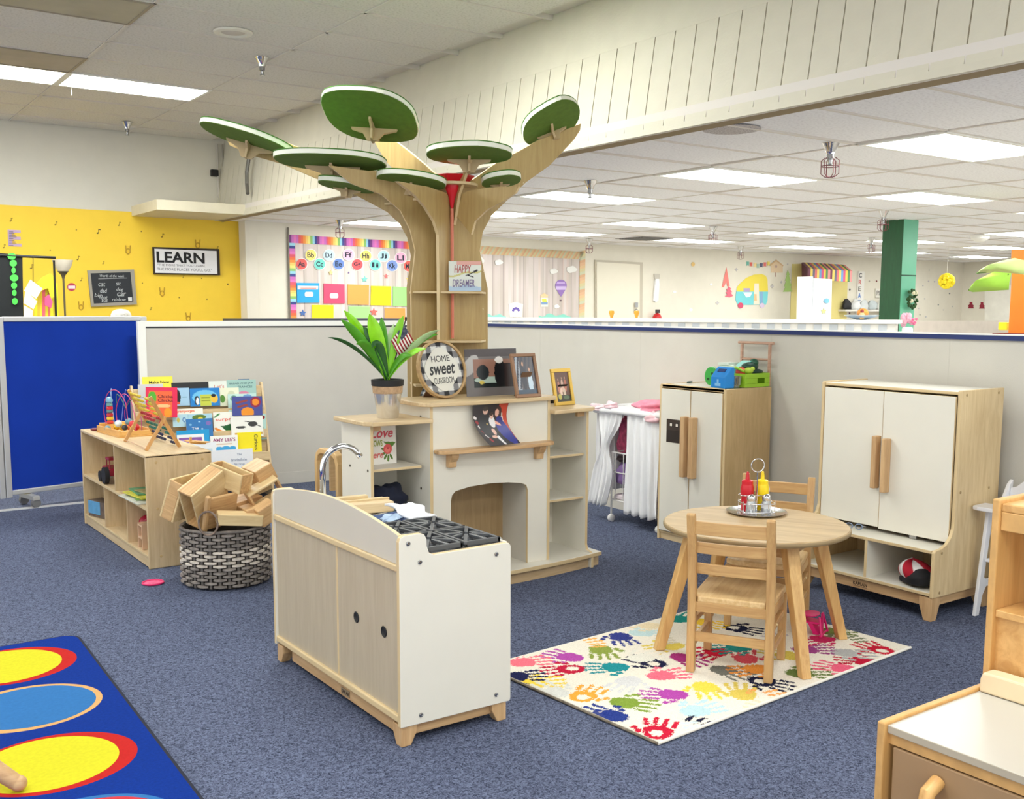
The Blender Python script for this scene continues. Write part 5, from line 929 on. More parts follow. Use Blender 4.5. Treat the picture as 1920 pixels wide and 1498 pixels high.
block(394.5, 935.9, 5.70, (50, 10), (-8, -56), (-3.5, 3), 'flat square block standing upright in the middle', 0)
block(410, 965, 5.66, (80, -6), (-3, -20), (-4, 9), 'pale flat block lying across the front rim', 0, BLK2)
block(461, 957, 5.72, (22, 5), (-16, 9), (4, -24), 'small block just behind the pale front block', 0)
block(484, 960, 5.70, (30, 18), (9, -30), (-14, 9), 'block at the right rim next to the stove unit', 0)
block(391, 935, 5.64, (-10, -66), (6, 2), (-6, 5), 'narrow board block behind the basket handle', 0)
block(468, 905, 5.95, (34, 14), (8, -26), (-34, 10), 'pale block showing behind the open topped one', 0, BLK2)
block(440, 945, 5.86, (50, 14), (6, -40), (-30, 14), 'block buried in the middle of the pile', 0)
for k in range(5):
    a = k*1.3; t = thing('wooden_block', 'wooden block hidden low inside the basket', 'block', BC_+np.array([0.09*math.cos(a), 0.09*math.sin(a), 0.10+0.03*k]), a, 'blocks low inside the basket'); B().box(-0.08, 0.08, -0.05, 0.05, -0.04, 0.04).build('block_body', BLK, t, bevel=0.005)
# pink disc on the carpet
p = at_z(287, 1094); t = thing('pink_disc', 'flat pink lacy plastic disc lying alone on the carpet', 'toy', p)
B().lathe([(0.0, 0.003), (0.03, 0.006), (0.052, 0.005), (0.055, 0.003)], 24).build('disc', mat((236, 96, 140), 0.5, var=0.25, scale=60), t); B().tube([(0.055*math.cos(k*math.pi/14), 0.055*math.sin(k*math.pi/14), 0.006) for k in range(28)], 0.005, 6, closed=True).build('rim', mat((226, 40, 110), 0.4), t, smooth=True)
# curved wooden chair arm showing left of the fireplace
p = at_y(637, 925, 5.32); t = thing('bentwood_chair', 'light bentwood child armchair half hidden behind the fireplace tower', 'chair', (float(p[0]), 5.30, 0), 0.0)
BWD = wood((230, 196, 142), (214, 174, 118), 'z', name='bentwood'); zt_ = float(at_y(640, 848, 5.30)[2])
for x in (0.0, 0.36):
    b = B(); P_ = [(0.0, 0.0), (0.0, zt_-0.07), (0.02, zt_-0.02), (0.06, zt_), (0.24, zt_), (0.29, zt_-0.03), (0.31, zt_-0.08), (0.31, 0.0)]; Q_ = [(0.28, 0.0), (0.28, zt_-0.08), (0.26, zt_-0.045), (0.22, zt_-0.03), (0.08, zt_-0.03), (0.045, zt_-0.045), (0.03, zt_-0.08), (0.03, 0.0)]
    b.px(P_+Q_, x-0.022, x+0.022).build('arm', BWD, t, bevel=0.005, seg=3)
B().box(0.022, 0.338, 0.03, 0.28, 0.36, 0.38).build('seat', BIRCHX, t, bevel=0.004); B().box(0.06, 0.338, 0.27, 0.29, 0.42, zt_-0.02).build('backrest', BIRCHX, t, bevel=0.004)
# ================================================================== toy fridge
SIDEW = wood((206, 178, 132), (188, 160, 114), 'z', name='fridge_ply', stretch=10)
t = thing('play_fridge', 'tall cream toy fridge with two doors and wooden handles', 'play fridge', (4.65, 4.34, 0))
FW, FD, FH = 0.578, 0.41, 1.022
for y in (0, FW-0.018): B().px([(0, 0)] if False else [(y, 0), (y+0.018, 0), (y+0.018, FH), (y, FH)], 0.0, FD, 0, 0).build('side_panel', SIDEW, t, bevel=0.006, seg=3)
for x in (0.0,):
    for y in (0, FW-0.018): B().box(-0.001, 0.004, y, y+0.018, 0, FH-0.006).build('edge_band', BEDGE, t)
B().box(0.0, FD-0.01, 0.018, FW-0.018, FH-0.02, FH-0.004, 0, 1).build('top_panel', [LAM, BEDGE], t)
B().box(0.0, 0.012, 0.018, FW-0.018, FH-0.022, FH+0.002).build('top_edge', BEDGE, t, bevel=0.004)
B().box(FD-0.012, FD-0.004, 0.018, FW-0.018, 0.05, FH-0.02).build('back_panel', LAM, t)
B().box(0.004, FD-0.01, 0.018, FW-0.018, 0.044, 0.056, 0, 1).build('bottom_panel', [LAM, BEDGE], t); B().box(0.012, 0.028, 0.018, FW-0.018, 0.0, 0.044).build('kickboard', BIRCHY, t)
for y0, y1, s in ((0.022, 0.287, 1), (0.293, 0.556, -1)):
    dr = B().box(-0.010, 0.008, y0, y1, 0.062, FH-0.028, 0, 1).build('door', [LAM, BEDGE], t, bevel=0.003)
    yy = 0.262 if s > 0 else 0.318; o = 0.0 if s > 0 else 0.0
    B().box(-0.055, -0.010, (0.222 if s > 0 else 0.298), (0.262 if s > 0 else 0.336), 0.445, 0.83).build('door_handle', MAPLEZ, dr, bevel=0.004)
dr = [c for c in t.children if c.name.startswith('door')][-1]
B().box(-0.0115, -0.009, 0.345, 0.50, 0.65, 0.80).build('dispenser_panel', mat((62, 50, 42), 0.4, var=0.05), dr)
for y, z in ((0.458, 0.765), (0.405, 0.765)): B().box(-0.0125, -0.011, y-0.014, y+0.014, z-0.014, z+0.014).build('icon_frame', mat((30, 24, 20), 0.5), dr); B().box(-0.0135, -0.012, y-0.009, y+0.009, z-0.009, z+0.009).build('icon', mat((232, 226, 214), 0.5), dr)
B().box(-0.0125, -0.011, 0.355, 0.49, 0.655, 0.73).build('dispenser_recess', mat((44, 34, 28), 0.5), dr)
B().box(0.0105, 0.012, 0.15, 0.22, 0.014, 0.032).build('maker_plate', mat((170, 140, 104), 0.5), t)
B().ball((0.045, -0.001, FH-0.03), (0.006, 0.002, 0.006), 8, 5).build('bolt', mat((200, 170, 120), 0.5), t)
ZF = FH+0.002
# things on the fridge
def ftop(px, py): return at_z(px, py, ZF)
p = ftop(1357, 722); t = thing('toy_box', 'bright blue slanted toy box with a slot on the fridge top', 'toy', (4.71, 4.415, ZF), -0.05)
BLUE = mat((26, 132, 212), 0.35, var=0.02)
B().py([(-0.045, 0), (0.035, 0), (0.035, 0.128), (0.01, 0.128), (-0.03, 0.085), (-0.045, 0.066)], -0.050, 0.072).build('body', BLUE, t, bevel=0.004)
M_ = Matrix.Rotation(math.radians(-54), 4, 'Y')
o = B().box(-0.012, 0.012, -0.032, 0.032, -0.002, 0.002).build('slot', mat((16, 50, 110), 0.5), t); o.rotation_euler = (0, math.radians(-37), 0); o.location = (-0.0115, 0.011, 0.1065); o.rotation_euler = (0, math.radians(-47), 0)
b = B(); b.box(-0.0465, -0.0445, -0.014, 0.034, 0.012, 0.03); b.box(-0.0465, -0.0445, 0.002, 0.018, 0.03, 0.054); b.build('pale_emblem', mat((130, 190, 235), 0.5), t)
t = thing('toy_canister', 'green toy drum with two finger holes left of the blue box', 'toy', (4.80, 4.615, ZF), 0.25)
g = B().px(circ(0, 0.058, 0.040, 0.058, 24), -0.012, 0.012).build('disc', mat((60, 170, 70), 0.4), t, bevel=0.003); B().px(circ(0, 0.06, 0.046, 0.06, 24), 0.012, 0.03).build('case', mat((170, 214, 170), 0.4), t, bevel=0.003)
for y, z in ((-0.016, 0.075), (0.012, 0.040)): o = B().lathe([(0.009, 0), (0.009, 0.002), (0, 0.002)], 12).build('finger_hole', mat((20, 80, 30), 0.6), t); o.rotation_euler = (0, -math.pi/2, 0); o.location = (-0.0122, y, z)
t = thing('clear_container', 'clear green tinted lidded container behind the blue box', 'container', (4.91, 4.54, ZF), 0.1)
B().box(-0.06, 0.06, -0.06, 0.06, 0.0, 0.13).build('body', mat((196, 216, 196), 0.3, var=0.02), t, bevel=0.008); B().box(-0.062, 0.062, -0.02, 0.062, 0.13, 0.145).build('lid', mat((214, 224, 214), 0.3), t)
t = thing('teal_roof_toy', 'pale teal slanted toy roof behind the blue box', 'toy', (4.90, 4.455, ZF), 0.0)
B().py([(-0.05, 0.0), (0.05, 0.0), (0.05, 0.16), (-0.05, 0.11)], -0.04, 0.04).build('body', mat((110, 196, 184), 0.4), t, bevel=0.003)
t = thing('produce_tote', 'lime green plastic tote with a hand slot on the fridge corner', 'tote', (4.925, 4.36, ZF), 0.0)
LIME = mat((152, 200, 44), 0.4, var=0.02)
yy = 0.0; hw = [(-0.02, 0.03), (0.09, 0.03), (0.09, 0.06), (-0.02, 0.06)]
b = B(); xa, xb = -0.105, 0.12
b.box(xa, xb, -0.012, -0.006, 0, 0.022); b.box(xa, xb, -0.012, -0.006, 0.055, 0.085); b.box(xa, 0.01, -0.012, -0.006, 0.022, 0.055); b.box(0.075, xb, -0.012, -0.006, 0.022, 0.055)
b.box(xa, xb, 0.10, 0.106, 0, 0.085); b.box(xa, xa+0.006, -0.006, 0.10, 0, 0.085); b.box(xb-0.006, xb, -0.006, 0.10, 0, 0.085); b.box(xa+0.006, xb-0.006, -0.006, 0.10, 0, 0.005); b.build('tote_body', LIME, t, bevel=0.002)
B().tube([(xa, 0.10, 0.08), (xa, 0.13, 0.11), (xa, 0.06, 0.12), (xa, 0.0, 0.10)], 0.008, 8).build('tote_handle', LIME, t, smooth=True)
def veg(name, label, cat, p, parts):
    t = thing(name, label, cat, p, 0, 'toy vegetables in the green tote')
    for nm, c, off, r in parts: B().ball(off, r, 14, 9).build(nm, mat(c, 0.35, var=0.1, scale=30), t, smooth=True)
veg('toy_tomato', 'red toy tomato in the green tote', 'toy vegetable', (4.86, 4.42, ZF+0.095), (('fruit', (220, 74, 60), (0, 0, 0), (0.034, 0.034, 0.03)), ('stalk', (70, 130, 50), (0, 0, 0.028), (0.014, 0.014, 0.005))))
veg('toy_cabbage', 'dark green toy leaf vegetable topping the tote', 'toy vegetable', (4.94, 4.42, ZF+0.125), (('leaf', (24, 70, 54), (0, 0, 0), (0.07, 0.035, 0.028)), ('leaf', (30, 84, 60), (0.035, 0, 0.022), (0.03, 0.03, 0.026))))
veg('toy_pepper', 'yellow green toy pepper in the green tote', 'toy vegetable', (4.89, 4.385, ZF+0.10), (('fruit', (176, 206, 60), (0, 0, 0), (0.036, 0.025, 0.022)), ('tip', (190, 214, 80), (0.035, 0, 0.012), (0.016, 0.016, 0.014))))
veg('toy_cucumber', 'dark toy cucumber at the back of the tote', 'toy vegetable', (4.98, 4.41, ZF+0.09), (('fruit', (26, 60, 56), (0, 0, 0), (0.06, 0.025, 0.02)), ('tip', (40, 80, 60), (0.055, 0, 0), (0.01, 0.01, 0.01))))
t = thing('metal_bowl', 'small shiny toy bowl at the near end of the tote', 'bowl', (4.785, 4.395, ZF+0.001)); B().lathe([(0.022, 0.0), (0.036, 0.02), (0.038, 0.07), (0.036, 0.07), (0.034, 0.022), (0, 0.006)], 20).build('bowl', mat((170, 178, 172), 0.12, 0.8, var=0.3, scale=20), t, smooth='auto')
t = thing('toy_remote', 'flat dark remote lying on the fridge top at left', 'toy', tuple(ftop(1293, 718)), 0.5); B().box(-0.03, 0.03, -0.012, 0.012, 0, 0.012).build('remote', mat((66, 84, 74), 0.5), t, bevel=0.004)
# wooden rack against the partition
t = thing('wooden_rack', 'small two rail wooden rack standing on the fridge by the partition', 'rack', (5.0, 4.27, ZF+0.0))
TW = wood((206, 168, 146), (180, 140, 118), 'y', name='dowel_wood')
for y in (0.045, 0.275): B().box(-0.008, 0.008, y-0.008, y+0.008, 0, 0.262).build('post', TW, t, bevel=0.002)
B().tube([(0, 0.015, 0.268), (0, 0.305, 0.268)], 0.009, 10).build('top_rail', TW, t, smooth='auto'); B().tube([(0, 0.045, 0.165), (0, 0.275, 0.165)], 0.007, 10).build('rail', TW, t, smooth='auto')
t.location = (5.055, 4.318, ZF)
# ================================================================== toy cabinet
t = thing('play_cabinet', 'wide cream toy wardrobe with two doors above open cubbies', 'cabinet', (4.45, 2.785, 0))
CW = 0.815; yl = CW
prof = [(0.0, 0.118), (0.0, 0.340), (0.008, 0.352), (0.055, 0.356), (0.10, 0.372), (0.135, 0.405), (0.15, 0.44), (0.152, 0.46), (0.152, 1.112), (0.158, 1.118), (0.53, 1.118), (0.53, 0.118)]
for y in (0, CW-0.018): B().py(prof, y, y+0.018, 0, 1).build('side_panel', [SIDEW if False else wood((226, 202, 158), (206, 178, 132), 'z', name='cabinet_ply', stretch=10), BEDGE], t, bevel=0.003)
B().box(0.158, 0.52, 0.018, CW-0.018, 1.096, 1.112, 0, 1).build('top_panel', [LAM, BEDGE], t, bevel=0.003)
B().box(0.0, 0.52, 0.018, CW-0.018, 0.335, 0.352, 0, 1).build('bench_panel', [LAM, BEDGE], t, bevel=0.003)
B().box(0.0, 0.52, 0.018, CW-0.018, 0.125, 0.142, 0, 1).build('bottom_panel', [LAM, BEDGE], t, bevel=0.003); B().box(0.50, 0.51, 0.018, CW-0.018, 0.125, 1.1).build('back_panel', BIRCH, t)
B().box(0.003, 0.50, 0.378, 0.394, 0.142, 0.335, 0, 1).build('divider', [LAM, BEDGE], t)
for y0, y1, hy in ((0.022, 0.418, (0.362, 0.392)), (0.424, 0.792, (0.428, 0.456))):
    d_ = B().box(0.150, 0.166, y0, y1, 0.372 if y0 < 0.1 else 0.378, 1.088, 0, 1).build('door', [LAM, BEDGE], t, bevel=0.003); B().box(0.106, 0.15, hy[0], hy[1], 0.572 if y0 < 0.1 else 0.585, 0.85 if y0 < 0.1 else 0.858).build('door_handle', MAPLEZ, d_, bevel=0.004)
    if y0 < 0.1: d_.location = (-0.008, 0, 0)
B().box(0.15, 0.152, 0.2, 0.24, 0.355, 0.372).build('hinge', STEEL, t)
B().box(0.022, 0.042, 0.07, CW-0.07, 0.068, 0.118).build('plinth_rail', MAPLEY, t, bevel=0.003); B().box(0.06, 0.47, 0.02, 0.04, 0.068, 0.118).build('plinth_rail', MAPLEX, t, bevel=0.003)
for cx, sx in ((0.006, 1), (0.50, -1)):
    for cy, sy in ((0.006, 1), (CW-0.006, -1)):
        b = B()
        def F(w, z): return [(cx, cy, z), (cx+sx*w, cy, z), (cx+sx*w, cy+sy*w, z), (cx, cy+sy*w, z)]
        b.add(F(0.07, 0.118)+F(0.07, 0.08)+F(0.042, 0.0), [(0, 1, 2, 3), (0, 4, 5, 1), (1, 5, 6, 2), (2, 6, 7, 3), (3, 7, 4, 0), (4, 8, 9, 5), (5, 9, 10, 6), (6, 10, 11, 7), (7, 11, 8, 4), (8, 11, 10, 9)]); b.build('foot', MAPLEZ, t, bevel=0.003)
for x, z in ((0.06, 0.335), (0.055, 0.14), (0.20, 1.095), (0.48, 1.095), (0.19, 0.62), (0.44, 0.62), (0.48, 0.15)):
    q = B().lathe([(0.007, 0), (0.007, 0.002), (0, 0.003)], 10).build('bolt', mat((176, 150, 110), 0.4, 0.3), t); q.rotation_euler = (math.pi/2, 0, 0); q.location = (x, 0, z)
text('KAPLAN', (0.0215, 0.425, 0.094), (0, -1, 0), (0, 0, 1), 0.085, 0.018, mat((60, 40, 28), 0.6, var=0), 'maker_lettering', t, bold=0.02); B().box(0.0213, 0.022, 0.382, 0.468, 0.079, 0.081).build('maker_underline', mat((60, 40, 28), 0.6, var=0), t)
# hat in the cubby, glasses on the bench
t = thing('striped_hat', 'red and white striped hat with a black brim in the right cubby', 'hat', (4.56, 2.935, 0.143), 0.1)
def hatc(u, v):
    C = np.tile(np.array([226, 222, 222.]), (len(u), 1)); fill(C, (np.floor(u*9) % 2 == 0), (170, 24, 44)); return C
Mx = np.array(Matrix.Rotation(math.radians(30), 3, 'Z'))
def hpos(u, v):
    th = u*2*math.pi; ph_ = v*math.pi*0.62; r = np.sin(ph_)*(1+0.05*np.sin(5*th)); return np.stack([0.085*r*np.cos(th)-0.01*np.cos(ph_), 0.095*r*np.sin(th)+0.03*np.cos(ph_), 0.05+0.07*np.cos(ph_)+0.008*np.sin(3*th)], 1)
raster('crown', 73, 24, hpos, hatc, t, printed(0.9)); o = lump('brim', (-0.04, -0.03, 0.04), (0.06, 0.07, 0.05), mat((16, 16, 22), 0.8), 4, 0.08, t); lump('brim_band', (0.0, 0.0, 0.022), (0.085, 0.085, 0.03), mat((24, 20, 26), 0.9), 6, 0.1, t)
t = thing('toy_glasses', 'small clear toy glasses on the ledge below the cabinet doors', 'glasses', tuple(at_z(1601, 992, 0.357)), 0.4)
for y in (-0.025, 0.025): B().tube([(0, y+0.018*math.cos(a), 0.016+0.014*math.sin(a)) for a in [k*math.pi/8 for k in range(16)]], 0.003, 6, closed=True).build('lens_rim', mat((120, 140, 170), 0.2), t, smooth=True)
B().tube([(0, -0.045, 0.02), (0.07, -0.045, 0.005)], 0.0025, 6).build('temple', mat((190, 200, 210), 0.2), t); B().tube([(0, 0.045, 0.02), (0.07, 0.045, 0.005)], 0.0025, 6).build('temple', mat((190, 200, 210), 0.2), t)
# ================================================================== white doll high chair
t = thing('doll_high_chair', 'white wooden doll high chair right of the cabinet', 'high chair', (4.905, 2.59, 0), 0.0); t.scale = (0.74, 1, 1)
WP = mat((232, 232, 236), 0.35, var=0.01)
for y in (-0.14, 0.14):
    for f, bx in (((-0.13, 0.0), (-0.20, 0.0)),):
        pf = [(-0.245, 0.0), (-0.20, 0.0), (-0.175, 0.09), (-0.13, 0.13), (0.10, 0.13), (0.14, 0.09), (0.16, 0.0), (0.205, 0.0), (0.13, 0.40), (0.13, 0.72), (0.09, 0.72), (0.08, 0.42), (-0.10, 0.42), (-0.11, 0.50), (-0.15, 0.50), (-0.165, 0.42), (-0.15, 0.28)]
        B().py([(-0.245, 0), (-0.20, 0), (-0.17, 0.10), (-0.13, 0.14), (-0.13, 0.175), (-0.162, 0.19), (-0.09, 0.53), (-0.15, 0.53), (-0.165, 0.44)], y-0.009, y+0.009).build('front_leg', WP, t, bevel=0.003)
        B().py([(0.205, 0), (0.16, 0), (0.12, 0.14), (-0.13, 0.14), (-0.13, 0.175), (0.11, 0.175), (0.06, 0.53), (0.02, 0.56), (0.09, 0.64), (0.13, 0.66), (0.13, 0.5)], y-0.009, y+0.009).build('rear_leg', WP, t, bevel=0.003)
B().box(-0.17, 0.10, -0.13, 0.13, 0.27, 0.285).build('footrest', WP, t, bevel=0.003); B().box(-0.12, 0.10, -0.13, 0.13, 0.40, 0.415).build('seat', WP, t, bevel=0.003)
B().pz([(-0.24, -0.18), (-0.255, -0.15), (-0.255, 0.15), (-0.24, 0.18), (-0.08, 0.185), (-0.08, -0.185)], 0.53, 0.55).build('tray', WP, t, bevel=0.005, seg=3)
B().px([(-0.13, 0.46), (0.13, 0.46), (0.13, 0.62), (0.10, 0.63), (0.06, 0.665), (0.0, 0.68), (-0.06, 0.665), (-0.10, 0.63), (-0.13, 0.62)], 0.09, 0.108).build('backrest', WP, t, bevel=0.003)
# ================================================================== doll crib with curtains
t = thing('doll_crib', 'white wire doll crib on wheels with white curtains and pink ribbon', 'doll crib', (4.84, 5.28, 0))
WR = mat((228, 226, 224), 0.35, var=0)
X0, X1c, Y0c, Y1c = -0.10, 0.20, -0.28, 0.21
for x in (X0, X1c):
    for y in (Y0c, Y1c):
        B().tube([(x, y, 0.045), (x, y, 0.50)], 0.007, 8).build('leg', WR, t, smooth='auto'); w = B().lathe([(0.018, -0.016), (0.026, -0.012), (0.026, 0.012), (0.018, 0.016), (0, 0.016)], 14).build('wheel', WR, t, smooth='auto'); w.rotation_euler = (math.pi/2, 0, 0); w.location = (x, y, 0.027)
for z in (0.16, 0.36, 0.50): B().tube([(X0, Y0c, z), (X1c, Y0c, z), (X1c, Y1c, z), (X0, Y1c, z)], 0.005, 6, closed=True).build('wire_ring', WR, t)
b = B()
for k in range(6): y = Y0c+(Y1c-Y0c)*(k+0.5)/6; b.tube([(X0, y, 0.16), (X0, y, 0.50)], 0.003, 5); b.tube([(X1c, y, 0.16), (X1c, y, 0.50)], 0.003, 5)
tag(b.build('bars', WR, t), kind='stuff')
B().box(X0+0.01, X1c-0.01, Y0c+0.01, Y1c-0.01, 0.165, 0.20).build('mattress', mat((236, 222, 226), 0.9, var=0.1), t, bevel=0.01)
CUR = mat((238, 238, 240), 0.8, var=0.03, name='white_curtain', sheen=0.2)
def curtain(name, a, b_, ztop, zbot, folds, amp, squeeze=None, seed=0, m=CUR, flare=0.0, nx=60, nz=24, bot=None):
    a = np.array(a, float); b_ = np.array(b_, float); d = b_-a; L = np.linalg.norm(d); d /= L; n = np.array([d[1], -d[0], 0.0]); rg = np.random.default_rng(seed); vs = []
    for j in range(nz+1):
        s = j/nz; z = ztop(0) if False else None
        for i in range(nx+1):
            u = i/nx; zt = ztop+0.012*math.sin(folds*math.pi*2*u+1); zz = zt+(zbot-zt)*s; uu = u
            if squeeze: c, zc, w_ = squeeze; q = math.exp(-((zz-zc)/w_)**2); uu = u*(1-q*0.86)+c*q*0.86
            amp_ = amp*(0.5+0.7*s); base_ = a+d*L*(uu+flare*s*(u-0.5))
            if bot is not None: w2 = s**1.6; bb_ = np.array(bot[0], float)*(1-u)+np.array(bot[1], float)*u; base_ = base_*(1-w2)+bb_*w2
            p = base_+n*(amp_*math.sin(folds*2*math.pi*u+0.6*math.sin(4*s+seed))+0.4*amp_*math.sin(folds*4.3*math.pi*u+seed)); vs.append((p[0], p[1], zz+0.008*math.sin(folds*2*math.pi*u)*s))
    fs = [(j*(nx+1)+i, j*(nx+1)+i+1, (j+1)*(nx+1)+i+1, (j+1)*(nx+1)+i) for j in range(nz) for i in range(nx)]
    bb = B(); bb.add(vs, fs); o = bb.build(name, m, t, smooth=True); o.modifiers.new('t', 'SOLIDIFY').thickness = 0.002; return o
curtain('curtain', (-0.15, -0.31, 0), (-0.145, 0.005, 0), 0.80, 0.10, 4, 0.016, seed=1)
curtain('curtain', (-0.145, 0.06, 0), (-0.125, 0.33, 0), 0.80, 0.115, 4, 0.018, squeeze=(0.62, 0.53, 0.13), seed=2, bot=((-0.15, 0.22, 0), (-0.14, 0.40, 0)))
curtain('curtain', (-0.12, 0.36, 0), (0.22, 0.34, 0), 0.78, 0.2, 5, 0.015, seed=3); curtain('curtain', (0.22, -0.33, 0), (0.22, 0.34, 0), 0.80, 0.3, 6, 0.015, seed=4)
PK = mat((236, 150, 172), 0.8, var=0.15, scale=18, name='pink_satin')
b = B(); b.tube([(-0.15, 0.10, 0.80), (-0.14, 0.35, 0.79), (0.05, 0.36, 0.80), (0.20, 0.34, 0.80), (0.21, 0.0, 0.81), (0.20, -0.30, 0.81), (0.0, -0.33, 0.81), (-0.15, -0.32, 0.80), (-0.16, -0.1, 0.805)], 0.022, 8, closed=True); b.build('canopy_band', CUR, t, smooth=True)
lump('pink_blanket', (0.05, -0.08, 0.825), (0.15, 0.17, 0.055), PK, 11, 0.35, t, 40, 24); lump('canopy_top', (0.03, 0.02, 0.79), (0.17, 0.32, 0.045), CUR, 15, 0.2, t, 36, 20)
lump('ribbon', (-0.13, 0.33, 0.805), (0.045, 0.075, 0.03), mat((240, 214, 220), 0.7, var=0.12, scale=20), 12, 0.3, t); lump('ribbon', (-0.135, 0.19, 0.83), (0.03, 0.05, 0.028), mat((240, 206, 214), 0.7, var=0.15, scale=20), 13, 0.3, t); lump('ribbon', (-0.155, -0.26, 0.78), (0.025, 0.07, 0.04), mat((240, 196, 204), 0.7, var=0.15, scale=20), 14, 0.3, t)
dl = thing('doll_bedding', 'purple cloth and pink polka dot clothes inside the crib', 'doll clothes', (4.84, 5.30, 0.2))
lump('purple_cloth', (-0.03, 0.10, 0.14), (0.07, 0.09, 0.11), mat((134, 104, 160), 0.7, var=0.15), 21, 0.12, dl); lump('dark_doll_hat', (-0.04, 0.12, 0.25), (0.05, 0.07, 0.03), mat((44, 28, 34), 0.8), 22, 0.2, dl); lump('pink_clothes', (0.05, 0.16, 0.38), (0.05, 0.11, 0.20), mat((222, 96, 134), 0.8, var=0.3, scale=30), 23, 0.25, dl)
# ================================================================== round table and chairs
TC = (3.462, 3.036); TANG = math.atan2(0.516, 0.857)
t = thing('round_table', 'small round light wood children table on four splayed legs', 'table', (TC[0], TC[1], 0.0135), TANG); t.scale = (1, 1, 0.977)
B().lathe([(0.0, 0.54), (0.395, 0.54), (0.402, 0.546), (0.402, 0.558), (0.397, 0.565), (0.0, 0.565)], 72).build('tabletop', [wood((198, 172, 130), (172, 144, 104), 'y', name='table_laminate', scale=7, stretch=9)], t, smooth='auto')
B().lathe([(0.4025, 0.544), (0.405, 0.548), (0.405, 0.557), (0.4025, 0.561)], 72).build('edge_band', mat((150, 128, 92), 0.5), t, smooth='auto')
rc = 0.268
for k, (lx, ly) in enumerate(((3.066, 3.217), (3.308, 2.617), (3.858, 2.855), (3.616, 3.455))):
    d = np.array([lx-TC[0], ly-TC[1]]); a = math.atan2(d[1], d[0])-TANG; R0 = np.linalg.norm(d); ca, sa = math.cos(a), math.sin(a)
    P0_ = np.array([ca*(rc+0.02), sa*(rc+0.02), 0.54]); P1_ = np.array([ca*R0, sa*R0, 0.0]); b = B(); vs = []
    for p, w in ((P1_, 0.021), (P0_, 0.029)):
        for sx, sy in ((-1, -1), (1, -1), (1, 1), (-1, 1)): vs.append((p[0]+(ca*sx-sa*sy)*w, p[1]+(sa*sx+ca*sy)*w, p[2]))
    b.add(vs, [(3, 2, 1, 0), (4, 5, 6, 7), (0, 1, 5, 4), (1, 2, 6, 5), (2, 3, 7, 6), (3, 0, 4, 7)]); b.build('leg', wood((226, 186, 122), (200, 152, 92), 'z', name='table_leg_wood'), t, bevel=0.004)
aps = [(rc+0.01)*np.array([math.cos(a_), math.sin(a_)]) for a_ in [math.atan2(ly-TC[1], lx-TC[0])-TANG for lx, ly in ((3.066, 3.217), (3.308, 2.617), (3.858, 2.855), (3.616, 3.455))]]
for k in range(4):
    p, q = aps[k], aps[(k+1) % 4]; d = (q-p); L = np.linalg.norm(d); d /= L; B().obox(((p+q)/2)[0:2].tolist()+[0.505], ((d[0], d[1], 0), (-d[1], d[0], 0), (0, 0, 1)), (L/2, 0.01, 0.035)).build('apron', OAKX, t)
def chair(label, loc, rz):
    t = thing('ladder_back_chair', label, 'chair', (loc[0], loc[1], 0.0135), rz); t.scale = (1, 1, 0.982)     # local +x faces forward, y across
    w = 0.317/2; d = 0.306
    for sy in (-1, 1):
        y = sy*w
        pf = [(-0.018, 0), (0.016, 0), (0.020, 0.30), (0.0, 0.50), (-0.038, 0.68), (-0.045, 0.688), (-0.062, 0.688), (-0.068, 0.680), (-0.030, 0.50), (-0.016, 0.30)]
        B().py(pf, y-0.017, y+0.017).build('back_post', OAKZ, t, bevel=0.004)
        B().box(d-0.016, d+0.016, y-0.016+(-sy)*0.0, y+0.016, 0, 0.30).build('front_leg', OAKZ, t, bevel=0.003)
        B().box(0.015, d-0.016, y-0.009, y+0.009, 0.105, 0.135).build('side_stretcher', OAKX, t, bevel=0.002); B().box(0.015, d-0.016, y-0.009, y+0.009, 0.20, 0.225).build('side_stretcher', OAKX, t, bevel=0.002); B().box(0.015, d-0.016, y-0.008, y+0.008, 0.262, 0.302).build('seat_rail', OAKX, t, bevel=0.002)
        B().ball((0.1, y+sy*0.010, 0.215), (0.006, 0.006, 0.006), 8, 6).build('plug', BEDGE, t)
    for z0, z1, x in ((0.600, 0.655, -0.042), (0.515, 0.562, -0.012), (0.425, 0.470, 0.004)):
        n = 8; pf = [(x-0.008-0.012*math.sin(math.pi*k/n), -w+0.014+(2*w-0.028)*k/n) for k in range(n+1)]+[(x+0.008-0.012*math.sin(math.pi*k/n), -w+0.014+(2*w-0.028)*k/n) for k in range(n, -1, -1)]
        B().pz(pf, z0, z1).build('back_slat', OAKY, t, bevel=0.003)
    B().box(-0.006, 0.008, -w+0.014, w-0.014, 0.262, 0.305).build('back_seat_rail', OAKY, t, bevel=0.002); B().box(-0.006, 0.008, -w+0.014, w-0.014, 0.135, 0.175).build('back_stretcher', OAKY, t, bevel=0.002); B().box(d-0.008, d+0.006, -w+0.014, w-0.014, 0.185, 0.225).build('front_stretcher', OAKY, t, bevel=0.002); B().box(d-0.008, d+0.006, -w+0.014, w-0.014, 0.262, 0.302).build('front_rail', OAKY, t)
    n = 10; out = [(0.022, -w-0.005), (d+0.012, -w-0.012), (d+0.032, -w+0.02)]+[(d+0.036+0.006*math.sin(math.pi*k/6), -w+0.05+(2*w-0.1)*k/6) for k in range(7)]+[(d+0.032, w-0.02), (d+0.012, w+0.012), (0.022, w+0.005), (0.014, w-0.02), (-0.004, w-0.02), (-0.004, -w+0.02), (0.014, -w+0.02)]
    B().pz(out, 0.302, 0.33).build('seat', wood((230, 200, 150), (208, 170, 116), 'x', name='seat_wood'), t, bevel=0.007, seg=3); return t
chair('light beech ladder-back child chair nearest the camera, back to us', ((2.979+3.152)/2, (2.937+2.671)/2, 0), TANG)
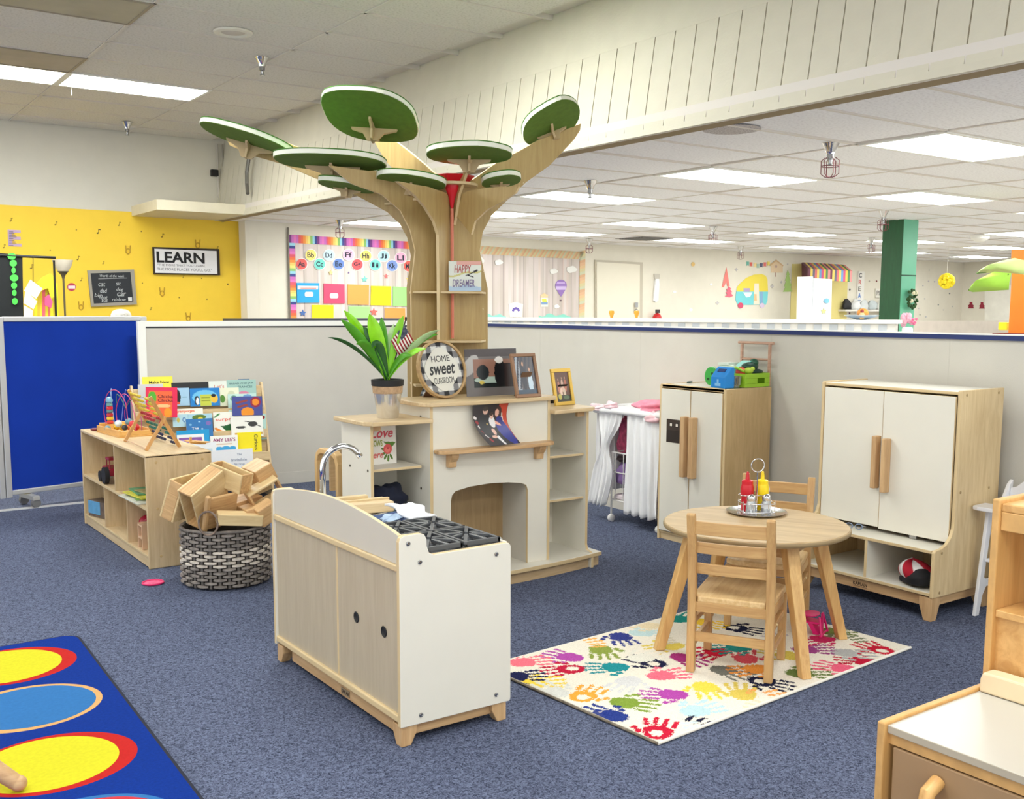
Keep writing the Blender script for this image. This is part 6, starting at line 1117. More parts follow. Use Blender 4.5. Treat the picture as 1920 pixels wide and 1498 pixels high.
chair('light beech ladder-back child chair on the far side of the table, facing us', (3.935, 3.325, 0), TANG+math.pi)
# condiment caddy on a tray
cp = at_z(1418, 962, 0.565); cz = 0.566
t = thing('silver_tray', 'small round silver tray on the table under the condiment caddy', 'tray', (cp[0], cp[1], cz))
B().lathe([(0, 0.0), (0.115, 0.0), (0.135, 0.008), (0.138, 0.011), (0.132, 0.011), (0.112, 0.004), (0, 0.004)], 40).build('tray', mat((200, 200, 204), 0.18, 0.9, var=0.05, scale=30), t, smooth='auto')
cd = thing('condiment_caddy', 'wire condiment caddy with a ring handle on the silver tray', 'caddy', (cp[0], cp[1], cz+0.006), TANG-1.05)
for z in (0.006, 0.045): B().tube([(x, y, z) for x, y in rrect(-0.075, 0.075, -0.062, 0.062, 0.025)], 0.0025, 6, closed=True).build('wire_ring', CHROME, cd, smooth=True)
for x, y in ((-0.075, 0.035), (-0.075, -0.035), (0.075, 0.035), (0.075, -0.035), (0.035, 0.062), (-0.035, 0.062), (0.035, -0.062), (-0.035, -0.062)): B().tube([(x, y, 0.0), (x, y, 0.056)], 0.0022, 5).build('wire', CHROME, cd)
B().tube([(0.0, 0.0, 0.0), (0.0, 0.0, 0.185)], 0.003, 6).build('stem', CHROME, cd); B().tube([(0.0, 0.030*math.sin(a), 0.19-0.030*math.cos(a)) if False else (0.031*math.sin(a), 0.0, 0.216-0.031*math.cos(a)) for a in [k*math.pi/12 for k in range(24)]], 0.0032, 6, closed=True).build('ring_handle', CHROME, cd, smooth=True)
B().tube([(0.062, 0.03, 0.05), (0.07, 0.03, 0.10), (0.066, 0.03, 0.118), (0.055, 0.03, 0.08)], 0.0022, 5).build('menu_clip', CHROME, cd); B().tube([(x, y, 0.075) for x, y in rrect(-0.072, 0.072, 0.0, 0.064, 0.025)], 0.0022, 6, closed=True).build('wire_ring', CHROME, cd, smooth=True)
e1_ = np.array([math.cos(TANG-1.05), math.sin(TANG-1.05), 0]); e2_ = np.array([-e1_[1], e1_[0], 0])
for nm, lb, c, s in (('ketchup_bottle', 'red squeeze bottle in the caddy', (196, 22, 40), -1), ('mustard_bottle', 'yellow squeeze bottle in the caddy', (240, 208, 20), 1)):
    p = cp+e1_*0.036*s+e2_*0.030; t = thing(nm, lb, 'squeeze bottle', (p[0], p[1], cz+0.008)); m_ = mat(c, 0.3, var=0.0)
    B().lathe([(0.025, 0), (0.027, 0.004), (0.027, 0.06), (0.030, 0.068), (0.031, 0.105), (0.027, 0.122), (0, 0.122)], 24).build('bottle_body', m_, t, smooth='auto'); B().lathe([(0.0265, 0.116), (0.0265, 0.138), (0.021, 0.143), (0.010, 0.145), (0.008, 0.165), (0.005, 0.182), (0, 0.183)], 24).build('cap', m_, t, smooth='auto')
for k, s in enumerate((-1, 1)):
    p = cp+e1_*0.036*s-e2_*0.030; t = thing('shaker', ['glass shaker with a chrome top at the left front of the caddy', 'glass shaker with a chrome top at the right front, half filled white'][k], 'shaker', (p[0], p[1], cz+0.008))
    B().lathe([(0.022, 0), (0.0245, 0.004), (0.022, 0.036), (0.018, 0.056), (0, 0.056)], 18).build('glass', mat((190, 194, 196), 0.08, 0.35, var=0.1, scale=40), t, smooth='auto'); B().lathe([(0.0185, 0.054), (0.021, 0.066), (0.018, 0.078), (0.008, 0.086), (0, 0.087)], 18).build('chrome_lid', CHROME, t, smooth='auto')
    if k: B().lathe([(0.024, 0.022), (0.0228, 0.040), (0, 0.040)], 18).build('white_label', mat((226, 226, 228), 0.5), t)
# ================================================================== hand print rug
RC = [(2.37, 3.45), (2.405, 2.50), (4.04, 2.612), (3.60, 3.60)]
rc0 = np.array([2.385, 2.497]); ru = np.array([4.04-2.405, 2.612-2.5]); RL = np.linalg.norm(ru); ru /= RL; rv = np.array([-ru[1], ru[0]]); RWd = 0.985
t = thing('hand_print_rug', 'white rug covered in coloured hand prints under the round table', 'rug', (rc0[0], rc0[1], 0), math.atan2(ru[1], ru[0]))
B().box(0, RL, 0, RWd, 0.001, 0.011).build('backing', mat((222, 216, 204), 0.9), t, bevel=0.003)
B().tube([(0.0, 0.0, 0.008), (RL, 0.0, 0.008)], 0.006, 8).build('binding', mat((236, 232, 222), 0.9), t); B().tube([(0.0, RWd, 0.008), (RL, RWd, 0.008)], 0.006, 8).build('binding', mat((236, 232, 222), 0.9), t); B().tube([(0.0, 0.0, 0.007), (0.0, RWd, 0.007)], 0.005, 8).build('binding', mat((120, 110, 96), 0.9, var=0.4, scale=30), t)
HN = [(545, 228, 580, 268, (52, 62, 134), 0), (455, 288, 470, 325, (140, 156, 70), 0), (320, 327, 215, 305, (180, 78, 168), 0), (325, 380, 165, 400, (192, 28, 62), 1), (530, 372, 430, 375, (34, 142, 150), 0), (705, 355, 600, 320, (26, 28, 62), 1),
 (790, 272, 700, 290, (222, 200, 92), 0), (820, 150, 860, 125, (30, 132, 124), 0), (730, 412, 840, 400, (240, 112, 134), 0), (1000, 300, 900, 330, (198, 26, 56), 0), (830, 325, 890, 350, (156, 44, 112), 0), (1020, 385, 1100, 412, (112, 112, 104), 0),
 (370, 510, 440, 455, (238, 164, 62), 1), (560, 535, 680, 552, (130, 156, 62), 0), (800, 500, 690, 492, (178, 74, 168), 0), (520, 600, 410, 575, (42, 60, 134), 0), (720, 678, 750, 600, (200, 28, 58), 1), (140, 445, 250, 440, (238, 208, 74), 0),
 (940, 462, 975, 500, (242, 216, 84), 0), (1120, 502, 1110, 465, (218, 194, 92), 0), (890, 578, 1030, 540, (188, 218, 224), 0), (1200, 437, 1350, 468, (24, 26, 56), 1), (1375, 400, 1490, 402, (104, 124, 64), 0), (590, 435, 540, 470, (212, 212, 212), 0),
 (1130, 335, 1110, 300, (212, 80, 92), 0), (1190, 380, 1130, 385, (228, 146, 62), 0), (1765, 295, 1670, 260, (196, 26, 54), 1), (1690, 345, 1580, 335, (188, 24, 56), 0), (1595, 380, 1480, 362, (232, 98, 128), 0), (1490, 240, 1410, 250, (196, 44, 94), 0),
 (1580, 305, 1660, 310, (178, 178, 178), 0), (1100, 282, 1060, 285, (40, 140, 136), 0), (640, 213, 700, 210, (192, 216, 216), 0), (850, 660, 960, 615, (26, 28, 58), 2), (85, 350, 180, 340, (242, 118, 134), 0), (1075, 190, 1190, 210, (22, 24, 54), 1), (50, 415, 100, 412, (30, 34, 74), 0),
 (340, 268, 400, 262, (240, 178, 92), 2), (690, 180, 640, 175, (230, 214, 178), 0), (1500, 205, 1560, 205, (120, 134, 70), 0), (1335, 320, 1300, 310, (214, 192, 88), 0), (1190, 520, 1260, 510, (238, 168, 96), 2), (250, 490, 200, 470, (214, 214, 208), 0), (1400, 290, 1470, 290, (150, 64, 124), 0),
 (850, 235, 790, 240, (214, 206, 186), 2), (920, 160, 960, 168, (240, 200, 60), 0), (1560, 250, 1620, 240, (120, 128, 96), 2), (640, 330, 700, 320, (228, 226, 214), 0), (1330, 250, 1290, 235, (200, 190, 190), 2), (440, 640, 400, 610, (60, 70, 130), 2), (1000, 640, 940, 650, (210, 226, 226), 2), (1290, 580, 1240, 570, (228, 218, 190), 2)]
def rugcol(u, v):
    X, Y = u*RL, v*RWd; C = np.tile(np.array([234, 228, 214.]), (len(u), 1)); C += RNG.normal(0, 5, (len(u), 1))
    jx = X+0.0035*np.sin(X*260+Y*190)+0.002*RNG.normal(0, 1, len(u)); jy = Y+0.0035*np.sin(Y*280-X*170)+0.002*RNG.normal(0, 1, len(u))
    for k, (px, py, fx, fy, c, kd) in enumerate(HN):
        p = at_z(940+px/2.4615, 1100+py/2.4615, 0.012)[:2]-rc0; f = at_z(940+fx/2.4615, 1100+fy/2.4615, 0.012)[:2]-rc0; p = np.array([p @ ru, p @ rv]); f = np.array([f @ ru, f @ rv]); d = f-p; d = d/(np.linalg.norm(d)+1e-9); s = np.array([-d[1], d[0]])
        if (k*7) % 3 == 0: s = -s
        sel = np.nonzero((np.abs(jx-p[0]) < 0.2) & (np.abs(jy-p[1]) < 0.2))[0]; a = ((jx[sel]-p[0])*d[0]+(jy[sel]-p[1])*d[1])/1.2; b = ((jx[sel]-p[0])*s[0]+(jy[sel]-p[1])*s[1])/1.2; mk = np.zeros(len(sel), bool)
        if kd != 2:
            mk |= (a/0.046)**2+(b/0.042)**2 < 1; mk |= ((a-0.022)/0.03)**2+((b)/0.046)**2 < 1
            if kd == 1: mk &= ~(((a+0.002)/0.022)**2+((b-0.004)/0.020)**2 < 1)
        for q, an, ln in ((0.034, 0.30, 0.050), (0.013, 0.09, 0.062), (-0.010, -0.09, 0.058), (-0.032, -0.30, 0.044)):
            ca, sa = math.cos(an), math.sin(an)
            for seg in range(3):
                r_ = 0.060+ln*seg/2.6; cx, cy = r_*ca, q*1.0+r_*sa*0.5; aa = (a-cx)*ca+(b-cy)*sa; bb = -(a-cx)*sa+(b-cy)*ca; mk |= (aa/0.0125)**2+(bb/0.0085)**2 < 1
        for seg in range(2): cx, cy = 0.002+0.022*seg, 0.058+0.016*seg; mk |= ((a-cx)/0.014)**2+((b-cy)/0.011)**2 < 1
        C[sel[mk]] = np.array(c)+RNG.normal(0, 6, (mk.sum(), 1))
    return C
raster('pile', 470, 285, lambda u, v: np.stack([0.004+u*(RL-0.008), 0.004+v*(RWd-0.008), 0.0125+0.0012*np.sin(u*900)*np.sin(v*700)], 1), rugcol, t, printed(0.95, 0.1))
# pink doll chair on the rug
p = at_z(1524, 1186, 0.012); t = thing('pink_doll_chair', 'bright pink plastic doll high chair on the rug behind the table leg', 'toy', (p[0], p[1], 0.014), 0.4)
PNK = mat((236, 30, 130), 0.3, var=0.02); 
for x, y in ((-0.045, -0.045), (-0.045, 0.045), (0.045, -0.045), (0.045, 0.045)): B().tube([(x*1.2, y*1.2, 0), (x*0.7, y*0.8, 0.085)], 0.005, 6).build('leg', PNK, t)
B().box(-0.035, 0.035, -0.035, 0.035, 0.05, 0.058).build('seat', PNK, t, bevel=0.002); B().lathe([(0.0, 0.085), (0.045, 0.085), (0.048, 0.090), (0.0, 0.092)], 16, (0, 0.01, 0), 0, 1.1, 0.8).build('tray', PNK, t); B().box(-0.012, 0.012, -0.045, -0.038, 0.0, 0.10).build('backrest', PNK, t); B().tube([(-0.06, -0.05, 0.004), (0.06, -0.05, 0.004)], 0.005, 6).build('foot_bar', PNK, t); B().tube([(-0.06, 0.05, 0.004), (0.06, 0.05, 0.004)], 0.005, 6).build('foot_bar', PNK, t); B().px([(-0.035, 0.0), (0.0, 0.055), (0.02, 0.055), (-0.01, 0)], -0.03, 0.03).build('side_web', PNK, t)
# ================================================================== blue circle rug
t = thing('blue_circle_rug', 'royal blue rug with yellow, red and light blue circles in the near left corner', 'rug', (0, 0, 0))
bx1, by1 = 1.02, 4.915; pts = rrect(-2.2, bx1, 0.9, by1, 0.075, 6)
def ro(p): return p
BR = mat((12, 50, 138), 0.95, var=0.12, scale=90, bump=0.4, bscale=500, spec=0.1, name='blue_pile')
sh = lambda a, b: (a-0.031*(by1-b), b)
B().prism(pts, lambda a, b, c: (sh(a, b)[0], b, 0.001+0.008*c)).build('rug_base', mat((22, 26, 44), 0.9), t); B().prism(rrect(-2.19, bx1-0.012, 0.91, by1-0.012, 0.07, 6), lambda a, b, c: (sh(a, b)[0], b, 0.006+0.0055*c)).build('rug_pile', BR, t)
def disc(cx, cy, r, z, c, nm='printed_circle', ry=None): B().pz(circ(cx, cy, r, ry or r, 56), z-0.001, z).build(nm, mat(c, 0.95, var=0.06, scale=70, bump=0.3, bscale=500, spec=0.1), t)
def crc(rx, yc): return rx, yc
RD_ = (186, 38, 36); YL = (208, 202, 44); CB = (52, 112, 172); PE = (214, 164, 106)
for c, (xr, yc, ri) in enumerate(((0.945, 4.61, 0.236), (0.922, 4.08, 0.236), (0.900, 3.52, 0.236), (0.875, 2.97, 0.236), (0.86, 2.42, 0.236))):
    for j in range(3):
        x = xr-ri*1.12-0.62*j; k = (c+j) % 2
        if c == 3 or (c > 3): o_, i_ = (CB, (196, 60, 66))
        elif k == 0: o_, i_ = (RD_, YL)
        else: o_, i_ = (PE, CB)
        disc(x, yc, ri*1.12, 0.0118, o_, ry=ri); sx = -0.018 if k == 0 else 0.012
        disc(x+sx, yc+(0.004 if k == 0 else 0.0), (ri-0.022)*1.12-abs(sx)*0.9, 0.0124, i_, ry=ri-0.024)
# rounded wooden leg end
t = thing('wooden_stool', 'rounded pale wooden stool leg cut off by the left edge', 'stool', (0.33, 3.40, 0.0125)); t2_ = B().tube([(0.10, 0.0, 0.028), (-0.02, 0.05, 0.14), (-0.25, 0.15, 0.40)], [0.024, 0.03, 0.03], 16); t2_.build('leg', MAPLEX, t, smooth='auto'); B().ball((0.105, -0.002, 0.026), (0.026, 0.026, 0.025), 14, 9).build('foot_cap', MAPLEX, t, smooth=True)
t.location = (0.40, 3.36, 0.0125)
# ================================================================== right foreground unit
t = thing('wooden_hutch', 'birch toy counter with white top and open hutch in the right foreground', 'cabinet', (1.90, 1.305, 0))
HY = wood((222, 176, 112), (198, 148, 86), 'z', name='warm_ply', stretch=10); HX = wood((222, 176, 112), (198, 148, 86), 'x', name='warm_ply', stretch=10); WE = mat((206, 160, 98), 0.45, var=0.1, scale=30)
LN = 1.3
B().py([(0, 0), (0.40, 0), (0.80, 0), (0.80, 1.06), (0.41, 1.06), (0.41, 0.61), (0, 0.61)], -0.018, 0, 0, 1).build('side_panel', [HY, WE], t, bevel=0.004)
B().box(0.012, 0.42, -LN, -0.018, 0.585, 0.603, 0, 1).build('counter', [mat((190, 186, 176), 0.3, var=0.01), mat((180, 168, 148), 0.5)], t, bevel=0.002)
B().box(0.02, 0.04, -LN, -0.018, 0.56, 0.585).build('front_rail', WE, t)
B().box(0.018, 0.034, -LN, -0.03, 0.03, 0.556).build('cupboard_door', mat((160, 128, 92), 0.5, var=0.08), t, bevel=0.003)
B().tube([(0.018, -0.14, 0.42), (-0.018, -0.14, 0.435), (-0.026, -0.14, 0.47), (-0.018, -0.14, 0.505), (0.018, -0.14, 0.52)], 0.016, 12).build('handle', HX, t, smooth='auto')
B().box(0.42, 0.80, -LN, -0.018, 1.03, 1.05).build('hutch_top', HX, t, bevel=0.003); B().box(0.42, 0.44, -LN, -0.018, 0.985, 1.03).build('hutch_rail', WE, t, bevel=0.002)
B().box(0.42, 0.79, -LN, -0.018, 0.775, 0.793).build('hutch_shelf', HX, t, bevel=0.002); B().box(0.785, 0.797, -LN, -0.018, 0.0, 1.03).build('back_panel', HY, t); B().box(0.42, 0.79, -LN, -0.018, 0.585, 0.603).build('hutch_floor', HX, t)
B().box(0.43, 0.445, -LN, -0.018, 0.603, 0.775).build('hutch_back', HX, t)
t = thing('wedge_block', 'pale wooden wedge block lying on the white counter at right', 'block', (2.275, 1.272, 0.604))
B().px([(0.0, 0.0), (0.0, 0.032), (-0.006, 0.048), (-0.03, 0.05), (-0.30, 0.05), (-0.30, 0.0)], 0.0, 0.045).build('block_body', mat((226, 204, 168), 0.6, var=0.05), t, bevel=0.005)
t.location = (2.262, 1.283, 0.604)
# ================================================================== wall pictures: flat cut-outs on the real walls
def decal(w, pts, c, off, label=None, name='wall_decal', cat='wall decal', parent=None, t=0.004, rough=0.7, group=None):
    o = wplate(w, pts, off, t, mat(c, rough, var=0), name, parent)
    if parent is None: tag(o, label, cat, group)
    return o
def zf(ox, oy, s): return lambda pts: [(ox+x/s, oy+y/s) for x, y in pts]
def wtext(w, s, px, py, pw, ph, c, off, parent, name='lettering', **kw):
    """lettering on a wall; size in photo pixels at that place"""
    c0 = w.hit(px, py, off); d = np.linalg.norm((w.hit(px+pw/2, py, off)-w.hit(px-pw/2, py, off))); h = np.linalg.norm((w.hit(px, py+ph/2, off)-w.hit(px, py-ph/2, off)))
    rt = w.u if (w.u @ RIGHTD) > 0 else -w.u
    return text(s, c0, rt, (0, 0, 1), d, h, mat(c, 0.7, var=0), name, parent, **kw)
def plank(seed, bc=(206, 196, 192)):
    rg = np.random.default_rng(seed); tones = rg.uniform(-1, 1, 400)
    def f(u, v):
        k = (u*46+0.15*np.sin(u*300)).astype(int) % 400; C = np.array(bc, float)+np.outer(tones[k], [9, 10, 11])+np.outer(np.sin(v*9+tones[k]*8), [4, 3, 5])+np.outer((tones[(k*7) % 400] > 0.7), [12, 8, 7]); C[((u*11.5) % 1) < 0.04] -= 26; return C
    return f
RB = [(120, 60, 130), (200, 110, 190), (220, 120, 190), (220, 90, 110), (230, 110, 70), (236, 150, 70), (240, 200, 110), (236, 224, 130), (140, 190, 110), (150, 205, 225), (60, 70, 140)]
def bboard(label, w, u0, u1, z0, z1, seed, border):
    t = thing('bulletin_board', label, 'bulletin board', (0, 0, 0))
    raster('printed_backing', 300, 14, lambda u, v: w.a+np.outer(u0+(u1-u0)*u, w.u)+np.outer(z1-(z1-z0)*v, UPV)+w.n*0.012, plank(seed), t, printed(0.8))
    bw = 0.10 if border == 'r' else 0.13
    if border == 'r':
        b = [B() for _ in RB]
        def put(k, q): b[k].plate([w.P(*x_) for x_ in q], w.n, 0.004)
        n = int((u1-u0)/0.034)
        for i in range(n): a0, a1 = u0+(u1-u0)*i/n, u0+(u1-u0)*(i+1)/n; put([0, 1, 2, 1, 3, 4, 5, 6, 7, 8, 9, 10][i % 12] % len(RB), [(a0, z1-bw, 0.016), (a1, z1-bw, 0.016), (a1, z1, 0.016), (a0, z1, 0.016)])
        n = int((z1-z0)/0.034)
        for i in range(n): a0, a1 = z1-bw-(z1-z0)*i/n, z1-bw-(z1-z0)*(i+1)/n; put([9, 10, 1, 2, 3, 4, 5, 6, 7, 8][i % 10] % len(RB), [(u0, a1, 0.016), (u0+0.085, a1, 0.016), (u0+0.085, a0, 0.016), (u0, a0, 0.016)])
        for k in range(len(RB)):
            if b[k].v: tag(b[k].build('border_stripes', mat(RB[k], 0.7, var=0), t), kind='stuff')
    else:
        cs = [(226, 196, 152), (220, 176, 140), (216, 206, 160), (226, 186, 150), (206, 208, 180)]; b = [B() for _ in cs]; n = 60
        for i in range(n): a0 = u0+(u1-u0-bw)*i/n; b[i % 5].plate([w.P(a0, z1-bw*0.9, 0.016), w.P(a0+0.045, z1-bw*0.9, 0.016), w.P(a0+0.15, z1, 0.016), w.P(a0+0.095, z1, 0.016)], w.n, 0.003)
        n = 26
        for i in range(n): a0 = z0+(z1-z0)*i/n; b[(i*3) % 5].plate([w.P(u1-bw, a0, 0.016), w.P(u1, a0+0.03, 0.016), w.P(u1, a0+0.075, 0.016), w.P(u1-bw, a0+0.045, 0.016)], w.n, 0.003)
        for k in range(5): tag(b[k].build('border_stripes', mat(cs[k], 0.7, var=0), t), kind='stuff')
    return t
a_, b_ = W1.uv(540, 440), W1.uv(775, 600)
bboard('alphabet bulletin board with rainbow border left of the tree trunk', W1, a_[0], a_[0]+2.35, 1.30, a_[1], 3, 'r')
a2_ = W1.uv(882, 459); b2_ = W1.uv(1097, 600)
bboard('cloud bulletin board with orange striped border right of the tree trunk', W1, a2_[0], W1.uv(1096, 480)[0], 1.20, 2.41, 9, 'd')
Z5 = zf(520, 430, 7.3846)
for k, (x, y, c, s, cn) in enumerate(((335, 480, (214, 92, 92), 'Aa', 'red'), (462, 355, (240, 216, 120), 'Bb', 'yellow'), (585, 480, (110, 200, 190), 'Cc', 'teal'), (712, 358, (186, 212, 226), 'Dd', 'pale blue'), (847, 480, (100, 130, 196), 'Ee', 'blue'), (985, 352, (240, 180, 208), 'Ff', 'pink'), (1105, 487, (214, 84, 90), 'Gg', 'red'),
    (1225, 368, (244, 214, 116), 'Hh', 'yellow'), (1355, 492, (118, 204, 196), 'Ii', 'teal'), (1470, 370, (176, 214, 224), 'Jj', 'pale blue'), (1588, 503, (124, 150, 212), 'Kk', 'blue'), (1705, 395, (242, 176, 208), 'Ll', 'pink'), (1825, 510, (222, 100, 92), 'Mm', 'red'))):
    px, py = 520+x/7.3846, 430+y/7.3846; t = thing('letter_card', 'round %s alphabet card reading %s' % (cn, s), 'card', (0, 0, 0), group='alphabet cards on the bulletin board'); r = 78/7.3846
    decal(W1, circ(px, py, r*1.08, r*1.08, 26), (236, 232, 232), 0.017, name='card_edge', parent=t); decal(W1, circ(px, py, r*0.96, r*0.96, 26), c, 0.021, name='card_face', parent=t); wtext(W1, s, px, py, 12.5, 9.5, (30, 40, 60), 0.026, t, bold=0.02)
FO = [((265, 740), (575, 745), (580, 1015), (272, 1018), (40, 160, 220), 'blue'), ((640, 750), (925, 762), (930, 1025), (640, 1025), (236, 74, 110), 'pinkish red'), ((970, 762), (1265, 770), (1262, 1045), (972, 1040), (250, 158, 80), 'orange'), ((1295, 782), (1572, 790), (1570, 1055), (1290, 1050), (250, 220, 20), 'yellow'), ((1600, 792), (1850, 805), (1850, 1065), (1600, 1060), (160, 236, 136), 'light green'),
      ((478, 1045), (775, 1050), (775, 1260), (478, 1260), (250, 220, 20), 'yellow'), ((985, 1065), (1275, 1070), (1275, 1270), (985, 1270), (160, 236, 136), 'light green'), ((1485, 1090), (1765, 1095), (1765, 1270), (1485, 1270), (250, 158, 80), 'orange')]
for k, f in enumerate(FO):
    row = 'upper' if k < 5 else 'lower'; t = thing('paper_folder', '%s paper folder in the %s row of the alphabet board' % (f[5], row), 'folder', (0, 0, 0), group='paper folders on the alphabet board'); decal(W1, Z5(f[:4]), f[4], 0.018, name='folder_front', parent=t, t=0.008)
    if k == 0: decal(W1, Z5([(280, 780), (565, 785), (560, 832), (280, 832)]), (236, 238, 240), 0.028, name='paper_strip', parent=t); decal(W1, Z5([(320, 808), (540, 808), (540, 824), (320, 824)]), (240, 150, 150), 0.033, name='printed_line', parent=t, t=0.001)
    if k < 2: q = ((380, 865, 495, 935) if k == 0 else (727, 885, 840, 955)); decal(W1, Z5([(q[0]+15, q[1]), (q[2]-15, q[1]), (q[2], q[1]+15), (q[2], q[3]-15), (q[2]-15, q[3]), (q[0]+15, q[3]), (q[0], q[3]-15), (q[0], q[1]+15)]), (242, 240, 238), 0.028, name='name_label', parent=t)
for k, (x, y, r, c, cn) in enumerate(((352, 1160, 44, (74, 110, 180), 'blue star low on the left of the alphabet board'), (1335, 1145, 50, (232, 110, 100), 'red star between the green and orange lower folders'), (1208, 690, 42, (120, 206, 190), 'teal star below the letter H card'), (1505, 650, 32, (232, 110, 110), 'small coral star below the letter K card'), (1820, 690, 36, (236, 206, 100), 'yellow star beside the trunk edge'), (740, 600, 34, (236, 212, 140), 'pale yellow star below the letter E card'), (988, 600, 14, (110, 90, 160), 'tiny purple star below the letter F card'))):
    px, py = 520+x/7.3846, 430+y/7.3846; decal(W1, star(px, py, -r/7.3846*1.15), c, 0.018, cn, 'star_cutout', 'star cut-out', group='paper stars on the alphabet board')
# second board cut-outs
Z6 = zf(890, 450, 8.348)
def cloudpts(cx, cy, w, h): return [(cx+w*0.5*math.cos(a)*(1+0.12*math.cos(3*a)), cy+h*0.5*math.sin(a)*(1+0.15*math.sin(4*a))) for a in [2*math.pi*k/20 for k in range(20)]]
for x, y, w, h, lb in ((80, 325, 115, 120, 'round paper cloud beside the tree trunk edge'), (370, 348, 125, 85, 'paper cloud second from the trunk'), (1230, 488, 125, 85, 'paper cloud left of the purple balloon'), (1510, 460, 160, 105, 'largest paper cloud above the purple balloon'), (1280, 1040, 80, 60, 'small paper cloud below the balloon')):
    decal(W1, Z6(cloudpts(x, y, w, h)), (234, 234, 232), 0.018, lb, 'paper_cloud', 'paper cloud', t=0.01, group='paper clouds on the striped board')
t = thing('paper_balloon', 'purple paper hot air balloon on the cloud board', 'paper decoration', (0, 0, 0))
bl = [(1350+90*math.sin(a), 715-95*math.cos(a)) for a in [math.pi*k/10 for k in range(-7, 8)]]
decal(W1, Z6([(1350+90*math.sin(a), 715-95*math.cos(a)) for a in [math.pi*(-0.62+1.24*k/16) for k in range(17)]]+[(1370, 860), (1350, 885), (1330, 860)]), (150, 118, 190), 0.018, name='envelope', parent=t)
decal(W1, Z6([(1265, 725), (1435, 725), (1425, 780), (1278, 780)]), (206, 186, 232), 0.023, name='pale_band', parent=t, t=0.001); decal(W1, Z6([(1290, 660), (1410, 660), (1415, 685), (1285, 685)]), (196, 170, 222), 0.023, name='pale_band', parent=t, t=0.001); decal(W1, Z6([(1332, 935), (1357, 935), (1355, 960), (1335, 960)]), (110, 90, 100), 0.018, name='basket', parent=t)
for x0, x1, lb in ((45, 490, 'teal paper hills at the left bottom of the cloud board'), (1005, 1500, 'teal paper hills at the right bottom of the cloud board')):
    t = thing('paper_hills', lb, 'paper decoration', (0, 0, 0), group='teal paper hills on the cloud board'); n = 16
    decal(W1, Z6([(x0+(x1-x0)*k/n, 1180+20*math.sin(k*0.9)-(14 if 3 < k < 11 else 0)) for k in range(n+1)]+[(x1, 1290), (x0, 1290)]), (140, 214, 200), 0.018, name='hill_strip', parent=t)
    for q in (0.1, 0.38, 0.75): decal(W1, Z6([(x0+(x1-x0)*(q-0.09), 1290), (x0+(x1-x0)*(q-0.04), 1235), (x0+(x1-x0)*(q+0.02), 1220), (x0+(x1-x0)*(q+0.09), 1290)]), (106, 160, 160), 0.023, name='hill', parent=t)
t = thing('rainbow_card', 'white card with a purple rainbow on the cloud board', 'card', (0, 0, 0)); decal(W1, Z6([(530, 1000), (640, 970), (755, 1005), (740, 1205), (545, 1200)]), (240, 238, 230), 0.018, name='card_face', parent=t)
decal(W1, Z6([(580, 1110), (600, 1065), (645, 1048), (690, 1065), (710, 1110), (680, 1120), (660, 1090), (630, 1090), (612, 1122)]), (112, 96, 178), 0.023, name='printed_rainbow', parent=t, t=0.001)
t = thing('island_card', 'small yellow and blue picture card on the cloud board', 'card', (0, 0, 0)); decal(W1, Z6([(1030, 900), (1145, 905), (1145, 1045), (1035, 1045)]), (230, 232, 224), 0.018, name='card_face', parent=t)
decal(W1, Z6([(1050, 920), (1120, 925), (1130, 970), (1060, 970)]), (216, 220, 90), 0.023, name='printed_hill', parent=t, t=0.001); decal(W1, Z6([(1042, 970), (1142, 970), (1142, 1012), (1045, 1012)]), (130, 160, 200), 0.023, name='printed_water', parent=t, t=0.001); decal(W1, Z6([(1030, 860), (1090, 835), (1145, 865), (1140, 900), (1032, 898)]), (240, 206, 160), 0.023, name='printed_sun', parent=t)
# right of the door
Z7 = zf(880, 420, 3.692)
t = thing('white_gown', 'long white cloth hanging on the wall beside the door', 'cloth', (0, 0, 0)); decal(W2, Z7([(1285, 380), (1305, 380), (1308, 420), (1300, 530), (1285, 540), (1270, 530), (1278, 430)]), (246, 246, 250), 0.01, name='gown', parent=t, t=0.03); decal(W2, Z7([(1276, 345), (1315, 345), (1312, 380), (1280, 380)]), (206, 200, 190), 0.01, name='hanger_top', parent=t, t=0.02)
t = thing('fire_extinguisher', 'red fire extinguisher behind the partition beside the door', 'fire extinguisher', (0, 0, 0)); p = W2.hit(1232, 598, 0.12); B().lathe([(0.0, -0.3), (0.08, -0.3), (0.08, 0.02), (0.06, 0.07), (0.02, 0.10), (0, 0.10)], 16, p).build('cylinder', mat((196, 30, 36), 0.3), t, smooth='auto'); B().box(p[0]-0.03, p[0]+0.05, p[1]-0.02, p[1]+0.02, p[2]+0.10, p[2]+0.16).build('valve', mat((60, 50, 56), 0.4), t, bevel=0.005)
for k, (x, y) in enumerate(((985, 625), (1158, 625))):
    p = at_y(880+x/3.692, 420+y/3.692, 11.2); t = thing('knobbed_stick', ['left orange knobbed stick rising behind the partition', 'right orange knobbed stick rising behind the partition'][k], 'post', p, group='orange sticks behind the partition'); B().lathe([(0, 0.055), (0.035, 0.05), (0.04, 0.02), (0.022, -0.03), (0.018, -0.05), (0, -0.055)], 14).build('knob', mat((232, 168, 60), 0.5), t, smooth='auto'); B().lathe([(0.007, -0.05), (0.007, -1.40)], 8).build('stick', mat((220, 150, 60), 0.5), t)
def simple(w, pts, c, label, name, cat, off=0.006, **kw): return decal(w, pts, c, off, label, name, cat, **kw)
simple(W2, circ(880+1548/3.692, 420+278/3.692, 3.4, 4), (224, 190, 120), 'small orange round sticker left of the camper picture', 'round_sticker', 'sticker')
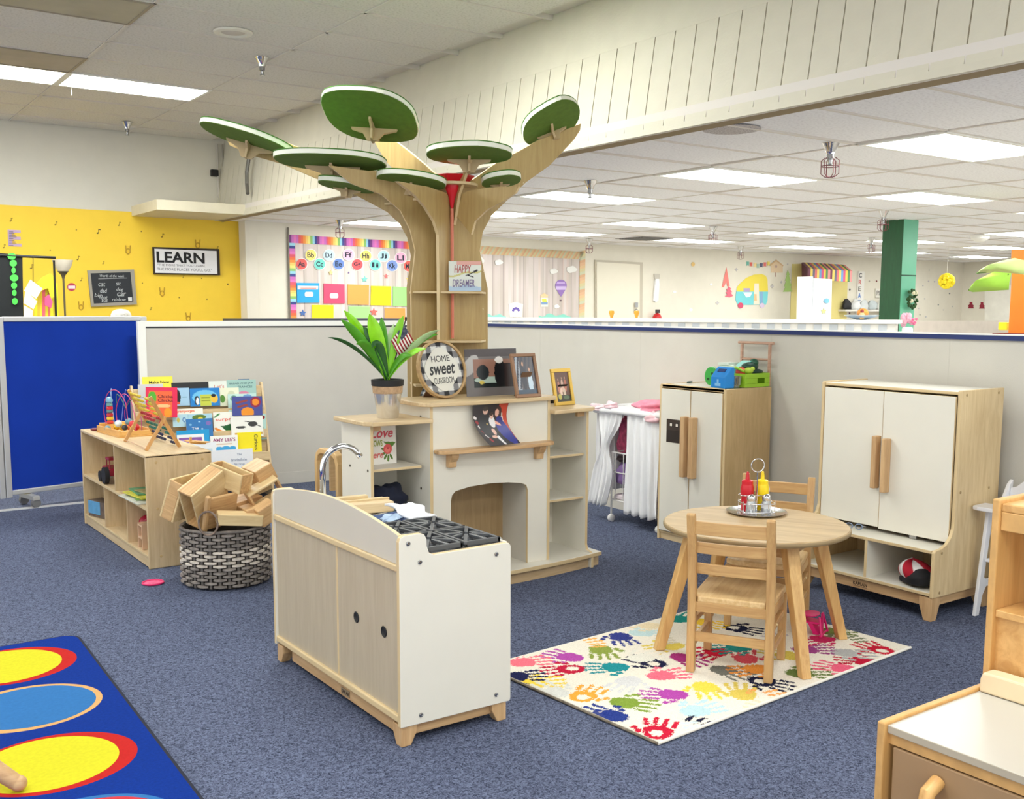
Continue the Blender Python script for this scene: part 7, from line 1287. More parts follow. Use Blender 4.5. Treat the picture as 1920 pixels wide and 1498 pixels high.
for x, y, r, lb in ((1673, 418, 2.6, 'small white dot sticker left of the red trees'), (1420, 470, 3.4, 'white butterfly sticker right of the door'), (1533, 594, 3.4, 'white bird sticker above the partition right of the door')): simple(W2, circ(880+x/3.692, 420+y/3.692, r, r*0.8, 8), (248, 248, 248), lb, 'white_sticker', 'sticker')
Z8 = zf(1320, 470, 9.6)
t = thing('tree_decal', 'tall red triangular tree picture left of the camper', 'wall decal', (0, 0, 0)); decal(W2, Z8([(403, 300), (460, 640), (415, 640), (400, 560), (355, 660), (318, 660)]), (236, 134, 128), 0.006, name='tree_shape', parent=t)
t = thing('tree_decal', 'small pink tiered tree picture beside the camper', 'wall decal', (0, 0, 0)); decal(W2, Z8([(440, 640), (495, 690), (465, 690), (505, 750), (475, 750), (520, 815), (460, 840), (370, 820), (420, 800), (390, 745), (425, 735), (400, 690), (425, 680)]), (232, 110, 134), 0.010, name='tree_shape', parent=t)
t = thing('tree_decal', 'green fir tree picture between the birdhouse and the playhouse', 'wall decal', (0, 0, 0)); decal(W2, Z8([(1508, 345), (1540, 440), (1525, 445), (1560, 540), (1540, 545), (1580, 640), (1550, 650), (1600, 735), (1420, 740), (1465, 650), (1440, 645), (1475, 545), (1455, 540), (1490, 440), (1478, 435)]), (178, 214, 130), 0.006, name='tree_shape', parent=t)
t = thing('camper_decal', 'yellow and turquoise camper picture on the back wall', 'wall decal', (0, 0, 0))
decal(W2, Z8([(585, 735), (590, 660), (640, 600), (760, 490), (900, 430), (1040, 420), (1110, 450), (1140, 520), (1150, 735)]), (238, 218, 84), 0.006, name='roof', parent=t); decal(W2, Z8([(578, 735), (1150, 735), (1140, 900), (1110, 975), (640, 975), (590, 945), (565, 880)]), (122, 212, 222), 0.006, name='body', parent=t)
decal(W2, Z8([(710, 675), (825, 675), (820, 740), (715, 740)]), (176, 160, 200), 0.011, name='window', parent=t, t=0.002); decal(W2, Z8([(700, 750), (870, 750), (830, 830), (760, 840)]), (226, 244, 248), 0.011, name='awning', parent=t, t=0.002)
decal(W2, Z8([(905, 590), (985, 590), (995, 970), (890, 970)]), (244, 232, 214), 0.011, name='door', parent=t, t=0.002); decal(W2, Z8([(900, 780), (945, 780), (950, 900), (900, 900)]), (232, 200, 150), 0.014, name='door_panel', parent=t, t=0.001); decal(W2, Z8(circ(657, 985, 48, 52)), (216, 84, 118), 0.011, name='wheel', parent=t); decal(W2, Z8(circ(1045, 985, 42, 46)), (222, 206, 232), 0.011, name='wheel', parent=t); decal(W2, Z8([(1010, 740), (1060, 740), (1060, 965), (1010, 965)]), (140, 180, 220), 0.011, name='stripe', parent=t, t=0.001)
for k, (x, c, cn) in enumerate(((785, (120, 190, 176), 'teal'), (845, (226, 110, 100), 'red'), (920, (240, 222, 160), 'cream'), (970, (176, 204, 190), 'grey green'), (1030, (96, 96, 130), 'dark blue'), (1095, (232, 120, 120), 'coral'), (1160, (236, 214, 110), 'yellow'))):
    y = 195+min(k, 6-k)*14; decal(W2, Z8([(x-22, y), (x+24, y), (x+20, y+78), (x, y+62), (x-20, y+78)]), c, 0.006, '%s flag of the paper bunting over the camper' % cn, 'bunting_flag', 'bunting', group='bunting flags over the camper')
t = thing('birdhouse_decal', 'tan outlined house picture right of the bunting', 'wall decal', (0, 0, 0)); decal(W2, Z8([(1205, 250), (1300, 175), (1415, 260), (1415, 395), (1205, 395)]), (224, 200, 168), 0.006, name='house_shape', parent=t); decal(W2, Z8(circ(1298, 285, 20, 25)), (190, 160, 150), 0.011, name='door_hole', parent=t, t=0.001); decal(W2, Z8([(1280, 395), (1295, 395), (1295, 470), (1280, 470)]), (200, 170, 160), 0.006, name='post', parent=t)
b = decal(W2, Z8([(1180, 255), (1300, 160), (1430, 262), (1420, 280), (1300, 190), (1195, 275)]), (214, 180, 140), 0.011, name='roof_line', parent=t, t=0.002)
for k, (x, y, w, h, lb) in enumerate(((240, 940, 60, 60, 'grey line drawn moose sticker below the red tree'), (580, 340, 24, 55, 'faint grey lantern sticker above the camper'), (1225, 640, 26, 60, 'grey and white bird sticker right of the camper'), (1390, 565, 45, 25, 'grey animal sticker left of the fir'), (1505, 240, 14, 28, 'small grey bird sticker above the fir'))):
    simple(W2, Z8(star(x, y, -max(w, h)*0.6, 4, 0.55)), (196, 192, 194), lb, 'grey_sticker', 'sticker')
# playhouse corner with awning
Z9 = zf(1490, 470, 7.68)
YV = (226, 212, 140)
decal(W2, Z9([(-40, 190), (100, 190), (100, 1050), (-70, 1050)]), YV, 0.006, 'pale yellow painted strip left of the playhouse', 'painted_strip', 'painted panel'); decal(W2, Z9([(520, 430), (760, 440), (745, 1050), (495, 1050)]), YV, 0.006, 'pale yellow painted strip right of the white board', 'painted_strip', 'painted panel')
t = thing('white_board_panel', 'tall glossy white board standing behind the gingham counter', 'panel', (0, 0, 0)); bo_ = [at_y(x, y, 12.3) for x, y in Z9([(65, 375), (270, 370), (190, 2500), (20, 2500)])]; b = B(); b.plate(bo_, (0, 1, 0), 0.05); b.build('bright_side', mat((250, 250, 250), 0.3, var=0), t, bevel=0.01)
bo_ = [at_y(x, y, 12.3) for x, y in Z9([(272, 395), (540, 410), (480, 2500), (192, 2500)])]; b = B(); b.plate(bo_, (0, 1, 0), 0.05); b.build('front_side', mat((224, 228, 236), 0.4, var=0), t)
for pts_, c in ((circ(462, 722, 38, 36, 20), (130, 196, 230)), (star(420, 870, -44), (226, 226, 150))): bo_ = [at_y(x, y, 12.285) for x, y in Z9(pts_)]; b = B(); b.plate(bo_, (0, 1, 0), 0.004); b.build('sticker', mat(c, 0.5, var=0), t)
t = thing('striped_awning', 'colourful striped awning on the back wall above the white board', 'awning', (0, 0, 0)); STC = [(120, 70, 90), (240, 214, 110), (110, 110, 130), (224, 120, 120), (240, 214, 110), (110, 160, 210), (214, 90, 130), (240, 200, 90), (90, 140, 90), (236, 150, 150)]
n = 20
for k in range(n):
    f0, f1 = k/n, (k+1)/n; T = lambda f: W2.hit(1490+(105+610*f)/7.68, 470+(172+32*f)/7.68, 0.02); K = lambda f: at_y(1490+(195+630*f)/7.68, 470+(262+35*f)/7.68, 12.55); Dn = lambda f: K(f)+np.array([0, 0, -0.20])
    b = B(); a0, a1, b0, b1, c0_, c1_ = T(f0), T(f1), K(f0), K(f1), Dn(f0), Dn(f1); e_ = np.array([0, -0.006, 0.006])
    b.add([a0, a1, b1, b0, c1_, c0_]+[p_+e_ for p_ in (a0, a1, b1, b0, c1_, c0_)], [(0, 1, 2, 3), (3, 2, 4, 5), (6, 7, 8, 9), (9, 8, 10, 11), (0, 6, 7, 1), (5, 11, 10, 4), (0, 3, 9, 6), (3, 5, 11, 9), (1, 7, 8, 2), (2, 8, 10, 4)]); b.build('awning_stripe', mat(STC[k % 10], 0.7, var=0), t)
b = B(); b.add([T(0)+np.array([-0.004, 0, 0]), K(0)+np.array([-0.004, 0, 0]), Dn(0)+np.array([-0.004, 0, 0]), W2.hit(1490+105/7.68, 470+400/7.68, 0.02)], [(0, 1, 2, 3)]); o = b.build('awning_side', mat((110, 60, 84), 0.7, var=0.4, scale=4), t); o.modifiers.new('t', 'SOLIDIFY').thickness = 0.004
# signs
t = thing('create_sign', 'tall white sign spelling CREATE in coloured letters', 'sign', (0, 0, 0)); decal(W2, Z9([(908, 298), (992, 300), (965, 908), (868, 905)]), (240, 238, 234), 0.006, name='board', parent=t, t=0.03)
for s_, x, y, c in (('C', 948, 355, (90, 90, 100)), ('R', 943, 452, (214, 120, 120)), ('E', 938, 550, (120, 116, 110)), ('A', 933, 645, (90, 130, 200)), ('T', 927, 745, (110, 130, 170)), ('E', 920, 845, (110, 90, 100))): wtext(W2, s_, 1490+x/7.68, 470+y/7.68, 5.6, 8.8, c, 0.038, t, bold=0.03)
t = thing('play_sign', 'small white sign reading PLAY half hidden by the green column', 'sign', (0, 0, 0)); decal(W2, Z9([(1158, 545), (1330, 550), (1330, 680), (1158, 675)]), (236, 232, 224), 0.006, name='board', parent=t, t=0.02); wtext(W2, 'PLAY', 1490+1250/7.68, 470+610/7.68, 18, 9, (110, 110, 108), 0.028, t, bold=0.02)
t = thing('wall_shelf', 'small wall shelf of toys left of the green column', 'shelf', (0, 0, 0)); p = W2.hit(1490+1110/7.68, 470+860/7.68, 0.1); B().box(p[0]-0.95, p[0]+1.0, p[1]-0.08, p[1]+0.1, p[2]-0.02, p[2]+0.015).build('shelf_board', mat((228, 226, 220), 0.5), t)
for k in range(7): o = lump('shelf_toy', (0, 0, 0), (0.12, 0.07, 0.12), mat(((30, 30, 34), (226, 228, 230), (214, 220, 222), (196, 206, 210), (230, 230, 226), (206, 210, 214), (220, 222, 224))[k], 0.6, var=0.1), 30+k, 0.25, None, 16, 10); o.location = (p[0]-0.8+0.27*k, p[1], p[2]+0.085); tag(o, ['black', 'white', 'pale', 'silver', 'cream', 'grey', 'light'][k]+' soft toy on the small wall shelf', 'toy', 'toys on the small wall shelf')
for k, (x, y, c, lb) in enumerate(((1178, 440, (130, 60, 60), 'dark dot sticker right of the CREATE sign'), (795, 560, (90, 90, 100), 'dark sticker beside the awning, upper'), (790, 900, (130, 90, 120), 'purple sticker left of the CREATE sign, lower'), (1075, 440, (190, 180, 170), 'pale sticker right of the CREATE sign'))): simple(W2, Z9(circ(x, y, 10, 14, 8)), c, lb, 'small_sticker', 'sticker')
# counter with gingham skirt behind the partition
t = thing('gingham_counter', 'long white counter with a grey gingham skirt behind the right partition', 'counter', (0, 0, 0))
cA = at_z(1175, 603, 1.35); cB = at_y(1680, 610, 7.55)
ca = np.array([cA[0], cA[1], 0]); p_r = at_z(1678, 606, 1.37); GA, GB = (7.2, 9.6), (p_r[0], p_r[1])
ga = at_y(1120, 603, 9.9); zc = 1.36
q0 = at_z(1250, 601.0, zc); q1 = at_z(1680, 608.5, zc)
GA = (7.9, 10.3); GB = (9.55, 6.75)
q1 = at_x(1679, 607, 9.3); zt_ = float(q1[2]); GB = (9.3, float(q1[1])); dirA = np.array([GB[0]-6.5, GB[1]-10.8]); GW = Wall((6.6, 10.8), GB)
b = B(); b.plate([GW.P(0, 0), GW.P(GW.len, 0), GW.P(GW.len, zt_), GW.P(0, zt_)], -GW.n, 0.5); b.build('counter_body', mat((226, 224, 220), 0.6), t); b = B(); b.plate([GW.P(-0.02, zt_, 0.03), GW.P(GW.len+0.04, zt_, 0.03), GW.P(GW.len+0.04, zt_+0.035, 0.03), GW.P(-0.02, zt_+0.035, 0.03)], -GW.n, 0.56); b.build('counter_top', WHITE, t)
b = B(); n = 64
for k in range(n):
    if k % 2: continue
    a0 = GW.len*k/n; b.plate([GW.P(a0, 1.0, 0.004), GW.P(a0+GW.len/n, 1.0, 0.004), GW.P(a0+GW.len/n, zt_-0.01, 0.004), GW.P(a0, zt_-0.01, 0.004)], GW.n, 0.006)
tag(b.build('gingham_stripes', mat((186, 192, 200), 0.9, var=0.08), t), kind='stuff')
ug, zg = GW.uv(1614, 604)
t = thing('small_figure', 'small red and cream figure on the counter below the CREATE sign', 'figurine', GW.P(ug, zt_+0.036, -0.1)); B().ball((0, 0, 0.04), (0.035, 0.03, 0.04), 10, 8).build('figure_body', mat((226, 190, 140), 0.7, var=0.2), t, smooth=True); B().ball((0, 0, 0.09), 0.02, 10, 8).build('figure_head', mat((150, 60, 60), 0.7), t, smooth=True)
p = GW.P(GW.len-0.35, zt_+0.036, -0.2); t = thing('blue_bowl', 'blue dish with orange fruit at the end of the gingham counter', 'bowl', p); B().lathe([(0.05, 0), (0.17, 0.04), (0.18, 0.045), (0.16, 0.05), (0, 0.02)], 20).build('dish', mat((170, 190, 210), 0.3), t, smooth='auto'); B().ball((0.02, 0, 0.07), (0.06, 0.06, 0.05), 12, 8).build('orange_fruit', mat((236, 150, 60), 0.5), t, smooth=True)
# green column
GRN = wood((30, 92, 56), (24, 78, 46), 'z', name='green_column_paint'); t = thing('green_column', 'square dark green painted column beyond the right partition', 'column', (0, 0, 0)); 
kx, ky = 10.60, 7.20; cw = 0.30
pc = at_z(1695, 411, ZL); kx, ky = float(pc[0]), float(pc[1])
B().box(kx, kx+0.28, ky, ky+0.28, 0, ZL+0.03).build('shaft', GRN, t, bevel=0.004)
B().box(kx-0.003, kx+0.283, ky-0.006, ky, 1.9, 1.915).build('panel_joint', mat((20, 66, 42), 0.6), t)
for o_ in (t,): pass
GR2 = mat((96, 176, 142), 0.35, var=0.03, name='green_pale'); B().box(kx-0.0, kx+0.28, ky-0.004, ky-0.001, 1.2, ZL).build('side_face', GR2, t)  # thin plate in a paler green over one side of the column
t = thing('wreath', 'small green wreath with cream flowers on the green column', 'wreath', tuple(at_y(1710, 561, ky-0.05))); t.scale = (0.66, 0.8, 0.78); b = B(); rg = np.random.default_rng(2)
for k in range(46): a = 2*math.pi*k/46; b.ball((0.10*math.cos(a)+rg.normal(0, 0.012), -0.01+rg.normal(0, 0.02), 0.12*math.sin(a)+rg.normal(0, 0.012)), (0.025, 0.02, 0.022), 7, 5)
b.build('foliage', mat((52, 84, 44), 0.8, var=0.4, scale=20), t); 
for a in (1.2, 2.0, 3.4): B().ball((0.09*math.cos(a), -0.04, 0.10*math.sin(a)), 0.032, 8, 6).build('flower', mat((226, 220, 190), 0.8), t)
t = thing('pink_flowers', 'pink flower bunch in a white vase below the wreath', 'flowers', (0, 0, 0)); fc_ = at_y(1702, 603, 6.95); b = B()
for k in range(14): a = rg.uniform(0, 6.28); r_ = rg.uniform(0, 0.055); b.ball((fc_[0]+r_*math.cos(a), fc_[1]+rg.uniform(-.05, .05), fc_[2]+0.02+1.3*r_*math.sin(a)), (0.03, 0.03, 0.035), 8, 6)
b.build('blossoms', mat((240, 184, 204), 0.8, var=0.15, scale=14), t, smooth=True)
for k in range(5): B().ball((fc_[0]-0.04+0.02*k, fc_[1]-0.08, fc_[2]+0.03*math.sin(k*2)), 0.016, 8, 6).build('pink_centre', mat((232, 120, 160), 0.8), t)
B().lathe([(0.09, -float(fc_[2])), (0.07, -0.45), (0.06, -0.08), (0.05, -0.06), (0, -0.06)], 16, fc_).build('vase', mat((232, 232, 240), 0.4), t, smooth='auto')
# yellow paper lantern
p = at_y(1775, 527, 10.0); t = thing('yellow_lantern', 'yellow paper pompom hanging right of the green column', 'pompom', p); b = B(); rg = np.random.default_rng(4)
for k in range(90):
    d = rg.normal(0, 1, 3); d /= np.linalg.norm(d); b.ball(d*0.10, (0.036, 0.036, 0.036), 6, 4)
b.build('paper_ball', mat((240, 216, 30), 0.7, var=0.12, scale=20), t); B().tube([(0, 0, 0.08), (0, 0, ZL-p[2])], 0.003, 5).build('string', WHITE, t)
# things at the right end of the back wall
for k, (x, y) in enumerate(((1128, 1075), (1256, 1078))):
    cx, cy = 1640+x/6.243, 400+y/6.243; t = thing('bear_cutout', ['left dark red bear cut-out on the right wall', 'right dark red bear cut-out next to the white door'][k], 'wall decal', (0, 0, 0), group='red bear cut-outs on the right wall'); decal(W3, [(cx-5.5, cy+6), (cx-4, cy+2), (cx-5.5, cy+1), (cx-2.5, cy-2), (cx-2.5, cy-6), (cx+2.5, cy-6), (cx+2.5, cy-2), (cx+5.5, cy+1), (cx+4, cy+2), (cx+5.5, cy+6)], (150, 40, 60), 0.01, name='bear_shape', parent=t)
for k, (x, y, c) in enumerate(((630, 795, (190, 180, 190)), (700, 800, (170, 160, 180)), (565, 845, (180, 176, 186)), (875, 938, (70, 74, 84)), (745, 1070, (110, 120, 110)), (585, 1000, (180, 176, 180)), (515, 1112, (200, 190, 196)), (530, 1186, (160, 156, 130)), (600, 1210, (190, 190, 196)), (910, 1090, (200, 196, 190)), (805, 1130, (214, 210, 204)), (640, 665, (210, 204, 190)))):
    simple(W2, circ(1640+x/6.243, 400+y/6.243, 1.3, 1.4, 8), tuple(int(0.6*v+0.4*214) for v in c), 'tiny dot sticker scattered on the wall right of the green column', 'dot_sticker', 'sticker', group='dot stickers right of the column')
tag(B().box(9.5, 21, 9.2, 9.26, 0, 1.30).build('wall_partition_far', mat((206, 196, 186), 0.8)), kind='structure') if False else None
fA = at_y(1714, 602, 11.0); tag(B().box(fA[0], 20.5, 11.0, 11.06, 0, float(fA[2])).build('wall_partition_far', mat((204, 194, 184), 0.8)), kind='structure')
# orange post with leaf canopies
OX = 9.8; o0 = at_x(1897, 626, OX); t = thing('orange_tower', 'bright orange play tower post at the right edge', 'play tower', (0, 0, 0)); ORG = mat((246, 120, 28), 0.5, var=0.02)
pA, pB = at_x(1897, 520, OX), at_x(1935, 520, OX); B().box(OX, OX+0.05, float(pB[1]), float(pA[1]), 0.9, 1.5+(579-513)/F_PX*0+float(at_x(1897, 513, OX)[2])-1.5).build('post', ORG, t)
u0_, u1_ = at_x(1897, 468, OX+0.3), at_x(1935, 488, OX+0.3); B().box(OX+0.3, OX+0.35, float(u1_[1]), float(u0_[1]), float(u1_[2]), float(u0_[2])).build('upper_panel', ORG, t)
p1_, p2_ = at_x(1866, 624, OX-0.2), at_x(1930, 628, OX-0.2); B().box(OX-0.25, OX+0.2, float(p2_[1]), float(p1_[1]), float(p1_[2])-0.02, float(p1_[2])).build('ledge', mat((120, 44, 34), 0.5), t)
y1_ = at_x(1872, 604, OX+0.1); y2_ = at_x(1888, 619, OX+0.1); tag(B().box(OX+0.1, OX+0.2, float(y2_[1]), float(y1_[1]), float(y2_[2]), float(y1_[2])).build('yellow_box', mat((240, 214, 30), 0.5), bevel=0.006), 'small yellow box beside the orange post', 'box')
def bigleaf(outl, X, c, lb, rib):
    t = thing('leaf_canopy', lb, 'fabric leaf', (0, 0, 0)); P_ = [at_x(x, y, X+0.15*(y-520)/60) for x, y in outl]; cpt = sum(P_)/len(P_); b = B(); n = len(P_); mid = cpt+np.array([-0.22, 0, 0.02]); b.add([tuple(p) for p in P_]+[tuple(mid)], [(i, (i+1) % n, n) for i in range(n)]); o = b.build('leaf_fabric', mat(c, 0.7, var=0.06), t, smooth=True); o.modifiers.new('t', 'SOLIDIFY').thickness = 0.006
    b = B(); b.tube([at_x(x, y, X-0.02+0.15*(y-520)/60) for x, y in rib], 0.006, 6); b.build('leaf_rim', mat((90, 130, 60), 0.6), t)
Z10 = zf(1640, 400, 6.243)
bigleaf(Z10([(1195, 700), (1260, 650), (1400, 590), (1560, 545), (1640, 530), (1800, 560), (1800, 720), (1500, 680), (1380, 690)]), 9.4, (206, 226, 150), 'upper pale green fabric leaf above the orange post', Z10([(1195, 700), (1300, 690), (1400, 640), (1480, 590), (1560, 550), (1640, 548), (1690, 600), (1715, 700)]))
bigleaf(Z10([(1100, 900), (1130, 860), (1250, 800), (1340, 720), (1400, 690), (1600, 700), (1575, 800), (1570, 890), (1300, 905), (1150, 915)]), 9.2, (160, 210, 74), 'lower bright green fabric leaf left of the orange post', Z10([(1100, 895), (1200, 850), (1300, 820), (1400, 800), (1500, 760), (1570, 710)]))
# ================================================================== yellow wall decorations
t = thing('learn_sign', 'framed white sign reading LEARN in big black letters', 'sign', (0, 0, 0)); Za = zf(270, 440, 12.0)
decal(WY, Za([(180, 278), (1668, 325), (1690, 915), (210, 890)]), (44, 32, 26), 0.0, name='frame', parent=t, t=0.04); decal(WY, Za([(228, 318), (1625, 368), (1645, 885), (250, 858)]), (236, 236, 240), 0.030, name='board', parent=t, t=0.012)
wtext(WY, 'LEARN', 270+830/12, 440+515/12, 90, 20.5, (18, 18, 22), 0.044, t, bold=0.03); wtext(WY, '"THE MORE THAT YOU LEARN,', 270+845/12, 440+695/12, 90, 4.6, (110, 110, 118), 0.044, t); wtext(WY, "THE MORE PLACES YOU'LL GO.\"", 270+920/12, 440+785/12, 103, 5.2, (110, 110, 118), 0.044, t)
t = thing('chalkboard', 'grey framed chalkboard with handwritten word list on the yellow wall', 'chalkboard', (0, 0, 0)); Zb = zf(0, 420, 6.4)
decal(WY, Zb([(1045, 558), (1600, 545), (1635, 965), (1090, 992)]), (158, 152, 140), 0.0, name='frame', parent=t, t=0.03); decal(WY, Zb([(1085, 592), (1562, 578), (1598, 930), (1125, 955)]), (38, 42, 48), 0.022, name='slate', parent=t, t=0.010)
for s_, x, y, w_, h_ in (('Words of the week', 1345, 622, 46, 5), ('cat', 1222, 725, 13, 7), ('sit', 1420, 715, 9, 7), ('dad', 1243, 800, 13, 8), ('dog', 1440, 790, 13, 8), ('big', 1180, 860, 14, 9), ('car', 1460, 845, 17, 7), ('hat', 1255, 880, 12, 8), ('bus', 1255, 915, 11, 6), ('rainbow', 1430, 905, 26, 6)): wtext(WY, s_, x/6.4, 420+y/6.4, w_, h_, (190, 194, 196), 0.033, t, shear=0.2)
decal(WY, Zb([(1180, 655), (1525, 645), (1525, 652), (1180, 662)]), (150, 152, 154), 0.033, name='chalk_line', parent=t, t=0.001); decal(WY, Zb([(1535, 880), (1580, 878), (1582, 922), (1540, 925)]), (220, 222, 222), 0.033, name='white_magnet', parent=t, t=0.01)
decal(WY, circ(858/6.4, 420+755/6.4, 8.2, 7.4, 22), (190, 60, 90), 0.0, None, 'round_badge', None, parent=(tb_ := thing('round_badge', 'round red and white badge sticker beside the chalkboard', 'sticker', (0, 0, 0)))); decal(WY, Zb([(818, 740), (902, 740), (902, 775), (818, 775)]), (236, 220, 222), 0.005, name='white_band', parent=tb_, t=0.002)
t = thing('letter_e_decal', 'striped letter E decorated with notes high on the yellow wall', 'wall letter', (0, 0, 0))
wtext(WY, 'E', 27.5, 446.5, 25, 31, (196, 168, 196), 0.004, t, name='letter_face', bold=0.02)
for k in range(9): y = 434+3.2*k; decal(WY, [(17, y), (25+(k % 4)*2, y), (25+(k % 4)*2, y+1.4), (17, y+1.4)], (120, 110, 130), 0.006, name='staff_line', parent=t, t=0.002)
notes = [(21, 412, 4), (105, 419, 4), (185, 434, 5), (224, 420, 4), (305, 442, 4), (143, 431, 1.6), (265, 434, 1.6), (8, 462, 4), (94, 469, 1.6), (147, 484, 4.5), (194, 493, 3), (153, 524, 3.5), (267, 531, 1.4), (344, 519, 2.5), (378, 522, 1.4), (427, 533, 2), (283, 579, 3), (336, 558, 1.5), (388, 561, 1.5), (408, 465, 3), (60, 500, 5)]
for k, (x, y, r) in enumerate(notes):
    t = thing('music_note_decal', 'tiny dark music note sticker on the yellow wall', 'sticker', (0, 0, 0), group='music note stickers on the yellow wall')
    c = (52, 40, 24) if k == 2 else (134, 108, 36)
    if r < 2.2: decal(WY, circ(x, y, r*0.8, r*0.8, 8), c, 0.0, name='note_head', parent=t, t=0.003)
    else: decal(WY, circ(x-r*0.4, y+r*0.6, r*0.38, r*0.3, 8), c, 0.0, name='note_head', parent=t, t=0.003); decal(WY, [(x-r*0.12, y+r*0.6), (x-r*0.12, y-r), (x+r*0.7, y-r*0.8), (x+r*0.7, y-r*0.5), (x+r*0.1, y-r*0.7), (x+r*0.1, y+r*0.6)], c, 0.0, name='note_stem', parent=t, t=0.003)
for k, (x, y, lb) in enumerate(((240, 468, 'upper middle'), (371, 457, 'above the LEARN sign'), (304, 547, 'below the LEARN sign'), (152, 573, 'left of the chalkboard'), (353, 594, 'low near the partition top'))):
    t = thing('hand_decal', 'thin outlined hand sticker on the yellow wall, '+lb, 'sticker', (0, 0, 0)); 
    b = B(); 
    for sx in (-1, 1): b.tube([WY.hit(x+sx*4.5, y-8, 0.004), WY.hit(x+sx*3.5, y, 0.004), WY.hit(x+sx*3.8, y+5, 0.004), WY.hit(x, y+8.5, 0.004)], 0.006, 5)
    b.tube([WY.hit(x-3, y+1, 0.004), WY.hit(x-1, y-1.5, 0.004), WY.hit(x+1, y-1.5, 0.004), WY.hit(x+3, y+1, 0.004)], 0.006, 5); b.build('outline', mat((190, 150, 40), 0.7, var=0), t)
# rack of dress-up clothes behind the blue screen
YC = 10.6
def cy(px, py, Y=YC): return at_y(px, py, Y)
t = thing('black_cape', 'black cloth with a column of bright green dots at the left edge', 'cloth', (0, 0, 0)); q = [cy(*p_) for p_ in ((-30, 472), (42, 478), (45, 640), (-30, 640))]; b = B(); b.plate(q, (0, 1, 0), 0.03); b.build('cape', mat((26, 30, 32), 0.8, var=0.2), t)
for k, (x, y, rx, ry) in enumerate(((22, 480.5, 8, 6.2), (25, 493.5, 6.6, 6.4), (25.5, 507, 4, 6), (26.6, 521, 7.8, 6.6), (26.6, 535.5, 5.6, 6), (27, 549, 4.2, 5.8), (28, 565, 5.2, 6.4))):
    q = [at_y(a, b_, YC-0.01) for a, b_ in circ(x, y, rx, ry, 18)]; b = B(); b.plate(q, (0, 1, 0), 0.008); b.build('green_dot', mat((84, 226, 84), 0.5, var=0), t)
t = thing('clothes_rail', 'thin black garment rail above the dress-up clothes', 'clothes rail', (0, 0, 0)); B().tube([cy(-20, 478), cy(104, 483)], 0.012, 8).build('top_bar', BLACK, t); B().tube([cy(101, 488), cy(107, 640)], 0.010, 8).build('upright', BLACK, t); pr_ = cy(107, 640); B().tube([pr_, (pr_[0], pr_[1], 0.0)], 0.010, 8).build('lower_upright', BLACK, t)
t = thing('yellow_costume', 'neon yellow and pink costume hanging from the rail', 'costume', (0, 0, 0))
for k in range(9):
    x = 66+4.6*k; q = [cy(x, 520+abs(k-4)*3, 10.65+0.01*(k % 3)), cy(x+5, 519+abs(k-4)*3, 10.65+0.01*(k % 3)), cy(x+6+(k-4)*0.8, 640, 10.65), cy(x+(k-4)*0.8, 640, 10.65)]; b = B(); b.plate(q, (0, 1, 0), 0.012); b.build('strip', mat(((236, 232, 40), (226, 196, 60), (240, 240, 60), (236, 110, 120), (236, 226, 50), (232, 120, 110), (240, 236, 50), (226, 200, 60), (238, 238, 40))[k], 0.6, var=0.1), t)
b = B(); b.plate([cy(p_[0], p_[1], 10.6) for p_ in ((70, 530), (80, 520), (94, 513), (102, 520), (103, 555), (96, 560), (90, 540), (78, 545))], (0, 1, 0), 0.03); b.build('bodice', mat((240, 238, 44), 0.6), t); b = B(); b.plate([cy(p_[0], p_[1], 10.55) for p_ in ((84, 558), (92, 552), (99, 566), (96, 578), (84, 572))], (0, 1, 0), 0.02); b.build('pink_flower', mat((236, 90, 140), 0.7), t)
t = thing('paper_sheets', 'white paper sheets hanging between the black cape and yellow costume', 'paper', (0, 0, 0))
for k, q_ in enumerate((((57, 524), (80, 541), (68, 560), (45, 545)), ((48, 545), (70, 565), (63, 580), (44, 568)), ((45, 572), (62, 582), (58, 640), (44, 640)))):
    b = B(); b.plate([cy(x, y, 10.45-0.02*k) for x, y in q_], (0, 1, 0), 0.004); b.build('sheet', mat((232, 230, 224), 0.7), t)
B().tube([cy(62, 480, 10.44), cy(62, 528, 10.44)], 0.003, 5).build('string', BLACK, t)
lp = at_y(118, 505, 11.3); t = thing('floor_lamp', 'floor lamp with a white upturned bowl shade by the yellow wall', 'floor lamp', (lp[0], lp[1], 0)); zt_l = float(lp[2])
B().lathe([(0.14, 0), (0.14, 0.02), (0.01, 0.04), (0.01, zt_l-0.10), (0.02, zt_l-0.06), (0.055, zt_l-0.02), (0.05, zt_l-0.02), (0, zt_l-0.03)], 20).build('pole', mat((110, 100, 80), 0.4, 0.4), t, smooth='auto'); B().lathe([(0.05, zt_l-0.02), (0.085, zt_l+0.04), (0.10, zt_l+0.095), (0.097, zt_l+0.095), (0.08, zt_l+0.045), (0.045, zt_l-0.015)], 24).build('lamp_shade', mat((226, 216, 196), 0.5), t, smooth='auto')
hp_ = at_y(227, 590, 9.4); t = thing('lace_ornament', 'white lacy rounded ornament peeking over the blue screen', 'ornament', hp_); B().lathe([(0.01, -float(hp_[2])), (0.01, -0.1), (0.085, -0.10), (0.085, 0.0), (0.07, 0.03), (0.04, 0.045), (0, 0.05)], 22).build('lace_crown', mat((228, 224, 214), 0.9, var=0.25, scale=60), t, smooth='auto')
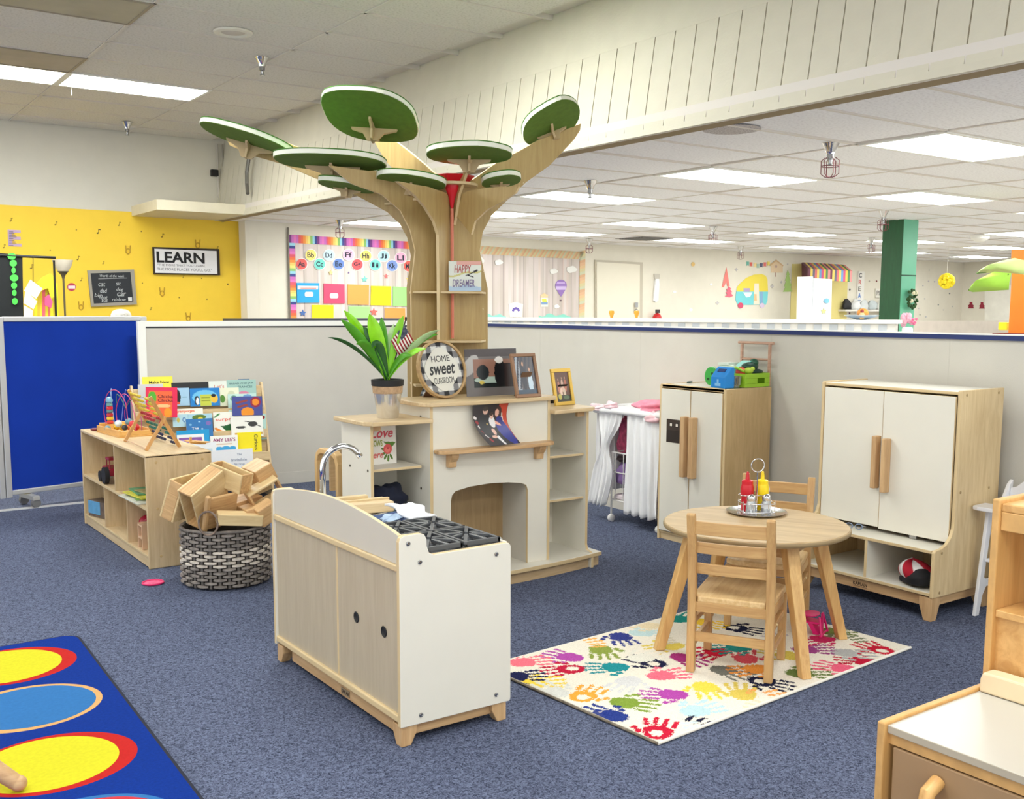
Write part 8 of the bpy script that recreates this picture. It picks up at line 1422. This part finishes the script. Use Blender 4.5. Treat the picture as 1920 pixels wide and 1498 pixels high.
# low cabinet behind the left partition
tp = at_y(455, 598, 10.5); t = thing('dark_counter', 'dark topped low counter behind the left partition', 'counter', (0, 0, 0)); tq = at_y(700, 603, 10.5); B().box(float(tp[0]), float(tq[0])+0.4, 10.5, 11.1, float(tp[2])-0.03, float(tp[2])).build('counter_top', mat((56, 60, 74), 0.5), t); B().box(float(tp[0])+0.02, float(tq[0])+0.38, 10.53, 11.08, 0, float(tp[2])-0.03).build('counter_body', mat((214, 206, 192), 0.6), t)
# ================================================================== blue rolling screen
W4 = Wall((1.290, 8.418), (2.437, 8.682)); t = thing('blue_screen', 'royal blue fabric rolling screen with an aluminium frame on casters', 'room divider', (0, 0, 0))
L4 = W4.len
def wb(u0, u1, z0, z1, o0, o1, nm, m, bev=0.0): b = B(); b.prism([(u0, z0), (u1, z0), (u1, z1), (u0, z1)], lambda a, c, s: W4.P(a, c, o0+(o1-o0)*s)); return b.build(nm, m, t, bevel=bev)
wb(0.03, L4-0.03, 0.13, 1.40, 0.0, 0.02, 'blue_fabric', mat((12, 50, 152), 0.85, var=0.06, scale=4, bump=0.15, bscale=400, spec=0.2, name='royal_blue_fabric'))
wb(-0.005, 0.04, 0.08, 1.43, -0.012, 0.032, 'frame_post', ALU, 0.006); wb(L4-0.055, L4, 0.08, 1.43, -0.012, 0.032, 'frame_post', ALU, 0.006); wb(0.04, L4-0.04, 1.395, 1.432, -0.010, 0.030, 'frame_rail', ALU, 0.006); wb(0.04, L4-0.04, 0.098, 0.135, -0.010, 0.030, 'frame_rail', ALU, 0.006)
for u in (0.16, L4-0.2):
    p = np.array(W4.P(u, 0.0, 0.0)); f = thing('caster_foot', None, None, (0, 0, 0)); f.parent = t
    B().obox(p+np.array([0.0, -0.0, 0.075])+W4.n*0.03, (W4.n, W4.u, (0, 0, 1)), (0.13, 0.025, 0.018)).build('foot_bar', mat((176, 176, 174), 0.5, 0.2), f, bevel=0.006)
    for s in (-0.07, 0.14): w = B().lathe([(0.012, -0.014), (0.034, -0.014), (0.036, 0), (0.034, 0.014), (0, 0.014)], 16).build('caster', mat((110, 110, 112), 0.5), f, smooth='auto'); w.rotation_euler = (math.pi/2, 0, 0.3); w.location = V3(p+W4.n*s+np.array([0.0, 0, 0.036]))
t = thing('blue_screen', 'second aluminium-framed screen cut off by the left edge', 'room divider', (0, 0, 0)); W4b = W4; wb(-0.9, -0.05, 0.13, 1.40, 0.0, 0.02, 'blue_fabric', mat((12, 50, 152), 0.85, var=0.06)); wb(-0.05, -0.01, 0.08, 1.43, -0.012, 0.032, 'frame_post', ALU, 0.006); wb(-0.94, -0.9, 0.08, 1.43, -0.012, 0.032, 'frame_post', ALU, 0.006)
wb(-0.9, -0.05, 1.395, 1.432, -0.010, 0.030, 'frame_rail', ALU, 0.004); wb(-0.9, -0.05, 0.098, 0.135, -0.010, 0.030, 'frame_rail', ALU, 0.004)
